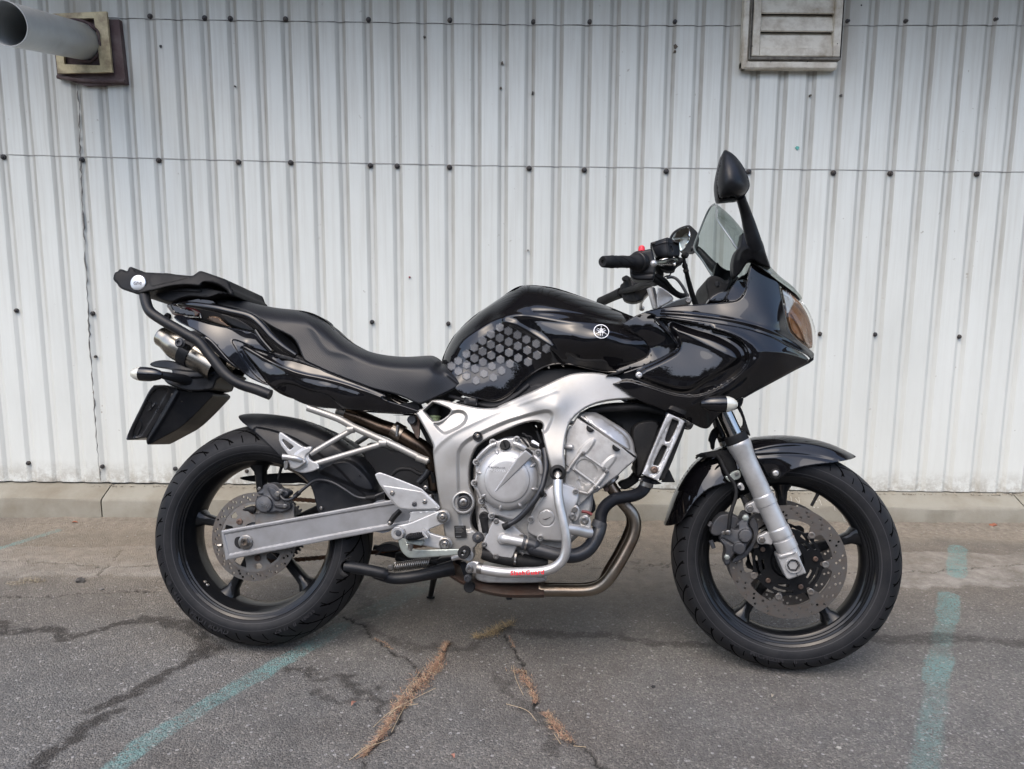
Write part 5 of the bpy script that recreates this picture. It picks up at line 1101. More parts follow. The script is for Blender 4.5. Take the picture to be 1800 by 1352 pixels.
for k in range(17*12+1):
    t = k/(17*12); a = q('N', (318, 702)); b_ = q('N', (690, 652)); x = a[0][0]*(1-t)+b_[0][0]*t; y = a[0][1]*(1-t)+b_[0][1]*t; p = P(x, y, .10); ang = t*17*2*math.pi; dv_ = Vector((.12, 0, .99)).normalized(); co.append(tuple(p+dv_*.0118*math.cos(ang)+Vector((0, 1, 0))*.0118*math.sin(ang)))
V, F = sweep(co, .0020, 7); mesh('stand_spring', V, F, m['bolt'], bike, 'B', 60)
lathe('spring_post', (*q('N', (285, 705))[0], .105), [(.0085, -.01), (.0085, .008), (.0065, .01), (0, .01)], m['bolt'], bike, 'B', 18); tube('spring_hook', [(*q('N', (690, 650))[0], .10), (*q('N', (725, 645))[0], .10), (*q('N', (760, 650))[0], .095)], [.006, .0035, .008], m['matt'], bike, sm=3)
panel('stand_bracket', q('N', (770, 610), (930, 590), (1080, 600), (1060, 640), (900, 640), (780, 665)), .03, m['satin'], bike, edge=2, drop=.004, thick=.10, sp=6, ch=1); panel('stand_pivot_plate', q('N', (890, 690), (910, 655), (1000, 650), (1050, 700), (1070, 790), (1060, 830), (980, 760), (900, 740)), .02, m['matt'], bike, edge=2, drop=.004, thick=.05, sp=6, ch=1)
bolt((*q('N', (937, 704))[0], .024), .0125, m['matt'], bike, kind='hex', name='stand_pivot_bolt', h=.008)
lathe('exhaust_mount_bush', (*q('N', (1115, 905))[0], .10), [(.0150, 0), (.0150, .012), (.013, .014), (.006, .012), (0, .012)], m['matt'], bike, 'B', 24); lathe('exhaust_mount_bush', (*q('N', (1098, 812))[0], .14), [(.0095, 0), (.0095, .012), (.006, .013), (.005, .010), (0, .01)], m['caliper'], bike, 'B', 20)
panel('exhaust_bracket', q('N', (1000, 650), (1070, 640), (1140, 760), (1135, 850), (1070, 850), (1050, 790)), .11, m['satin'], bike, edge=1.5, drop=.003, thick=.01, sp=5, ch=1)
panel('linkage_block', q('N', (120, 480), (240, 450), (330, 470), (400, 530), (130, 545)), -.02, m['dark'], bike, edge=2, drop=.005, thick=.05, sp=8); tube('drain_hose', [(*q('N', (120, 575))[0], .03), (*q('N', (160, 555))[0], .03), (*q('N', (210, 500))[0], .03)], .0018, m['rubber'], bike, sm=4)
# ================================================================== engine
eng, ef = panel('engine_crankcase', q('C', (690, 700), (680, 470), (740, 380), (900, 300), (1050, 330), (1150, 480), (1250, 420), (1420, 560), (1440, 700), (1400, 860), (1320, 960), (1200, 1050), (1000, 1100), (800, 1090), (730, 1040), (745, 960), (705, 870)), .142, m['cast'], bike, edge=6, drop=.012, thick=.28, sp=11)
cc = q('J', (491, 690))[0]
base, _ = panel('cover_flange', q('J', (100, 470), (150, 430), (175, 370), (290, 260), (300, 225), (340, 235), (380, 240), (440, 205), (520, 210), (590, 190), (640, 230), (650, 270), (720, 330), (830, 350), (880, 350), (905, 400), (890, 470), (905, 560), (905, 700), (960, 850), (930, 920), (840, 960), (740, 1060), (590, 1160), (540, 1180), (330, 1110), (300, 1155), (260, 1120), (230, 1010), (160, 960), (160, 920), (120, 830), (80, 790), (75, 720), (110, 690), (110, 560)), .176, m['cover'], eng, edge=2.5, drop=.005, thick=.03, sp=6)
k_ = 1.
clutch = lathe('clutch_cover', (*cc, .178), [(.0800, -.004), (.0800, .006), (.0785, .012), (.0745, .0185), (.069, .0235), (.0640, .0265), (.0600, .0275), (.0587, .0282), (.0580, .0305), (.0560, .0322), (.045, .0330), (.02, .0337), (0, .034)], m['cover'], eng, 'B', 90, smooth=40)
for a in (112, 168, 216, 258, 298, 342, 30, 62):
    aa = R_(a); c0_ = P(*cc, .178); p = [(c0_.x+r*math.cos(aa), -(.178+h), c0_.z+r*math.sin(aa)) for r, h in ((.0668, .0252), (.0730, .0215), (.0795, .011))]; tube('cover_rib', p, [.0008, .0042, .0046], m['cover'], clutch, loc=True, sm=4)
wd, _ = panel('cover_blade', q('J', (326, 838), (345, 852), (352, 846), (782, 425), (770, 400), (700, 345), (640, 400), (600, 440)), q('J', (340, 840, .2125), (500, 640, .2165), (740, 390, .2215), (650, 400, .2215), (780, 430, .219)), m['cover'], clutch, edge=2.2, drop=.005, thick=.02, sp=4, ch=0)
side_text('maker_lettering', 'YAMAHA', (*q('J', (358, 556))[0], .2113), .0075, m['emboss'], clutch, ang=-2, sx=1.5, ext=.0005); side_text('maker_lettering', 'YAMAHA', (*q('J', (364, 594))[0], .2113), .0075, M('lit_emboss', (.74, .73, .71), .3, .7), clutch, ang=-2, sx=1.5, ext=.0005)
side_text('casting_mark', '2600cc', (*q('J', (520, 1118))[0], .1775), .0055, m['silver'], base, ang=-2, sx=1.2, ext=.0006)
lathe('filler_cap_collar', (*q('J', (462, 300))[0], .188), [(.0152, -.01), (.0150, .004), (.0138, .007), (.0128, .006)], m['cover'], eng, 'B', 36, axis=(0, -1, .22)); oc = lathe('oil_filler_cap', (*q('J', (462, 290))[0], .190), [(.0128, 0), (.0128, .010), (.0118, .012), (0, .012)], m['matt'], eng, 'B', 36, axis=(0, -1, .22)); box('cap_grip', tuple(P(*q('J', (452, 272))[0], .2045)), (.0035, .005, .017), m['matt'], oc, rot=R_(18))
for p, r in (((315, 252), 5.4), ((600, 217), 5.6), ((120, 487), 5.2), ((97, 735), 5.), ((180, 945), 5.), ((300, 1125), 5.2), ((850, 370), 5.8)): 
    lathe('bolt_boss', (*q('J', p)[0], .170), [(.0088, 0), (.0088, .012), (.008, .0135), (0, .0135)], m['cover'], eng, 'B', 20); bolt((*q('J', p)[0], .183), .0052, m['bolt'], eng, h=.005, name='cover_bolt')
tube('breather_pipe', [(*p[:2], l) for p, l in zip(q('J', (130, 450), (190, 380), (280, 300), (350, 270)), (.184, .187, .187, .184))], .0050, m['cover'], eng)
tube('coolant_arm', [(*p[:2], l) for p, l in zip(q('J', (560, 265), (640, 295), (700, 330)), (.19, .192, .19))], .0068, m['cover'], eng); tube('coolant_arm', [(*p[:2], l) for p, l in zip(q('J', (800, 420), (860, 480), (885, 560), (895, 620)), (.19, .192, .19, .186))], .0065, m['cover'], eng)
panel('sensor_clamp', q('J', (690, 340), (720, 320), (790, 375), (790, 400), (765, 415), (700, 365)), .212, m['matt'], eng, edge=1, drop=.003, thick=.01, sp=4); panel('white_connector', q('J', (770, 235), (790, 225), (865, 270), (858, 300), (775, 255)), .185, m['white'], eng, edge=.8, drop=.002, thick=.012, sp=4, ch=0); panel('black_connector', q('J', (740, 280), (770, 265), (850, 300), (850, 330), (780, 320)), .19, m['matt'], eng, edge=1, drop=.003, thick=.012, sp=4)
for k, pts in enumerate((((660, 150), (700, 165), (730, 220), (760, 270)), ((700, 180), (760, 190), (780, 230)), ((830, 120), (860, 190), (890, 260)), ((640, 190), (700, 260), (740, 310)))): tube('sensor_wire', [(*p[:2], .17+k*.004) for p in q('J', *pts)], .0028, m['rubber'], eng)
tube('clutch_cable', [(*p[:2], l) for p, l in zip(q('J', (925, 330), (940, 430), (945, 560), (925, 690), (880, 830), (800, 960), (690, 1090), (590, 1180), (500, 1232)), (.18, .188, .197, .206, .212, .212, .206, .200, .198))], [.0085, .0082, .0075, .0072, .0072, .0075, .0075, .0072, .0070], m['rubberhose'], bike)
tube('hose_clip', [(*q('J', (850, 850))[0], .213), (*q('J', (905, 870))[0], .207)], .0095, m['matt'], bike, sm=2); tube('hose_end', [(*q('J', (505, 1230))[0], .199), (*q('J', (440, 1262))[0], .196)], [.0085, .0092], m['rubber'], bike, sm=3)
# pick-up cover with its inspection plug
pc, pf = panel('crank_end_cover', q('D', (100, 920), (92, 880), (100, 840), (128, 780), (150, 730), (185, 690), (210, 640), (262, 602), (300, 595), (360, 612), (400, 632), (420, 660), (418, 720), (375, 790), (385, 860), (392, 930), (375, 962), (300, 972), (240, 965), (185, 965), (155, 945)), q('D', (110, 900, .180), (220, 820, .193), (300, 700, .196), (400, 660, .186), (350, 900, .190), (180, 950, .180), (280, 620, .190)), m['cover'], eng, edge=4, drop=.008, thick=.03, sp=5.5,
      feats=[(circ(*q('D', (216, 820))[0], 15.4, 26), -.0016, 1.1, True), (circ(*q('D', (216, 820))[0], 14.3, 26), .0016, 1.)])
tube('plug_slot', [(*q('D', (190, 826))[0], .1935), (*q('D', (212, 828))[0], .1942), (*q('D', (243, 814))[0], .1945)], [.0004, .0016, .0004], m['caliper'], pc, sm=4)
for p in ((205, 675), (118, 828), (178, 943), (398, 655)): lathe('bolt_boss', (*q('D', p)[0], .178), [(.0082, 0), (.0082, .012), (.0075, .0135), (0, .0135)], m['cover'], eng, 'B', 20); bolt((*q('D', p)[0], .191), .0052, m['bolt'], eng, h=.005, name='cover_bolt')
# lower case details left of the pump
panel('case_corner', q('C', (710, 900), (720, 790), (735, 740), (790, 790), (810, 850), (790, 960), (760, 1000), (740, 930)), .165, m['cast'], eng, edge=2, drop=.004, thick=.02, sp=6); tube('stand_off', [(*p[:2], .178) for p in q('C', (748, 815), (752, 860), (762, 910))], [.0115, .0095, .009], m['rubber'], eng, sm=4); lathe('plug_boot', (*q('C', (748, 812))[0], .18), [(.0125, -.01), (.012, .004), (.009, .006), (.0055, .004), (0, .003)], m['rubber'], eng, 'B', 20)
lathe('engine_mount_nut', (*q('C', (712, 942))[0], .172), [(.0145, -.01), (.0145, .004), (.012, .007), (.0095, .007), (.009, .012), (.005, .013), (0, .010)], m['caliper'], eng, 'B', 20); bolt((*q('C', (712, 942))[0], .183), .006, m['bolt'], eng, kind='hex', name='mount_bolt')
# water pump
wp, _ = panel('water_pump', q('N', (1368, 200), (1395, 188), (1430, 205), (1500, 235), (1555, 245), (1650, 330), (1690, 375), (1680, 405), (1650, 420), (1598, 520), (1570, 600), (1530, 638), (1470, 635), (1400, 632), (1360, 615), (1345, 560), (1270, 495), (1245, 470), (1255, 440), (1290, 360), (1320, 290)), .182, m['cover'], eng, edge=2.2, drop=.005, thick=.03, sp=5, ch=1)
for p in ((1393, 218), (1660, 378), (1268, 463), (1390, 588)): bolt((*q('N', p)[0], .183), .0060, m['bolt'], eng, h=.005, name='pump_bolt')
tube('pump_outlet', [(*p[:2], l) for p, l in zip(q('N', (1466, 398), (1478, 400), (1560, 415), (1650, 432), (1690, 440)), (.176, .19, .193, .193, .193))], [.012, .0145, .0128, .0125, .0125], m['cover'], eng); lathe('pump_boss', (*q('N', (1466, 400))[0], .182), [(.0155, -.004), (.0155, .004), (.012, .013), (.006, .017), (0, .018)], m['cover'], eng, 'B', 28)
tube('pump_hose', [(*p[:2], .193) for p in q('N', (1690, 445), (1800, 478))+q('D', (130, 1010), (200, 1030), (270, 1048))] + [(*p[:2], l) for p, l in zip(q('D', (340, 1058), (410, 1052), (470, 1020), (510, 970), (535, 920), (548, 880), (552, 850)), (.19, .185, .178, .17, .165, .16, .158))], [.0175]*5+[.0185]*7, m['rubberhose'], bike)
tube('lower_hose', [(*p[:2], .165) for p in q('C', (740, 1040), (800, 1055), (900, 1075), (1040, 1095), (1150, 1100))], [.016, .018, .0185, .0185, .018], m['rubber'], bike)
def clamp(a, b_, la, lb_, r, mat=None): tube('hose_clamp', [(*a, la), (*b_, lb_)], r, mat or m['bolt'], bike, sm=2, n=24)
clamp(*q('N', (1672, 440), (1698, 447)), .193, .193, .0192, m['caliper']); clamp(*q('N', (1702, 448), (1722, 454)), .193, .193, .0190); clamp(*q('N', (1588, 600), (1608, 603)), .170, .170, .0198)
for a in ((1672, 562), (1592, 650)): box('clamp_screw', tuple(P(*q('N', a)[0], .205)), (.005, .005, .008), m['bolt'], bike)
clamp(*q('D', (536, 885), (552, 842)), .1605, .1585, .0192, m['caliper'])
RHP = [(*p[:2], l) for p, l in zip(q('D', (552, 850), (560, 790), (590, 740), (640, 705), (700, 690), (760, 680), (810, 655), (838, 615), (850, 575)), (.158, .155, .153, .152, .152, .152, .153, .155, .156))]
RC = catmull([tuple(P(*p)) for p in RHP], 26); V, F = sweep(RC, [.0162 if i % 2 else .0155 for i in range(len(RC))], 20); mesh('radiator_hose', V, F, m['ribhose'], bike, 'B', 60)
clamp(*q('D', (838, 622), (846, 596)), .154, .155, .0175)
box('clamp_screw', tuple(P(*q('D', (805, 583))[0], .168)), (.010, .006, .008), m['bolt'], bike, rot=-.5)
# cylinder block, head, cam cover
cyl, cyf = panel('cylinder_head', q('D', (325, 640), (335, 500), (330, 330), (352, 250), (375, 240), (395, 205), (410, 190), (780, 440), (770, 462), (745, 482), (700, 520), (660, 560), (600, 600), (540, 655), (500, 672), (440, 730), (412, 745), (400, 700), (370, 650)), q('D', (360, 300, .166), (500, 350, .172), (650, 420, .17), (750, 460, .162), (450, 500, .172), (560, 580, .168), (420, 680, .164), (350, 560, .168)), m['cast'], eng, edge=3, drop=.007, thick=.33, sp=6.5, ch=1,
      feats=[(q('D', (440, 430), (560, 520), (480, 640), (380, 530)), -.003, 2.2), (q('D', (400, 420), (470, 340), (515, 320), (520, 350), (450, 440)), .004, 5.), (q('D', (550, 500), (620, 430), (655, 430), (640, 470), (580, 540)), .004, 5.), (q('D', (400, 590), (420, 575), (460, 610), (440, 640)), -.002, 1.2)])
cam_, _ = panel('cam_cover', q('D', (412, 185), (425, 170), (450, 158), (520, 157), (545, 170), (570, 182), (625, 218), (680, 250), (725, 285), (752, 325), (765, 365), (768, 402), (782, 430), (782, 441), (775, 445)), q('D', (450, 180, .150), (550, 240, .160), (700, 340, .158), (770, 430, .152), (600, 220, .145)), m['alu'], eng, edge=3, drop=.009, thick=.30, sp=6, ch=1, feats=[(q('D', (445, 195), (470, 172), (530, 175), (620, 240), (715, 310), (740, 380), (730, 400)), .004, 3.)])
tube('head_gasket', [(*p[:2], .163) for p in q('D', (412, 187), (600, 318), (778, 442))], .0022, m['rubber'], eng, sm=3)
for p in ((492, 256), (655, 376)):
    a0 = math.atan2(-255, 368); c = q('D', p)[0]; hm = [(c[0]+7.6*math.cos(t+.605), c[1]+7.6*math.sin(t+.605)) for t in np.linspace(0, math.pi, 14)]; panel('half_moon_plug', hm, .1775, m['rubber'], eng, edge=.8, drop=.002, thick=.01, sp=3, ch=0)
for pts, r in ((((432, 412), (385, 470), (345, 530)), .0045), (((600, 522), (540, 600), (480, 665)), .0052), (((440, 418), (520, 470), (600, 528)), .0032), (((392, 515), (470, 572), (548, 632)), .0032), (((420, 655), (440, 660), (475, 668)), .003)):
    tube('cooling_rib', [(*p[:2], .1735) for p in q('D', *pts)], r, m['cast'], eng, sm=3)
for p in ((447, 415), (575, 512), (590, 530), (520, 632)): bolt((*q('D', p)[0], .178), .0045, m['bolt'], eng, h=.004, name='head_bolt', kind='hex')
lathe('timing_plug', (*q('D', (350, 375))[0], .176), [(.0075, -.01), (.0072, .012), (.005, .016), (0, .017)], m['cover'], eng, 'B', 20, axis=(.8, -.6, 0)); tube('gasket_line', [(*p[:2], .1765) for p in q('D', (336, 488), (372, 515), (398, 535))], .0012, m['caliper'], eng, sm=2)
panel('small_bracket', q('D', (345, 205), (355, 240), (398, 235), (430, 165), (455, 155), (450, 150), (425, 160), (385, 215)), .15, m['bolt'], eng, edge=.6, drop=.002, thick=.006, sp=4, ch=0)
lathe('thermo_sensor', (*q('D', (392, 770))[0], .195), [(.0075, -.02), (.0075, .0), (.006, .004), (0, .004)], m['bolt'], eng, 'B', 18); panel('sensor_bracket', q('D', (370, 760), (400, 735), (425, 760), (420, 820), (395, 850), (370, 830), (360, 800)), .192, m['alu'], eng, edge=1.5, drop=.004, thick=.01, sp=4); bolt((*q('D', (378, 812))[0], .196), .0075, m['bolt'], eng, name='sensor_bolt'); tube('red_wire', [(*p[:2], .17) for p in q('D', (435, 780), (470, 785), (500, 800))], .004, M('dark_red_sleeve', (.12, .02, .02), .6), eng, sm=3)
# dark airbox / fan housing behind
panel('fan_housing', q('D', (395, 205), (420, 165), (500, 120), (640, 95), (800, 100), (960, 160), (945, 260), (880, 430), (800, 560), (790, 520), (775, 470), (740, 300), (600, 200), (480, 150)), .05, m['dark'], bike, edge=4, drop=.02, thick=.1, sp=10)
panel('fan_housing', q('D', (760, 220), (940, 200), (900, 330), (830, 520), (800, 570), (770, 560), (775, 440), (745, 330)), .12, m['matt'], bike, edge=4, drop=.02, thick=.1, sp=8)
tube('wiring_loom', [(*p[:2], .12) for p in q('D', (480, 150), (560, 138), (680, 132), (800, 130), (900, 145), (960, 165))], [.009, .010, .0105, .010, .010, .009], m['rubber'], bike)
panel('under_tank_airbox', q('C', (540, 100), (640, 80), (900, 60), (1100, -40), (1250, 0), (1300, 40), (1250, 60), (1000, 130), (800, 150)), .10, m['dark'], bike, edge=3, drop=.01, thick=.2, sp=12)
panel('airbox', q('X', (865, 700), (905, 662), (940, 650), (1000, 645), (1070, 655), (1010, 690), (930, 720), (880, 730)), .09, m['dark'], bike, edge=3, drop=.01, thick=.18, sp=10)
# radiator
rad, _ = panel('radiator', q('O', (1150, 210), (1385, 280), (1390, 340), (1190, 850), (1110, 1005), (880, 930), (870, 880)), .172, m['matt'], bike, edge=2, drop=.004, thick=.345, sp=9, ch=1)
panel('radiator_side_frame', q('O', (1165, 188), (1185, 180), (1230, 200), (1310, 235), (1360, 262), (1375, 275), (1370, 300), (1070, 975), (1055, 982), (880, 908), (872, 895)), .188, m['alu'], rad, edge=1.5, drop=.004, thick=.012, sp=4.5, ch=1, holes=[q('O', (1222, 255), (1232, 245), (1300, 270), (1310, 290), (1210, 500), (1185, 520), (1150, 515), (1138, 490)), q('O', (1098, 570), (1130, 555), (1165, 575), (1165, 600), (1068, 810), (1040, 800), (1005, 795), (1000, 780))],
      feats=[(q('O', (1195, 215), (1350, 275), (1060, 955), (900, 895)), -.0025, 1.6)])
bolt((*q('O', (1014, 852))[0], .187), .0098, m['rust'], rad, kind='button', name='radiator_bolt', h=.006); panel('radiator_tank', q('O', (865, 935), (900, 930), (1100, 1005), (1100, 1020), (1000, 1030), (870, 985)), .165, m['rubber'], rad, edge=1.5, drop=.004, thick=.05, sp=6, ch=1)
panel('air_deflector', q('O', (1185, 855), (1195, 850), (1262, 995), (1250, 1000), (1110, 1000), (1120, 960)), .13, m['matt'], rad, edge=1, drop=.002, thick=.02, sp=7, ch=0); panel('lower_bracket', q('O', (600, 990), (720, 960), (780, 870), (860, 900), (860, 960), (780, 1030), (660, 1100), (590, 1040)), .07, m['matt'], rad, edge=3, drop=.008, thick=.04, sp=7); panel('oil_cooler', q('S', (120, 200), (275, 65), (292, 90), (330, 230), (270, 300), (140, 240)), .09, m['dark'], bike, edge=2, drop=.005, thick=.12, sp=7, ch=1)
lathe('radiator_bush', (*q('O', (1425, 320))[0], .16), [(.0078, -.02), (.0078, .01), (0, .012)], m['rubber'], rad, 'B', 16)
# exhaust headers: four pipes side by side
hd = [(600, 585), (630, 640), (690, 720), (752, 790), (770, 860), (755, 940), (700, 1050), (640, 1150), (585, 1222), (520, 1262), (440, 1275), (300, 1275), (180, 1275)]
r_h = .0163
for i, (lt, lt2, dx) in enumerate(((.095, .075, 0), (.040, .030, -32), (-.020, -.015, -14), (-.075, -.06, -30))):
    pts = [(x+dx*(1 if 3 < k < 8 else .5 if k in (3, 8) else 0)*(.6 if k < 5 else 1), y-(14 if i and k > 8 else 0)*(i % 2)) for k, (x, y) in enumerate(hd)]
    tube('exhaust_header', [(*p, lt+(lt2-lt)*min(1, max(0, (k-7)/4))) for k, p in enumerate(q('D', *pts))], r_h*(1+.0*i), m['bronze'] if i else m['steel'], bike, n=18)
lathe('header_flange', (*q('D', (618, 595))[0], .095), [(.027, -.006), (.027, .002), (.022, .005), (.0165, .005)], m['bolt'], bike, 'B', 30, axis=(.62, 0, -.78)); bolt((*q('D', (590, 640))[0], .11), .006, m['rust'], bike, kind='hex', name='flange_nut')
tube('catalyst_box', [(*q('C', (1130, 1264))[0], .03), (*q('C', (1050, 1264))[0], .03), (*q('C', (900, 1262))[0], .03), (*q('C', (760, 1238))[0], .03), (*q('C', (640, 1190))[0], .03), (*q('C', (540, 1130))[0], .03)], [.0178, .0182, .0182, .0175, .0170, .0165], m['rust'], bike, flat=4.2)
tube('collector_sleeve', [(*q('C', (1095, 1268))[0], .07), (*q('C', (1112, 1268))[0], .07)], .0185, m['steel'], bike, sm=2, n=24); lathe('drain_stub', (*q('N', (1530, 1010))[0], .05), [(.008, -.01), (.008, .008), (0, .010)], m['dark'], bike, 'B', 10, axis=(0, 0, -1))
panel('sump', q('C', (690, 1150), (900, 1180), (1150, 1190), (1130, 1225), (900, 1228), (700, 1222)), .09, m['cast'], bike, edge=2, drop=.004, thick=.18, sp=8)
ex = [(*p[:2], l) for p, l in zip(q('C', (-110, 165), (0, 205), (90, 245), (210, 290), (300, 345), (370, 390), (420, 450), (440, 560), (450, 640)), (.06, .06, .06, .06, .06, .055, .05, .045, .04))]
tube('exhaust_riser', ex, [.022, .021, .0215, .023, .023, .023, .022, .021, .02], m['bronze'], bike, n=20); tube('exhaust_clamp', [(*q('C', (180, 268))[0], .06), (*q('C', (240, 302))[0], .06)], .0262, m['steel'], bike, sm=2, n=24); tube('clamp_barrel', [(*q('C', (212, 240))[0], .085), (*q('C', (205, 310))[0], .085)], .0048, m['bolt'], bike, sm=2)
lathe('grommet', (*q('C', (300, 207))[0], .10), [(.0128, -.01), (.0128, .004), (.010, .007), (.006, .006), (0, .007)], m['caliper'], bike, 'B', 22); panel('mount_tab', q('C', (270, 205), (300, 175), (345, 185), (350, 250), (345, 330), (325, 320), (300, 260)), .09, m['rust'], bike, edge=1, drop=.002, thick=.006, sp=6)
# crash guard
cg = [(*p[:2], l) for p, l in zip(q('D', (288, 545), (287, 590), (288, 660), (300, 750), (322, 850), (338, 940), (338, 1020), (315, 1085), (260, 1132), (180, 1155), (80, 1160))+q('C', (900, 1163), (800, 1152), (730, 1138)), (.222, .232, .240, .246, .250, .252, .252, .251, .249, .246, .240, .230, .220, .212))]
gd = tube('crash_guard', cg[:11]+cg[11:], .0122, m['alu'], bike, n=20)
lathe('guard_slider', (*q('D', (286, 535))[0], .205), [(.0150, -.02), (.0185, .0), (.0200, .010), (.0200, .030), (.018, .036), (.0130, .038), (.0115, .036), (.0108, .018), (0, .018)], m['rubber'], gd, 'B', 40); bolt((*q('D', (284, 532))[0], .224), .0062, m['caliper'], gd, name='slider_bolt', kind='hex')
tube('guard_branch', [(*q('D', (330, 885))[0], .248), (*q('D', (400, 895))[0], .236), (*q('D', (455, 908))[0], .222), (*q('D', (492, 912))[0], .214)], [.0130, .0135, .0138, .0130], m['alu'], gd, sm=5, n=18)
panel('guard_lug', q('D', (420, 830), (432, 812), (460, 802), (492, 815), (494, 930), (470, 942), (430, 900)), .214, m['alu'], gd, edge=1.5, drop=.003, thick=.008, sp=4, ch=1); bolt((*q('D', (452, 836))[0], .215), .0092, m['bolt'], gd, name='guard_bolt', h=.006)
panel('guard_lug', q('C', (636, 1135), (645, 1108), (665, 1092), (720, 1095), (728, 1110), (728, 1165), (715, 1170), (660, 1160), (640, 1150)), .205, m['alu'], gd, edge=1.4, drop=.003, thick=.008, sp=4, ch=1); bolt((*q('C', (660, 1140))[0], .206), .0085, m['bolt'], gd, name='guard_bolt', h=.006)
V, F = text_mesh('SlashGuard', .0150, ext=.0002, bold=.0004, spacing=1.12); c0_ = P(*q('C', (1022, 1165))[0], .236); lats = [(P(x, y, l).x, l, P(x, y, l).z) for x, y, l in cg[9:]]; lats.sort()
from mathutils.bvhtree import BVHTree
def sidecast(o, x, z, up=.0006, fallback=None):
    """nearest surface of mesh object o seen from the near side at local x, z"""
    if '_bvh' not in CACHE or CACHE['_o'] is not o: CACHE['_bvh'] = BVHTree.FromPolygons([v.co.copy() for v in o.data.vertices], [tuple(p.vertices) for p in o.data.polygons]); CACHE['_o'] = o
    h = CACHE['_bvh'].ray_cast(Vector((x, -2, z)), Vector((0, 1, 0)))
    return (h[0].y-up) if h[0] is not None else fallback
CACHE = {}
W = []
for vx, vy, vz in V:
    x = c0_.x+vx*1.1; zc_ = np.interp(x, [a[0] for a in lats], [a[2] for a in lats]); y = sidecast(gd, x, zc_, .0024, -.25); W.append((x, y-vz, zc_+vy+.001))
mesh('guard_lettering', W, F, m['redprint'], gd, 'B', 0)
tube('guard_sleeve', [(*q('C', (712, 1134))[0], .211), (*q('C', (740, 1140))[0], .214)], .0132, m['bolt'], gd, sm=2, n=20)
# ================================================================== tank, seat, tail
pt = m['paint']
tk_out = q('T', (300, 612), (302, 590), (320, 545), (345, 492), (378, 435), (440, 368), (490, 320), (545, 275), (600, 240), (645, 208), (700, 172), (755, 133), (800, 102), (845, 86), (900, 81), (980, 86), (1060, 97), (1150, 122), (1250, 158), (1380, 205), (1500, 250), (1585, 288), (1680, 320), (1750, 420), (1760, 560), (1640, 640), (1560, 658), (1480, 682), (1400, 676), (1300, 655), (1200, 632), (1120, 624), (1040, 634), (975, 660), (910, 702), (850, 752), (790, 815), (740, 858), (690, 880), (640, 882), (540, 862), (440, 838), (400, 810), (350, 760), (300, 700))
tk_ct = q('T', (330, 640, .110), (420, 760, .120), (450, 520, .120), (560, 400, .128), (700, 312, .132), (850, 292, .142), (1100, 338, .150), (1350, 350, .150), (1560, 352, .135), (550, 620, .104), (700, 480, .108), (600, 760, .112), (640, 860, .110), (900, 610, .112), (900, 420, .128), (1050, 505, .142), (1200, 400, .166), (1400, 420, .170), (1600, 470, .155), (1200, 540, .152), (1500, 590, .138), (1400, 660, .118), (1100, 615, .118), (880, 720, .108), (1050, 420, .150), (1000, 580, .125), (900, 200, .118), (1200, 240, .128), (640, 300, .118), (1700, 500, .14))
tank, tf_ = panel('fuel_tank', tk_out, tk_ct, pt, bike, edge=2, drop=.004, thick=.004, sp=5.5, ch=2,
      feats=[(q('T', (370, 560), (430, 470), (560, 385), (690, 308), (830, 285), (1000, 310), (1150, 335), (1350, 345), (1560, 352)), .0035, 4., False), (q('T', (735, 330), (800, 352), (880, 395), (960, 440), (1060, 510), (1130, 600)), .006, 5.5, False),
             (q('T', (930, 258), (1100, 262), (1300, 292), (1530, 345)), -.0028, 3.2, False),
             (q('T', (640, 885), (740, 860), (850, 755), (975, 662), (1120, 626), (1300, 657), (1480, 684)), -.002, 1.6, False)],
      domes=[(q('T', (300, 612), (320, 545), (378, 435), (440, 368), (545, 275), (645, 208), (755, 133), (845, 86), (900, 81), (1060, 97), (1250, 158), (1500, 250), (1610, 300)), 52, .118)], mirror=True)
tube('tank_seam', [(*p, float(tf_(np.array([p]))[0])-.001) for p in [tuple(a) for a in q('T', (1500, 682), (1400, 674), (1300, 654), (1200, 631), (1120, 624), (1040, 634), (975, 660), (910, 702), (850, 752), (790, 815), (740, 856), (690, 878), (640, 880), (540, 860), (450, 838))]], .0030, pt, tank, sm=6, n=8)
# hexagonal knee pads stuck on the tank
hx = []; hb = []
for p in ((698, 375), (758, 400), (820, 427), (882, 457), (950, 486), (1018, 521), (638, 422), (698, 447), (760, 474), (822, 503), (888, 532), (955, 566), (580, 467), (637, 493), (698, 520), (762, 548), (825, 585), (893, 612), (523, 513), (580, 540), (640, 567), (703, 597), (768, 626), (468, 558), (525, 587), (583, 614), (645, 643), (712, 673), (413, 605), (470, 632), (530, 660), (590, 692), (655, 718), (366, 640), (413, 675), (470, 707), (535, 740)):
    c = q('T', p)[0]
    def hexv(r, up, zr=0): 
        pp = np.array([(c[0]+r*math.cos(math.pi/6+k*math.pi/3+.05), c[1]+r*math.sin(math.pi/6+k*math.pi/3+.05)) for k in range(6)]); L = tf_(pp); return PA(pp[:, 0], pp[:, 1], L+up)
    rings = [hexv(8.3, -.001), hexv(8.2, .0016), hexv(7.3, .0024), hexv(6.8, .0012)]
    V = np.vstack(rings); F = [(i*6+k, i*6+(k+1) % 6, (i+1)*6+(k+1) % 6, (i+1)*6+k) for i in range(3) for k in range(6)]; hx.append((V, F))
    V = hexv(6.9, .0017); hb.append((V, [tuple(range(6))]))
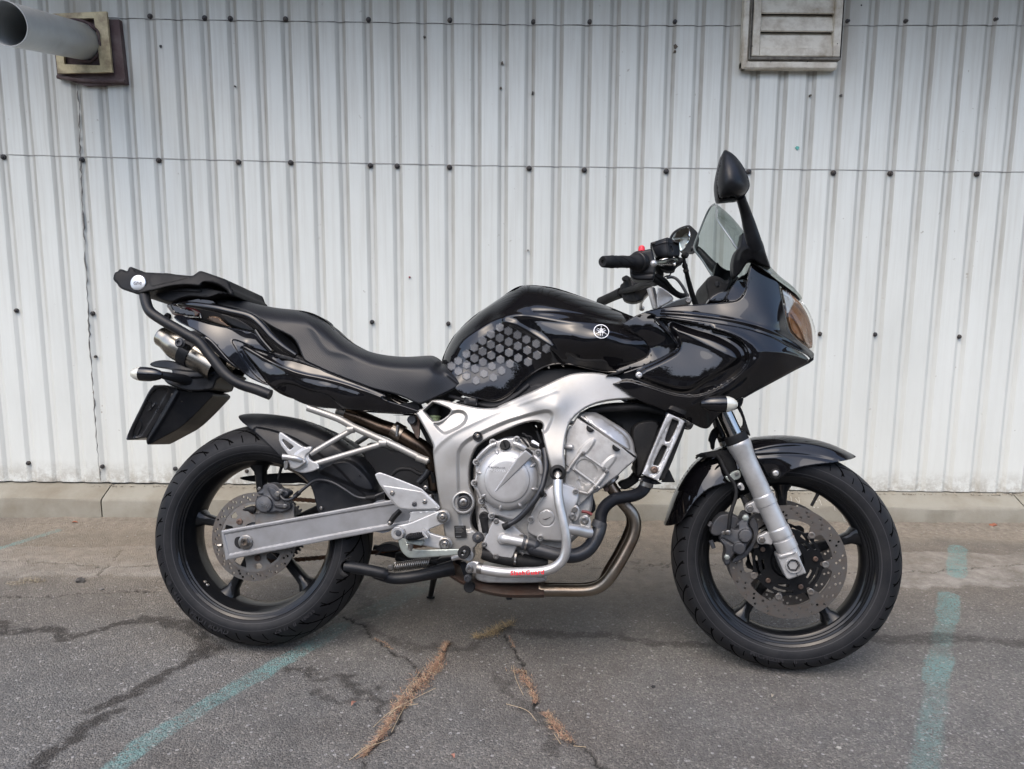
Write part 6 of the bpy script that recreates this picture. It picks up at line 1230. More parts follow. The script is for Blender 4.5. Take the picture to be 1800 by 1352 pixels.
    # woven look: small raised studs
st_ = M('pad_rim', (.10, .105, .115), .25, dirt=((.03, .03, .03), 60., .6)); V, F = join(hx); kp = mesh('knee_pad', V, F, st_, tank, 'B', 30)
hm, t, b = newmat('woven_pad_centre'); tc = nd(t, 'ShaderNodeTexCoord').outputs['Object']; mp = nd(t, 'ShaderNodeMapping'); mp.inputs['Rotation'].default_value = (0, R_(40), 0); t.links.new(tc, mp.inputs[0]); sx = nd(t, 'ShaderNodeSeparateXYZ'); t.links.new(mp.outputs[0], sx.inputs[0])
cell = [mth(t, 'ABSOLUTE', mth(t, 'SUBTRACT', mth(t, 'FRACT', mth(t, 'MULTIPLY', sx.outputs[i], 370.)), .5)) for i in (0, 2)]; ck = mth(t, 'GREATER_THAN', mth(t, 'MAXIMUM', *cell), .33)
t.links.new(mixc(t, ck, (.012, .012, .013), (.20, .20, .205)), b.inputs['Base Color']); b.inputs['Roughness'].default_value = .3; bp = nd(t, 'ShaderNodeBump', i_Strength=.6, i_Distance=.001); t.links.new(ck, bp.inputs['Height']); t.links.new(bp.outputs[0], b.inputs['Normal'])
V, F = join(hb); mesh('pad_centre', V, F, hm, kp, 'B', 0)
# round emblem: three crossed forks in a ring
ec = q('T', (1397, 400))[0]; L0 = float(tf_(np.array([ec]))[0])+.0012; eo = P(*ec, L0); em = []; er = .0205
def eo3(x, z): pp = P(*ec, L0); return (pp.x+x, pp.y, pp.z+z)
ring = [(er*math.cos(a), er*math.sin(a)) for a in np.linspace(0, 2*math.pi, 49)]
def strip(p0, p1, w):
    p0, p1 = np.array(p0, float), np.array(p1, float); d = (p1-p0)/np.linalg.norm(p1-p0); n = np.array([-d[1], d[0]])*w/2; return [p0+n, p1+n, p1-n, p0-n]
ev = []; ef_ = []
def addp(poly):
    k = len(ev)
    for a in poly: ev.append(eo3(a[0], a[1]))
    ef_.append(tuple(range(k, k+len(poly))))
for i in range(48): a, b_ = np.array(ring[i]), np.array(ring[i+1]); addp([a, b_, b_*.90, a*.90])
for k in range(3):
    a = R_(90+120*k); u = np.array([math.cos(a), math.sin(a)]); v = np.array([-u[1], u[0]])
    addp(strip(u*er*.80, -u*er*.05, er*.055))
    for s in (-1, 1): addp(strip(u*er*.42+v*s*er*.02, u*er*.30+v*s*er*.16, er*.05)); addp(strip(u*er*.34+v*s*er*.12, -u*er*.62+v*s*er*.12, er*.055))
ev = np.array(ev); ev2 = np.array([ (x, -(float(tf_(np.array([ec]))[0])+.0012)+( (x-eo.x)*0.0), z) for x, y, z in ev])
# drape on the tank: shift every vertex sideways to the surface under it
def drape(V, f, up, fr='B', it=3):
    out = []
    if it > 1: V = drape(V, f, up, fr, it-1)
    for x, y, z in V:
        wpt = FR[fr] @ Vector((x, y, z)); d = (wpt-CAMO); px_x = 900+FPX*(d.dot(CR)/d.dot(_fw)); px_y = 676-FPX*(d.dot(CU)/d.dot(_fw)); out.append((x, -(float(f(np.array([[px_x, px_y]]))[0])+up), z))
    return np.array(out)
mesh('tank_emblem', drape(ev, tf_, .0030), ef_, m['white'], tank, 'B', 0)
panel('tank_bracket', q('T', (455, 853), (545, 865), (542, 912), (452, 900)), .125, m['satin'], bike, edge=1, drop=.002, thick=.02, sp=6, ch=0)
tube('tank_rail', [(*p, .100) for p in q('T', (350, 845), (480, 880), (620, 915), (700, 905), (800, 850), (900, 770))], .0055, m['dark'], bike)
# ---- seat
st_out = q('A', (680, 274), (690, 268), (720, 268), (790, 276), (850, 298), (910, 322), (1000, 345), (1100, 362), (1200, 372), (1270, 380), (1340, 402), (1400, 440), (1440, 480), (1490, 532), (1550, 575), (1610, 608), (1680, 638), (1779, 658)) + q('T', (40, 577), (120, 574), (220, 566), (255, 574), (282, 592), (300, 618), (345, 668), (400, 722), (425, 752), (422, 768), (395, 792), (300, 838), (200, 885), (150, 905), (130, 900), (0, 838)) + q('A', (1700, 872), (1600, 834), (1500, 796), (1430, 770), (1340, 728), (1265, 694), (1248, 665), (1225, 600), (1190, 545), (1130, 515), (1060, 480), (980, 425), (930, 392), (860, 368), (780, 352), (700, 334), (686, 300))
st_ct = [*q('A', (700, 320, .06), (800, 345, .085), (950, 400, .105), (1100, 480, .118), (1230, 600, .125), (1300, 690, .135), (1500, 790, .142), (1300, 480, .112), (1420, 600, .122), (1600, 760, .145), (1500, 650, .128), (1000, 380, .095)), *q('T', (20, 700, .148), (20, 830, .152), (140, 890, .150), (240, 700, .140), (280, 640, .122), (300, 820, .135), (415, 760, .118), (150, 640, .138))]
seat, sf = panel('seat', st_out, st_ct, m['seat'], bike, edge=3, drop=.006, thick=.01, sp=6,
      feats=[(q('A', (1180, 372), (1270, 420), (1330, 500), (1400, 620), (1480, 640), (1640, 660)), .0035, 7., False), (q('T', (220, 575), (262, 615), (330, 690), (415, 758)), .004, 3., False)],
      domes=[(q('A', (680, 274), (720, 268), (790, 276), (910, 322), (1100, 362), (1270, 380), (1400, 440), (1490, 532), (1610, 608), (1779, 658))+q('T', (120, 574), (220, 566), (270, 582), (300, 618)), 26, .105)], mirror=True)
# smooth top band of the seat
# ---- tail side panels
t1 = q('A', (440, 412), (480, 402), (560, 428), (700, 468), (850, 492), (955, 512), (985, 560), (1030, 610), (1068, 648), (1000, 630), (862, 588), (900, 660), (980, 760), (1052, 852), (985, 830), (905, 790), (850, 735), (800, 690), (735, 625), (700, 580), (620, 520), (540, 480), (470, 448))
panel('tail_panel', t1, q('A', (450, 415, .085), (600, 440, .115), (600, 500, .125), (750, 480, .118), (760, 600, .135), (900, 500, .115), (900, 560, .135), (850, 620, .140), (1000, 800, .130), (1050, 640, .120), (900, 740, .132)), m['paint_blue'], bike, edge=2, drop=.004, thick=.004, sp=5, ch=1, mirror=True,
      feats=[(q('A', (800, 560), (850, 560), (1000, 640), (1060, 850), (960, 800), (850, 640)), -.006, 2.5)])
panel('tail_glint_strip', q('A', (625, 545), (640, 528), (680, 545), (740, 610), (800, 680), (860, 740), (840, 745), (760, 690), (700, 640), (640, 575)), .134, m['paint_blue'], bike, edge=5, drop=.012, thick=.01, sp=5, ch=1); panel('tail_trim', q('A', (555, 505), (600, 495), (640, 520), (625, 545), (590, 530)), .122, m['satin'], bike, edge=1, drop=.002, thick=.01, sp=5, ch=0)  # first panel: added painted strip, rounded to give the tail's sky highlight
t2 = q('A', (850, 588), (862, 586), (960, 618), (1068, 655), (1150, 672), (1250, 694), (1340, 730), (1430, 772), (1600, 836), (1700, 874), (1779, 908)) + q('C', (100, 70), (230, 110), (345, 148), (350, 156), (320, 168), (280, 168), (150, 162), (0, 160)) + q('A', (1779, 1010), (1600, 1000), (1460, 992), (1360, 985), (1280, 968), (1220, 945), (1170, 915), (1120, 885), (1050, 855), (1052, 850), (980, 745), (900, 650))
panel('side_cover', t2, [*q('A', (860, 590, .126), (1060, 660, .128), (1250, 700, .140), (1430, 775, .148), (1600, 838, .156), (1779, 905, .158), (1000, 680, .140), (1200, 790, .156), (1400, 850, .160), (1600, 910, .163), (1100, 860, .142), (1250, 940, .142), (1450, 980, .142), (1650, 990, .145), (1150, 720, .150), (980, 700, .140)), *q('C', (340, 152, .152), (150, 150, .148), (150, 100, .158))], pt, bike, edge=2.5, drop=.006, thick=.004, sp=5.5, mirror=True, ch=1,
      feats=[(q('A', (865, 590), (1000, 670), (1150, 745), (1250, 778), (1400, 805), (1560, 850), (1779, 935)), .004, 3.2, False), (q('A', (1090, 840), (1180, 830), (1300, 880), (1420, 900), (1500, 990), (1700, 1050), (1200, 1050), (1080, 900)), -.005, 5.)])
panel('side_cover_trim', q('A', (1068, 645), (1080, 640), (1180, 668), (1250, 690), (1430, 770), (1420, 776), (1250, 706), (1100, 672)), .146, m['satin'], bike, edge=1, drop=.002, thick=.006, sp=5, ch=0)
panel('seat_base', [*q('A', (1180, 640), (1300, 700), (1430, 770), (1600, 830), (1779, 895)), *q('C', (140, 120), (330, 90), (350, 135), (300, 155), (0, 120)), *q('A', (1600, 900), (1300, 800))], .118, m['dark'], bike, edge=1, drop=.002, thick=.05, sp=9, ch=0)
panel('tail_inner', q('A', (440, 335), (560, 300), (900, 360), (1200, 560), (1250, 690), (1060, 650), (960, 510), (760, 470), (500, 410)), .06, m['gap'], bike, edge=2, drop=.005, thick=.12, sp=9); panel('under_seat_pan', q('A', (730, 400), (760, 395), (860, 430), (960, 500), (940, 510), (850, 488), (790, 460)), .09, m['satin'], bike, edge=2, drop=.005, thick=.02, sp=6)
panel('tail_bracket', q('L', (1240, 800), (1290, 780), (1380, 790), (1440, 850), (1550, 920), (1480, 910), (1350, 870), (1260, 830)), .08, m['bronze'], bike, edge=1.5, drop=.004, thick=.03, sp=5, ch=1); tube('tail_stay', [(*q('L', (1155, 745))[0], .09), (*q('L', (1175, 805))[0], .09)], .0028, m['muffler'], bike, sm=2)
tlg, _ = panel('tail_light', q('A', (402, 352), (405, 338), (425, 332), (470, 335), (600, 372), (610, 405), (560, 420), (500, 410), (440, 408), (425, 380)), q('A', (405, 345, .03), (430, 400, .04), (500, 350, .07), (600, 390, .10)), m['redlens'], bike, edge=2, drop=.006, thick=.01, sp=4, mirror=True); panel('tail_light_housing', q('L', (800, 640), (880, 660), (1100, 730), (1165, 760), (1170, 800), (1000, 780), (850, 745), (830, 700)), .092, pt, bike, edge=1, drop=.003, thick=.01, sp=4, ch=1); panel('clear_marker', q('L', (870, 635), (930, 645), (950, 665), (900, 668)), .098, m['clearlens'], bike, edge=.8, drop=.002, thick=.01, sp=4, ch=1)
panel('tail_top', q('A', (415, 335), (480, 318), (560, 292), (680, 300), (720, 340), (600, 345), (510, 340), (470, 345)), .075, pt, bike, edge=1.5, drop=.004, thick=.15, sp=6, ch=1)
tube('grab_rail', [(*p[:2], l) for p, l in zip(q('A', (480, 336), (560, 342), (700, 362), (800, 385), (900, 408), (950, 432), (1000, 478), (1060, 545), (1130, 605), (1210, 658)), (.10, .125, .14, .143, .145, .147, .148, .148, .147, .145))], [.006, .0095, .0105, .0115, .0118, .0118, .0118, .0115, .0105, .0075], pt, bike, mirror=True)
tube('grab_rail_strut', [(*p[:2], l) for p, l in zip(q('A', (960, 500), (1000, 560), (1060, 630)), (.135, .137, .138))], .0065, pt, bike, mirror=True)
# silencers
for s in (1, -1):
    a_ = P(*q('L', (700, 1020))[0], .070*s); b_ = P(*q('A', (720, 735))[0], .070*s)
    a_.z = P(*q('L', (700, 1020))[0], .07).z; b_.z = P(*q('A', (720, 735))[0], .07).z; a_.x = P(*q('L', (700, 1020))[0], .07).x; b_.x = P(*q('A', (720, 735))[0], .07).x
    d = (b_-a_); L = d.length; sl_ = lathe('silencer', tuple(a_), [(.0190, .004), (.0195, -.001), (.0255, -.004), (.0290, .002), (.0300, .016), (.0345, .030), (.0405, .048), (.0420, .060), (.0420, .075), (.0420, L)], m['muffler'], bike, 'B', 44, axis=tuple(d/L), loc=True)
    lathe('silencer_bore', tuple(a_), [(.0185, .0), (.0185, .05), (0, .05)], m['gap'], sl_, 'B', 24, axis=tuple(d/L), loc=True); lathe('silencer_strap', tuple(a_+d/L*.085), [(.0428, 0), (.0445, .001), (.0445, .033), (.0428, .034)], m['satin'], sl_, 'B', 44, axis=tuple(d/L), loc=True)
# ---- luggage rack
rk_out = q('L', (128, 352), (132, 310), (145, 268), (165, 258), (188, 250), (195, 232), (215, 224), (250, 230), (268, 248), (298, 248), (306, 225), (318, 202), (345, 197), (372, 210), (388, 248), (440, 258), (560, 264), (700, 272), (790, 272), (850, 285), (960, 296), (1070, 306), (1110, 278), (1145, 250), (1175, 246), (1215, 258), (1350, 305), (1485, 352), (1505, 378), (1530, 455), (1560, 475), (1556, 545), (1505, 528), (1490, 490), (1420, 440), (1350, 402), (1260, 386), (1205, 382), (1180, 400), (1160, 432), (1080, 420), (980, 416), (860, 424), (760, 442), (680, 465), (600, 484), (550, 490), (500, 508), (430, 522), (370, 510), (320, 488), (270, 478), (220, 455), (188, 425), (180, 402))
rack, _ = panel('luggage_rack', rk_out, q('L', (140, 300, .112), (430, 390, .128), (700, 350, .132), (700, 290, .118), (1000, 380, .13), (1200, 300, .12), (1500, 450, .118), (200, 420, .115), (1350, 340, .125), (350, 215, .10)), m['matt'], bike, edge=4, drop=.012, thick=.235, sp=5, ch=1, feats=[(q('L', (560, 270), (900, 300), (1060, 310), (900, 360), (700, 400), (560, 440)), .003, 4.), (q('L', (1190, 390), (1240, 385), (1380, 420), (1490, 500), (1480, 520), (1300, 500), (1180, 470)), -.02, 3.)])
panel('rack_base_plate', q('L', (555, 490), (600, 486), (760, 442), (980, 418), (1160, 435), (1300, 460), (1492, 500), (1500, 525), (1400, 520), (1290, 560), (1240, 570), (1060, 548), (940, 570), (870, 600), (840, 615), (770, 610), (700, 590), (640, 552), (632, 520), (600, 500)), .10, m['dark'], rack, edge=3, drop=.01, thick=.20, sp=7, ch=1, feats=[(q('L', (740, 470), (980, 440), (1160, 470), (1190, 500), (1000, 490), (760, 480)), .006, 3.)])
for k in range(5): p = q('L', (960+k*38, 432+k*9))[0]; panel('rack_rib', [(p[0], p[1]), (p[0]+3.2, p[1]+1), (p[0]+5, p[1]+4), (p[0]+2, p[1]+3.4)], .104, m['matt'], rack, edge=.6, drop=.002, thick=.01, sp=3, ch=0)
bc = q('L', (428, 388))[0]; bdg = lathe('rack_badge', (*bc, .136), [(.0225, -.004), (.0225, .0018), (.0212, .0032), (.015, .0042), (.006, .0046), (0, .0047)], m['badge'], rack, 'B', 44)
bdg.scale = (1, 1, 1); side_text('badge_lettering', 'GIVI', (*q('L', (416, 395))[0], .1408), .0128, m['badgetext'], bdg, ang=-3, sx=1.0, ext=.0003, bold=.0005); tube('badge_slot', [(*q('L', (375, 470))[0], .1394), (*q('L', (400, 478))[0], .1394), (*q('L', (438, 474))[0], .1394)], .0007, m['gap'], bdg, n=6)
tube('rack_arm', [(*p[:2], l) for p, l in zip(q('L', (492, 500), (505, 560), (525, 640), (555, 710), (610, 765), (740, 850), (880, 930), (1000, 1000), (1150, 1090))+q('A', (660, 640), (700, 690), (760, 765), (820, 815), (880, 845), (960, 870), (1050, 905)), (.118, .128, .14, .148, .152, .155, .157, .158, .158, .159, .16, .161, .162, .162, .162, .162))], [.0142]*16, m['satin'], bike, n=18, mirror=True)
bolt((*q('L', (925, 1100))[0], .16), .0115, m['caliper'], bike, name='arm_bolt', h=.01); bolt((*q('L', (775, 788))[0], -.13), .0095, m['matt'], bike, name='arm_bolt', h=.006); tube('arm_spacer', [(*q('L', (960, 1130))[0], .14), (*q('L', (1030, 1165))[0], .14)], .008, m['matt'], bike, sm=2)
# ---- rear hanger, plate holder, rear indicators
panel('number_plate_hanger', q('A', (298, 722), (300, 705), (340, 690), (400, 686), (450, 694), (500, 715), (560, 735), (680, 735), (780, 770), (790, 792), (720, 800), (700, 850), (690, 870), (610, 882), (520, 880), (440, 852), (400, 830), (380, 800), (440, 770), (430, 742), (340, 735)), q('A', (320, 715, .05), (450, 720, .085), (600, 780, .085), (420, 820, .10), (760, 780, .07), (650, 860, .075)), m['satin'], bike, edge=3, drop=.008, thick=.12, sp=6, ch=1, feats=[(q('A', (420, 740), (560, 760), (700, 760), (690, 790), (560, 800), (440, 780)), .006, 4.)])
panel('plate_holder', q('A', (315, 850), (325, 842), (405, 842), (430, 860), (470, 880), (400, 970), (330, 1090), (280, 1175), (270, 1172), (160, 1190), (146, 1180), (180, 1100), (230, 1000), (290, 880)), q('A', (150, 1180, .085), (330, 850, .10), (460, 880, .07), (280, 1160, .07)), M('number_plate_back', (.009, .009, .010), .3, rvar=.12, dirt=((.04, .04, .04), 20., .5)), bike, edge=2, drop=.004, thick=.17, sp=5, ch=1,
      feats=[(q('A', (322, 860), (400, 860), (410, 890), (270, 1120), (240, 1165), (175, 1175), (240, 1020)), -.004, 2.), (q('A', (300, 950), (310, 980), (290, 1010), (330, 960)), .003, 1.5, False), (q('A', (220, 1150), (250, 1090), (230, 1060)), .003, 1.5, False)])
panel('mud_flap', q('A', (405, 855), (430, 850), (520, 882), (610, 885), (660, 878), (690, 895), (692, 912), (660, 945), (580, 1030), (490, 1112), (400, 1160), (295, 1216), (280, 1215), (272, 1180), (330, 1080), (400, 960), (440, 890)), q('A', (430, 870, .085), (680, 900, .05), (290, 1200, .06), (480, 1100, .05), (440, 960, .075), (550, 950, .055)), m['satin'], bike, edge=2, drop=.004, thick=.11, sp=6, ch=1, feats=[(q('A', (470, 890), (380, 1050), (280, 1200)), .006, 4., False)])
bolt((*q('A', (500, 945))[0], .062), .003, m['bolt'], bike, kind='button', name='flap_screw')
def indicator(nm, c, lat, L, r, d, lens_back):
    """bullet-shaped lamp along the bike, clear lens on one end"""
    o = P(*c, lat); pr = [(0, -L/2), (r*.35, -L*.48), (r*.62, -L*.40), (r*.84, -L*.26), (r*.97, -L*.08), (r, L*.06), (r*.99, L*.18)]; ln = [(r*.985, L*.18), (r*.93, L*.27), (r*.78, L*.37), (r*.52, L*.455), (r*.2, L*.495), (0, L*.5)]
    a = lathe(nm, tuple(o), pr, m['paint'], bike, 'B', 28, axis=d, loc=True); lathe('lens', tuple(o), ln, m['clearlens'], a, 'B', 28, axis=d, loc=True); return a, o
a, o = indicator('rear_indicator', q('A', (278, 775))[0], .17, .094, .0200, (-1, 0, .04), 1); tube('indicator_stalk', [tuple(o+Vector((.035, .0, .0))), tuple(o+Vector((.055, .03, -.004))), tuple(o+Vector((.075, .08, -.01)))], [.010, .012, .015], m['satin'], a, loc=True)
a, o = indicator('rear_indicator', q('A', (705, 832))[0], -.17, .088, .0150, (1, 0, .04), 1)
# ================================================================== front fairing
P0 = q('F', (425, 262), (440, 252), (500, 212), (600, 172), (640, 165), (650, 200), (640, 225), (650, 250), (700, 300), (760, 360), (790, 395), (786, 418), (760, 445), (690, 485), (620, 515), (560, 542), (480, 552), (400, 590), (380, 560), (480, 525), (570, 490), (600, 460), (608, 430), (590, 390), (540, 340), (480, 305))
panel('fairing_inner_panel', P0, q('F', (430, 262, .136), (640, 180, .155), (560, 280, .152), (700, 330, .164), (780, 410, .166), (620, 420, .142), (600, 500, .148), (420, 570, .145), (680, 450, .156)), m['paint'], bike, edge=1.6, drop=.004, thick=.006, sp=5, ch=1, mirror=True)
P1 = q('F', (560, 185), (640, 160), (720, 148), (880, 135), (1050, 124), (1150, 116), (1195, 104), (1225, 78), (1245, 30)) + q('R', (500, 745), (520, 650), (540, 550), (548, 542), (562, 545), (640, 605), (735, 678), (768, 715), (778, 780), (800, 880), (815, 960), (832, 1030), (850, 1090), (880, 1130), (930, 1175), (990, 1222), (1040, 1262), (1042, 1290), (1020, 1310)) + q('F', (1672, 490), (1640, 462), (1500, 390), (1400, 344), (1250, 298), (1100, 268), (950, 245), (800, 224), (720, 216), (680, 214), (655, 220), (640, 200))
p1c = [*q('F', (640, 190, .178), (700, 150, .168), (1050, 128, .165), (1240, 40, .172), (700, 200, .172), (900, 225, .181), (1100, 255, .184), (1300, 300, .179), (1500, 382, .155), (1620, 450, .112), (1672, 485, .080), (1300, 180, .178), (1450, 250, .165)), *q('R', (548, 550, .172), (740, 690, .140), (790, 850, .132), (840, 1060, .120), (900, 1155, .108), (1030, 1260, .060), (650, 800, .165), (600, 650, .168))]
panel('upper_cowl', P1, p1c, pt, bike, edge=2.5, drop=.004, thick=.005, sp=6, ch=1, mirror=True,
      feats=[(q('F', (690, 185), (850, 193), (1050, 216), (1250, 252), (1420, 306), (1560, 378), (1660, 455)), .004, 3.2, False)])
P2 = q('F', (640, 205), (655, 214), (690, 212), (800, 220), (950, 241), (1100, 264), (1250, 295), (1400, 342), (1500, 390), (1620, 458), (1655, 490), (1652, 508), (1640, 520), (1560, 560), (1450, 622), (1350, 672), (1260, 728), (1230, 742), (1190, 755), (1130, 800), (1080, 845), (1030, 900), (1005, 940), (985, 952), (960, 950), (930, 940), (860, 900), (800, 872), (740, 850), (660, 815), (600, 790), (540, 765), (480, 730), (430, 690), (370, 655), (335, 655), (320, 640), (325, 608), (360, 602), (450, 575), (550, 540), (640, 505), (720, 465), (780, 428), (788, 410), (770, 372), (720, 315), (670, 262), (642, 232))
rec = q('F', (672, 226), (690, 222), (800, 240), (900, 262), (1000, 288), (1100, 315), (1190, 355), (1240, 405), (1262, 460), (1262, 510), (1230, 560), (1170, 615), (1080, 675), (1000, 712), (930, 733), (850, 738), (770, 725), (700, 704), (600, 670), (520, 645), (470, 632), (430, 634), (390, 648), (330, 660), (270, 620), (330, 570), (560, 500), (760, 440), (800, 400), (740, 320), (680, 250))
rin = q('F', (740, 262), (800, 285), (900, 318), (1020, 352), (1120, 400), (1175, 440), (1195, 480), (1180, 505), (1130, 540), (1040, 590), (940, 650), (880, 690), (800, 700), (640, 650), (500, 590), (700, 500), (810, 430), (790, 350))
p2c = [*q('F', (650, 220, .186), (900, 235, .197), (1250, 290, .198), (1500, 385, .168), (1640, 480, .108), (1640, 510, .104), (1350, 440, .205), (1480, 440, .182), (1300, 560, .198), (1230, 720, .160), (1440, 620, .150), (1050, 790, .182), (1000, 930, .150), (860, 890, .160), (740, 845, .158), (560, 760, .160), (370, 655, .158), (330, 630, .156), (560, 545, .172), (780, 420, .186), (850, 520, .196), (640, 600, .178), (900, 800, .186), (1100, 700, .200))]
panel('side_fairing', P2, p2c, pt, bike, edge=2.5, drop=.0035, thick=.005, sp=5, ch=1, mirror=True,
      feats=[(rec, -.0185, 3.4), (rin, .0130, 13.), (q('F', (760, 300), (900, 350), (1050, 420), (1180, 490)), .003, 7., False), (q('F', (1040, 290), (1200, 330), (1345, 440), (1280, 560), (1150, 680), (900, 800)), .005, 6., False), (q('F', (1345, 440), (1500, 450), (1645, 505)), .004, 5., False)])
for p in ((810, 342), (537, 598)): bolt((*q('F', p)[0], .176 if p[0] > 600 else .162), .0092, m['alu'], bike, kind='button', name='fairing_screw', h=.006)
panel('fairing_tongue', q('F', (318, 610), (340, 600), (420, 590), (440, 560), (360, 585), (330, 595)), .158, m['matt'], bike, edge=1, drop=.002, thick=.02, sp=4, ch=1)
panel('fairing_lower_trim', q('F', (1650, 515), (1690, 470), (1688, 498), (1660, 520), (1560, 570), (1450, 630), (1300, 710), (1235, 748), (1230, 738), (1450, 618)), q('F', (1680, 480, .04), (1450, 620, .12), (1240, 740, .135)), m['matt'], bike, edge=1, drop=.003, thick=.02, sp=5, ch=0, mirror=True)
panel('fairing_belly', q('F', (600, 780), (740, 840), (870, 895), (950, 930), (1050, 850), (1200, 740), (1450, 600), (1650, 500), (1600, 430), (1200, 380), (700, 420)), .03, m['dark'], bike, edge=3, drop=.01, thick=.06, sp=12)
# headlight
gl_out = q('R', (768, 716), (775, 706), (840, 752), (900, 805), (945, 855), (985, 905), (1020, 975), (1042, 1040), (1055, 1110), (1055, 1180), (1045, 1245), (1038, 1258), (980, 1215), (920, 1168), (875, 1125), (850, 1085), (832, 1020), (812, 940), (795, 860), (778, 780))
gc = q('R', (775, 715, .120), (790, 850, .130), (840, 1060, .120), (900, 1155, .108), (1035, 1255, .050), (900, 850, .105), (950, 1000, .115), (980, 1150, .09))
gr_dome = [(q('R', (768, 700), (840, 752), (945, 855), (1020, 975), (1055, 1110), (1050, 1230), (1040, 1262)), 30, .085)]
hl, _ = panel('headlight', gl_out, gc, m['lens'], bike, edge=0, thick=None, sp=5, ch=1, domes=gr_dome, mirror=True)
inr = q('R', (775, 735), (840, 775), (900, 830), (950, 890), (990, 960), (1015, 1030), (1028, 1110), (1030, 1180), (1025, 1235), (980, 1200), (920, 1155), (880, 1115), (858, 1075), (840, 1010), (815, 900), (790, 800))
gc2 = q('R', (785, 745, .095), (820, 900, .090), (860, 1060, .085), (950, 900, .055), (1015, 1030, .045), (1030, 1170, .030), (950, 1170, .065), (920, 1000, .070), (1025, 1235, .02))
panel('headlight_reflector', inr, gc2, m['amber'], hl, edge=2, drop=.01, thick=.004, sp=4, ch=1, mirror=True, feats=[(q('R', (870, 960), (930, 1060), (990, 1210)), .010, 3., False), (q('R', (900, 900), (985, 1000), (1010, 1180)), -.012, 4., False), (q('R', (845, 1010), (860, 1080), (890, 1110)), .008, 2.5, False)])
panel('headlight_bowl', q('R', (782, 755), (830, 785), (880, 835), (880, 870), (855, 920), (828, 960), (815, 900), (800, 830)), [(x, y, l+.010) for x, y, l in gc2], m['refl'], hl, edge=2, drop=.006, thick=.003, sp=4, ch=1, mirror=True)
for k in range(6): a_ = q('R', (800+k*18, 760+k*15), (832+k*16, 850+k*6)); tube('lens_flute', [(a_[0][0]+4, a_[0][1]+1, .092-k*.008), (a_[1][0]+2, a_[1][1]-1, .094-k*.007)], .0007, m['refl'], hl, sm=3, n=6)
# windscreen: lofted bubble from near edge through the crown to the far edge
def loft(name, curves, mat, parent, nu=30, nv=34, thick=.003, fr='B'):
    cs = []
    for c in curves:
        c3 = catmull([tuple(P(*p, fr)) for p in c], 10); L = np.r_[0, np.cumsum(np.linalg.norm(np.diff(c3, axis=0), axis=1))]; s = np.linspace(0, L[-1], nu); cs.append(np.c_[[np.interp(s, L, c3[:, k]) for k in range(3)]].T)
    cs = np.array(cs); V = []
    for i in range(nu):
        col = catmull(cs[:, i], 12); L = np.r_[0, np.cumsum(np.linalg.norm(np.diff(col, axis=0), axis=1))]; s = np.linspace(0, L[-1], nv); V.append(np.c_[[np.interp(s, L, col[:, k]) for k in range(3)]].T)
    V = np.array(V).reshape(-1, 3); F = [(i*nv+j, i*nv+j+1, (i+1)*nv+j+1, (i+1)*nv+j) for i in range(nu-1) for j in range(nv-1)]
    o = mesh(name, V, F, mat, parent, fr, 60); return o, V.reshape(nu, nv, 3)
near_ = [(*p[:2], l) for p, l in zip(q('R', (700, 640), (560, 545), (480, 480), (425, 430), (375, 355), (325, 285), (283, 222), (270, 185), (272, 140), (262, 96)), (.145, .155, .158, .155, .148, .135, .115, .10, .075, .03))]
mid_ = [(*p[:2], 0) for p in q('R', (935, 845), (874, 768), (775, 684), (658, 556), (582, 446), (486, 310), (410, 212), (350, 150), (300, 108), (262, 82))]
far_ = [(*p[:2], l) for p, l in zip(q('R', (380, 800), (300, 740), (225, 640), (155, 530), (92, 445), (96, 400), (130, 310), (180, 185), (220, 110), (255, 84)), (-.150, -.155, -.158, -.158, -.150, -.145, -.125, -.095, -.06, -.02))]
ws, G = loft('windscreen', [near_, mid_, far_], m['screen'], bike)
for e, r in ((G[:, 0], .0030), (G[:, -1], .0030), (G[-1], .002)): V, F = sweep(e, r, 8); mesh('screen_edge', V, F, M('screen_edge_plastic', (.16, .18, .175), .15, coat=1.), ws, 'B', 40)
panel('screen_lower_band', q('R', (540, 548), (560, 545), (640, 603), (740, 680), (830, 745), (900, 800), (935, 845), (900, 830), (820, 765), (735, 685), (640, 612)), q('R', (550, 548, .165), (740, 685, .135), (850, 770, .07), (935, 845, .01)), m['matt'], bike, edge=.6, drop=.002, thick=.01, sp=4, ch=0, mirror=True)
# inner cockpit panels
panel('cockpit_panel', q('R', (345, 855), (350, 800), (400, 720), (450, 660), (500, 640), (520, 600), (540, 555), (548, 560), (520, 680), (500, 770), (470, 815), (440, 845), (400, 860)), q('R', (540, 560, .150), (500, 780, .132), (400, 740, .10), (360, 850, .12)), m['paint'], bike, edge=1.5, drop=.004, thick=.01, sp=4.5, ch=1, mirror=True)
panel('instrument_housing', q('R', (190, 870), (200, 810), (180, 745), (182, 700), (205, 660), (250, 650), (300, 665), (345, 700), (380, 660), (395, 700), (345, 790), (300, 870)), .05, m['matt'], bike, edge=4, drop=.012, thick=.16, sp=5, ch=1); panel('instrument_trim', q('R', (250, 700), (290, 690), (300, 735), (262, 750)), .052, m['satin'], bike, edge=1, drop=.003, thick=.01, sp=4, ch=0); panel('instrument_cover', q('R', (215, 820), (300, 770), (360, 770), (400, 740), (350, 860), (200, 868)), .085, m['paint'], bike, edge=3, drop=.008, thick=.04, sp=5, ch=1)
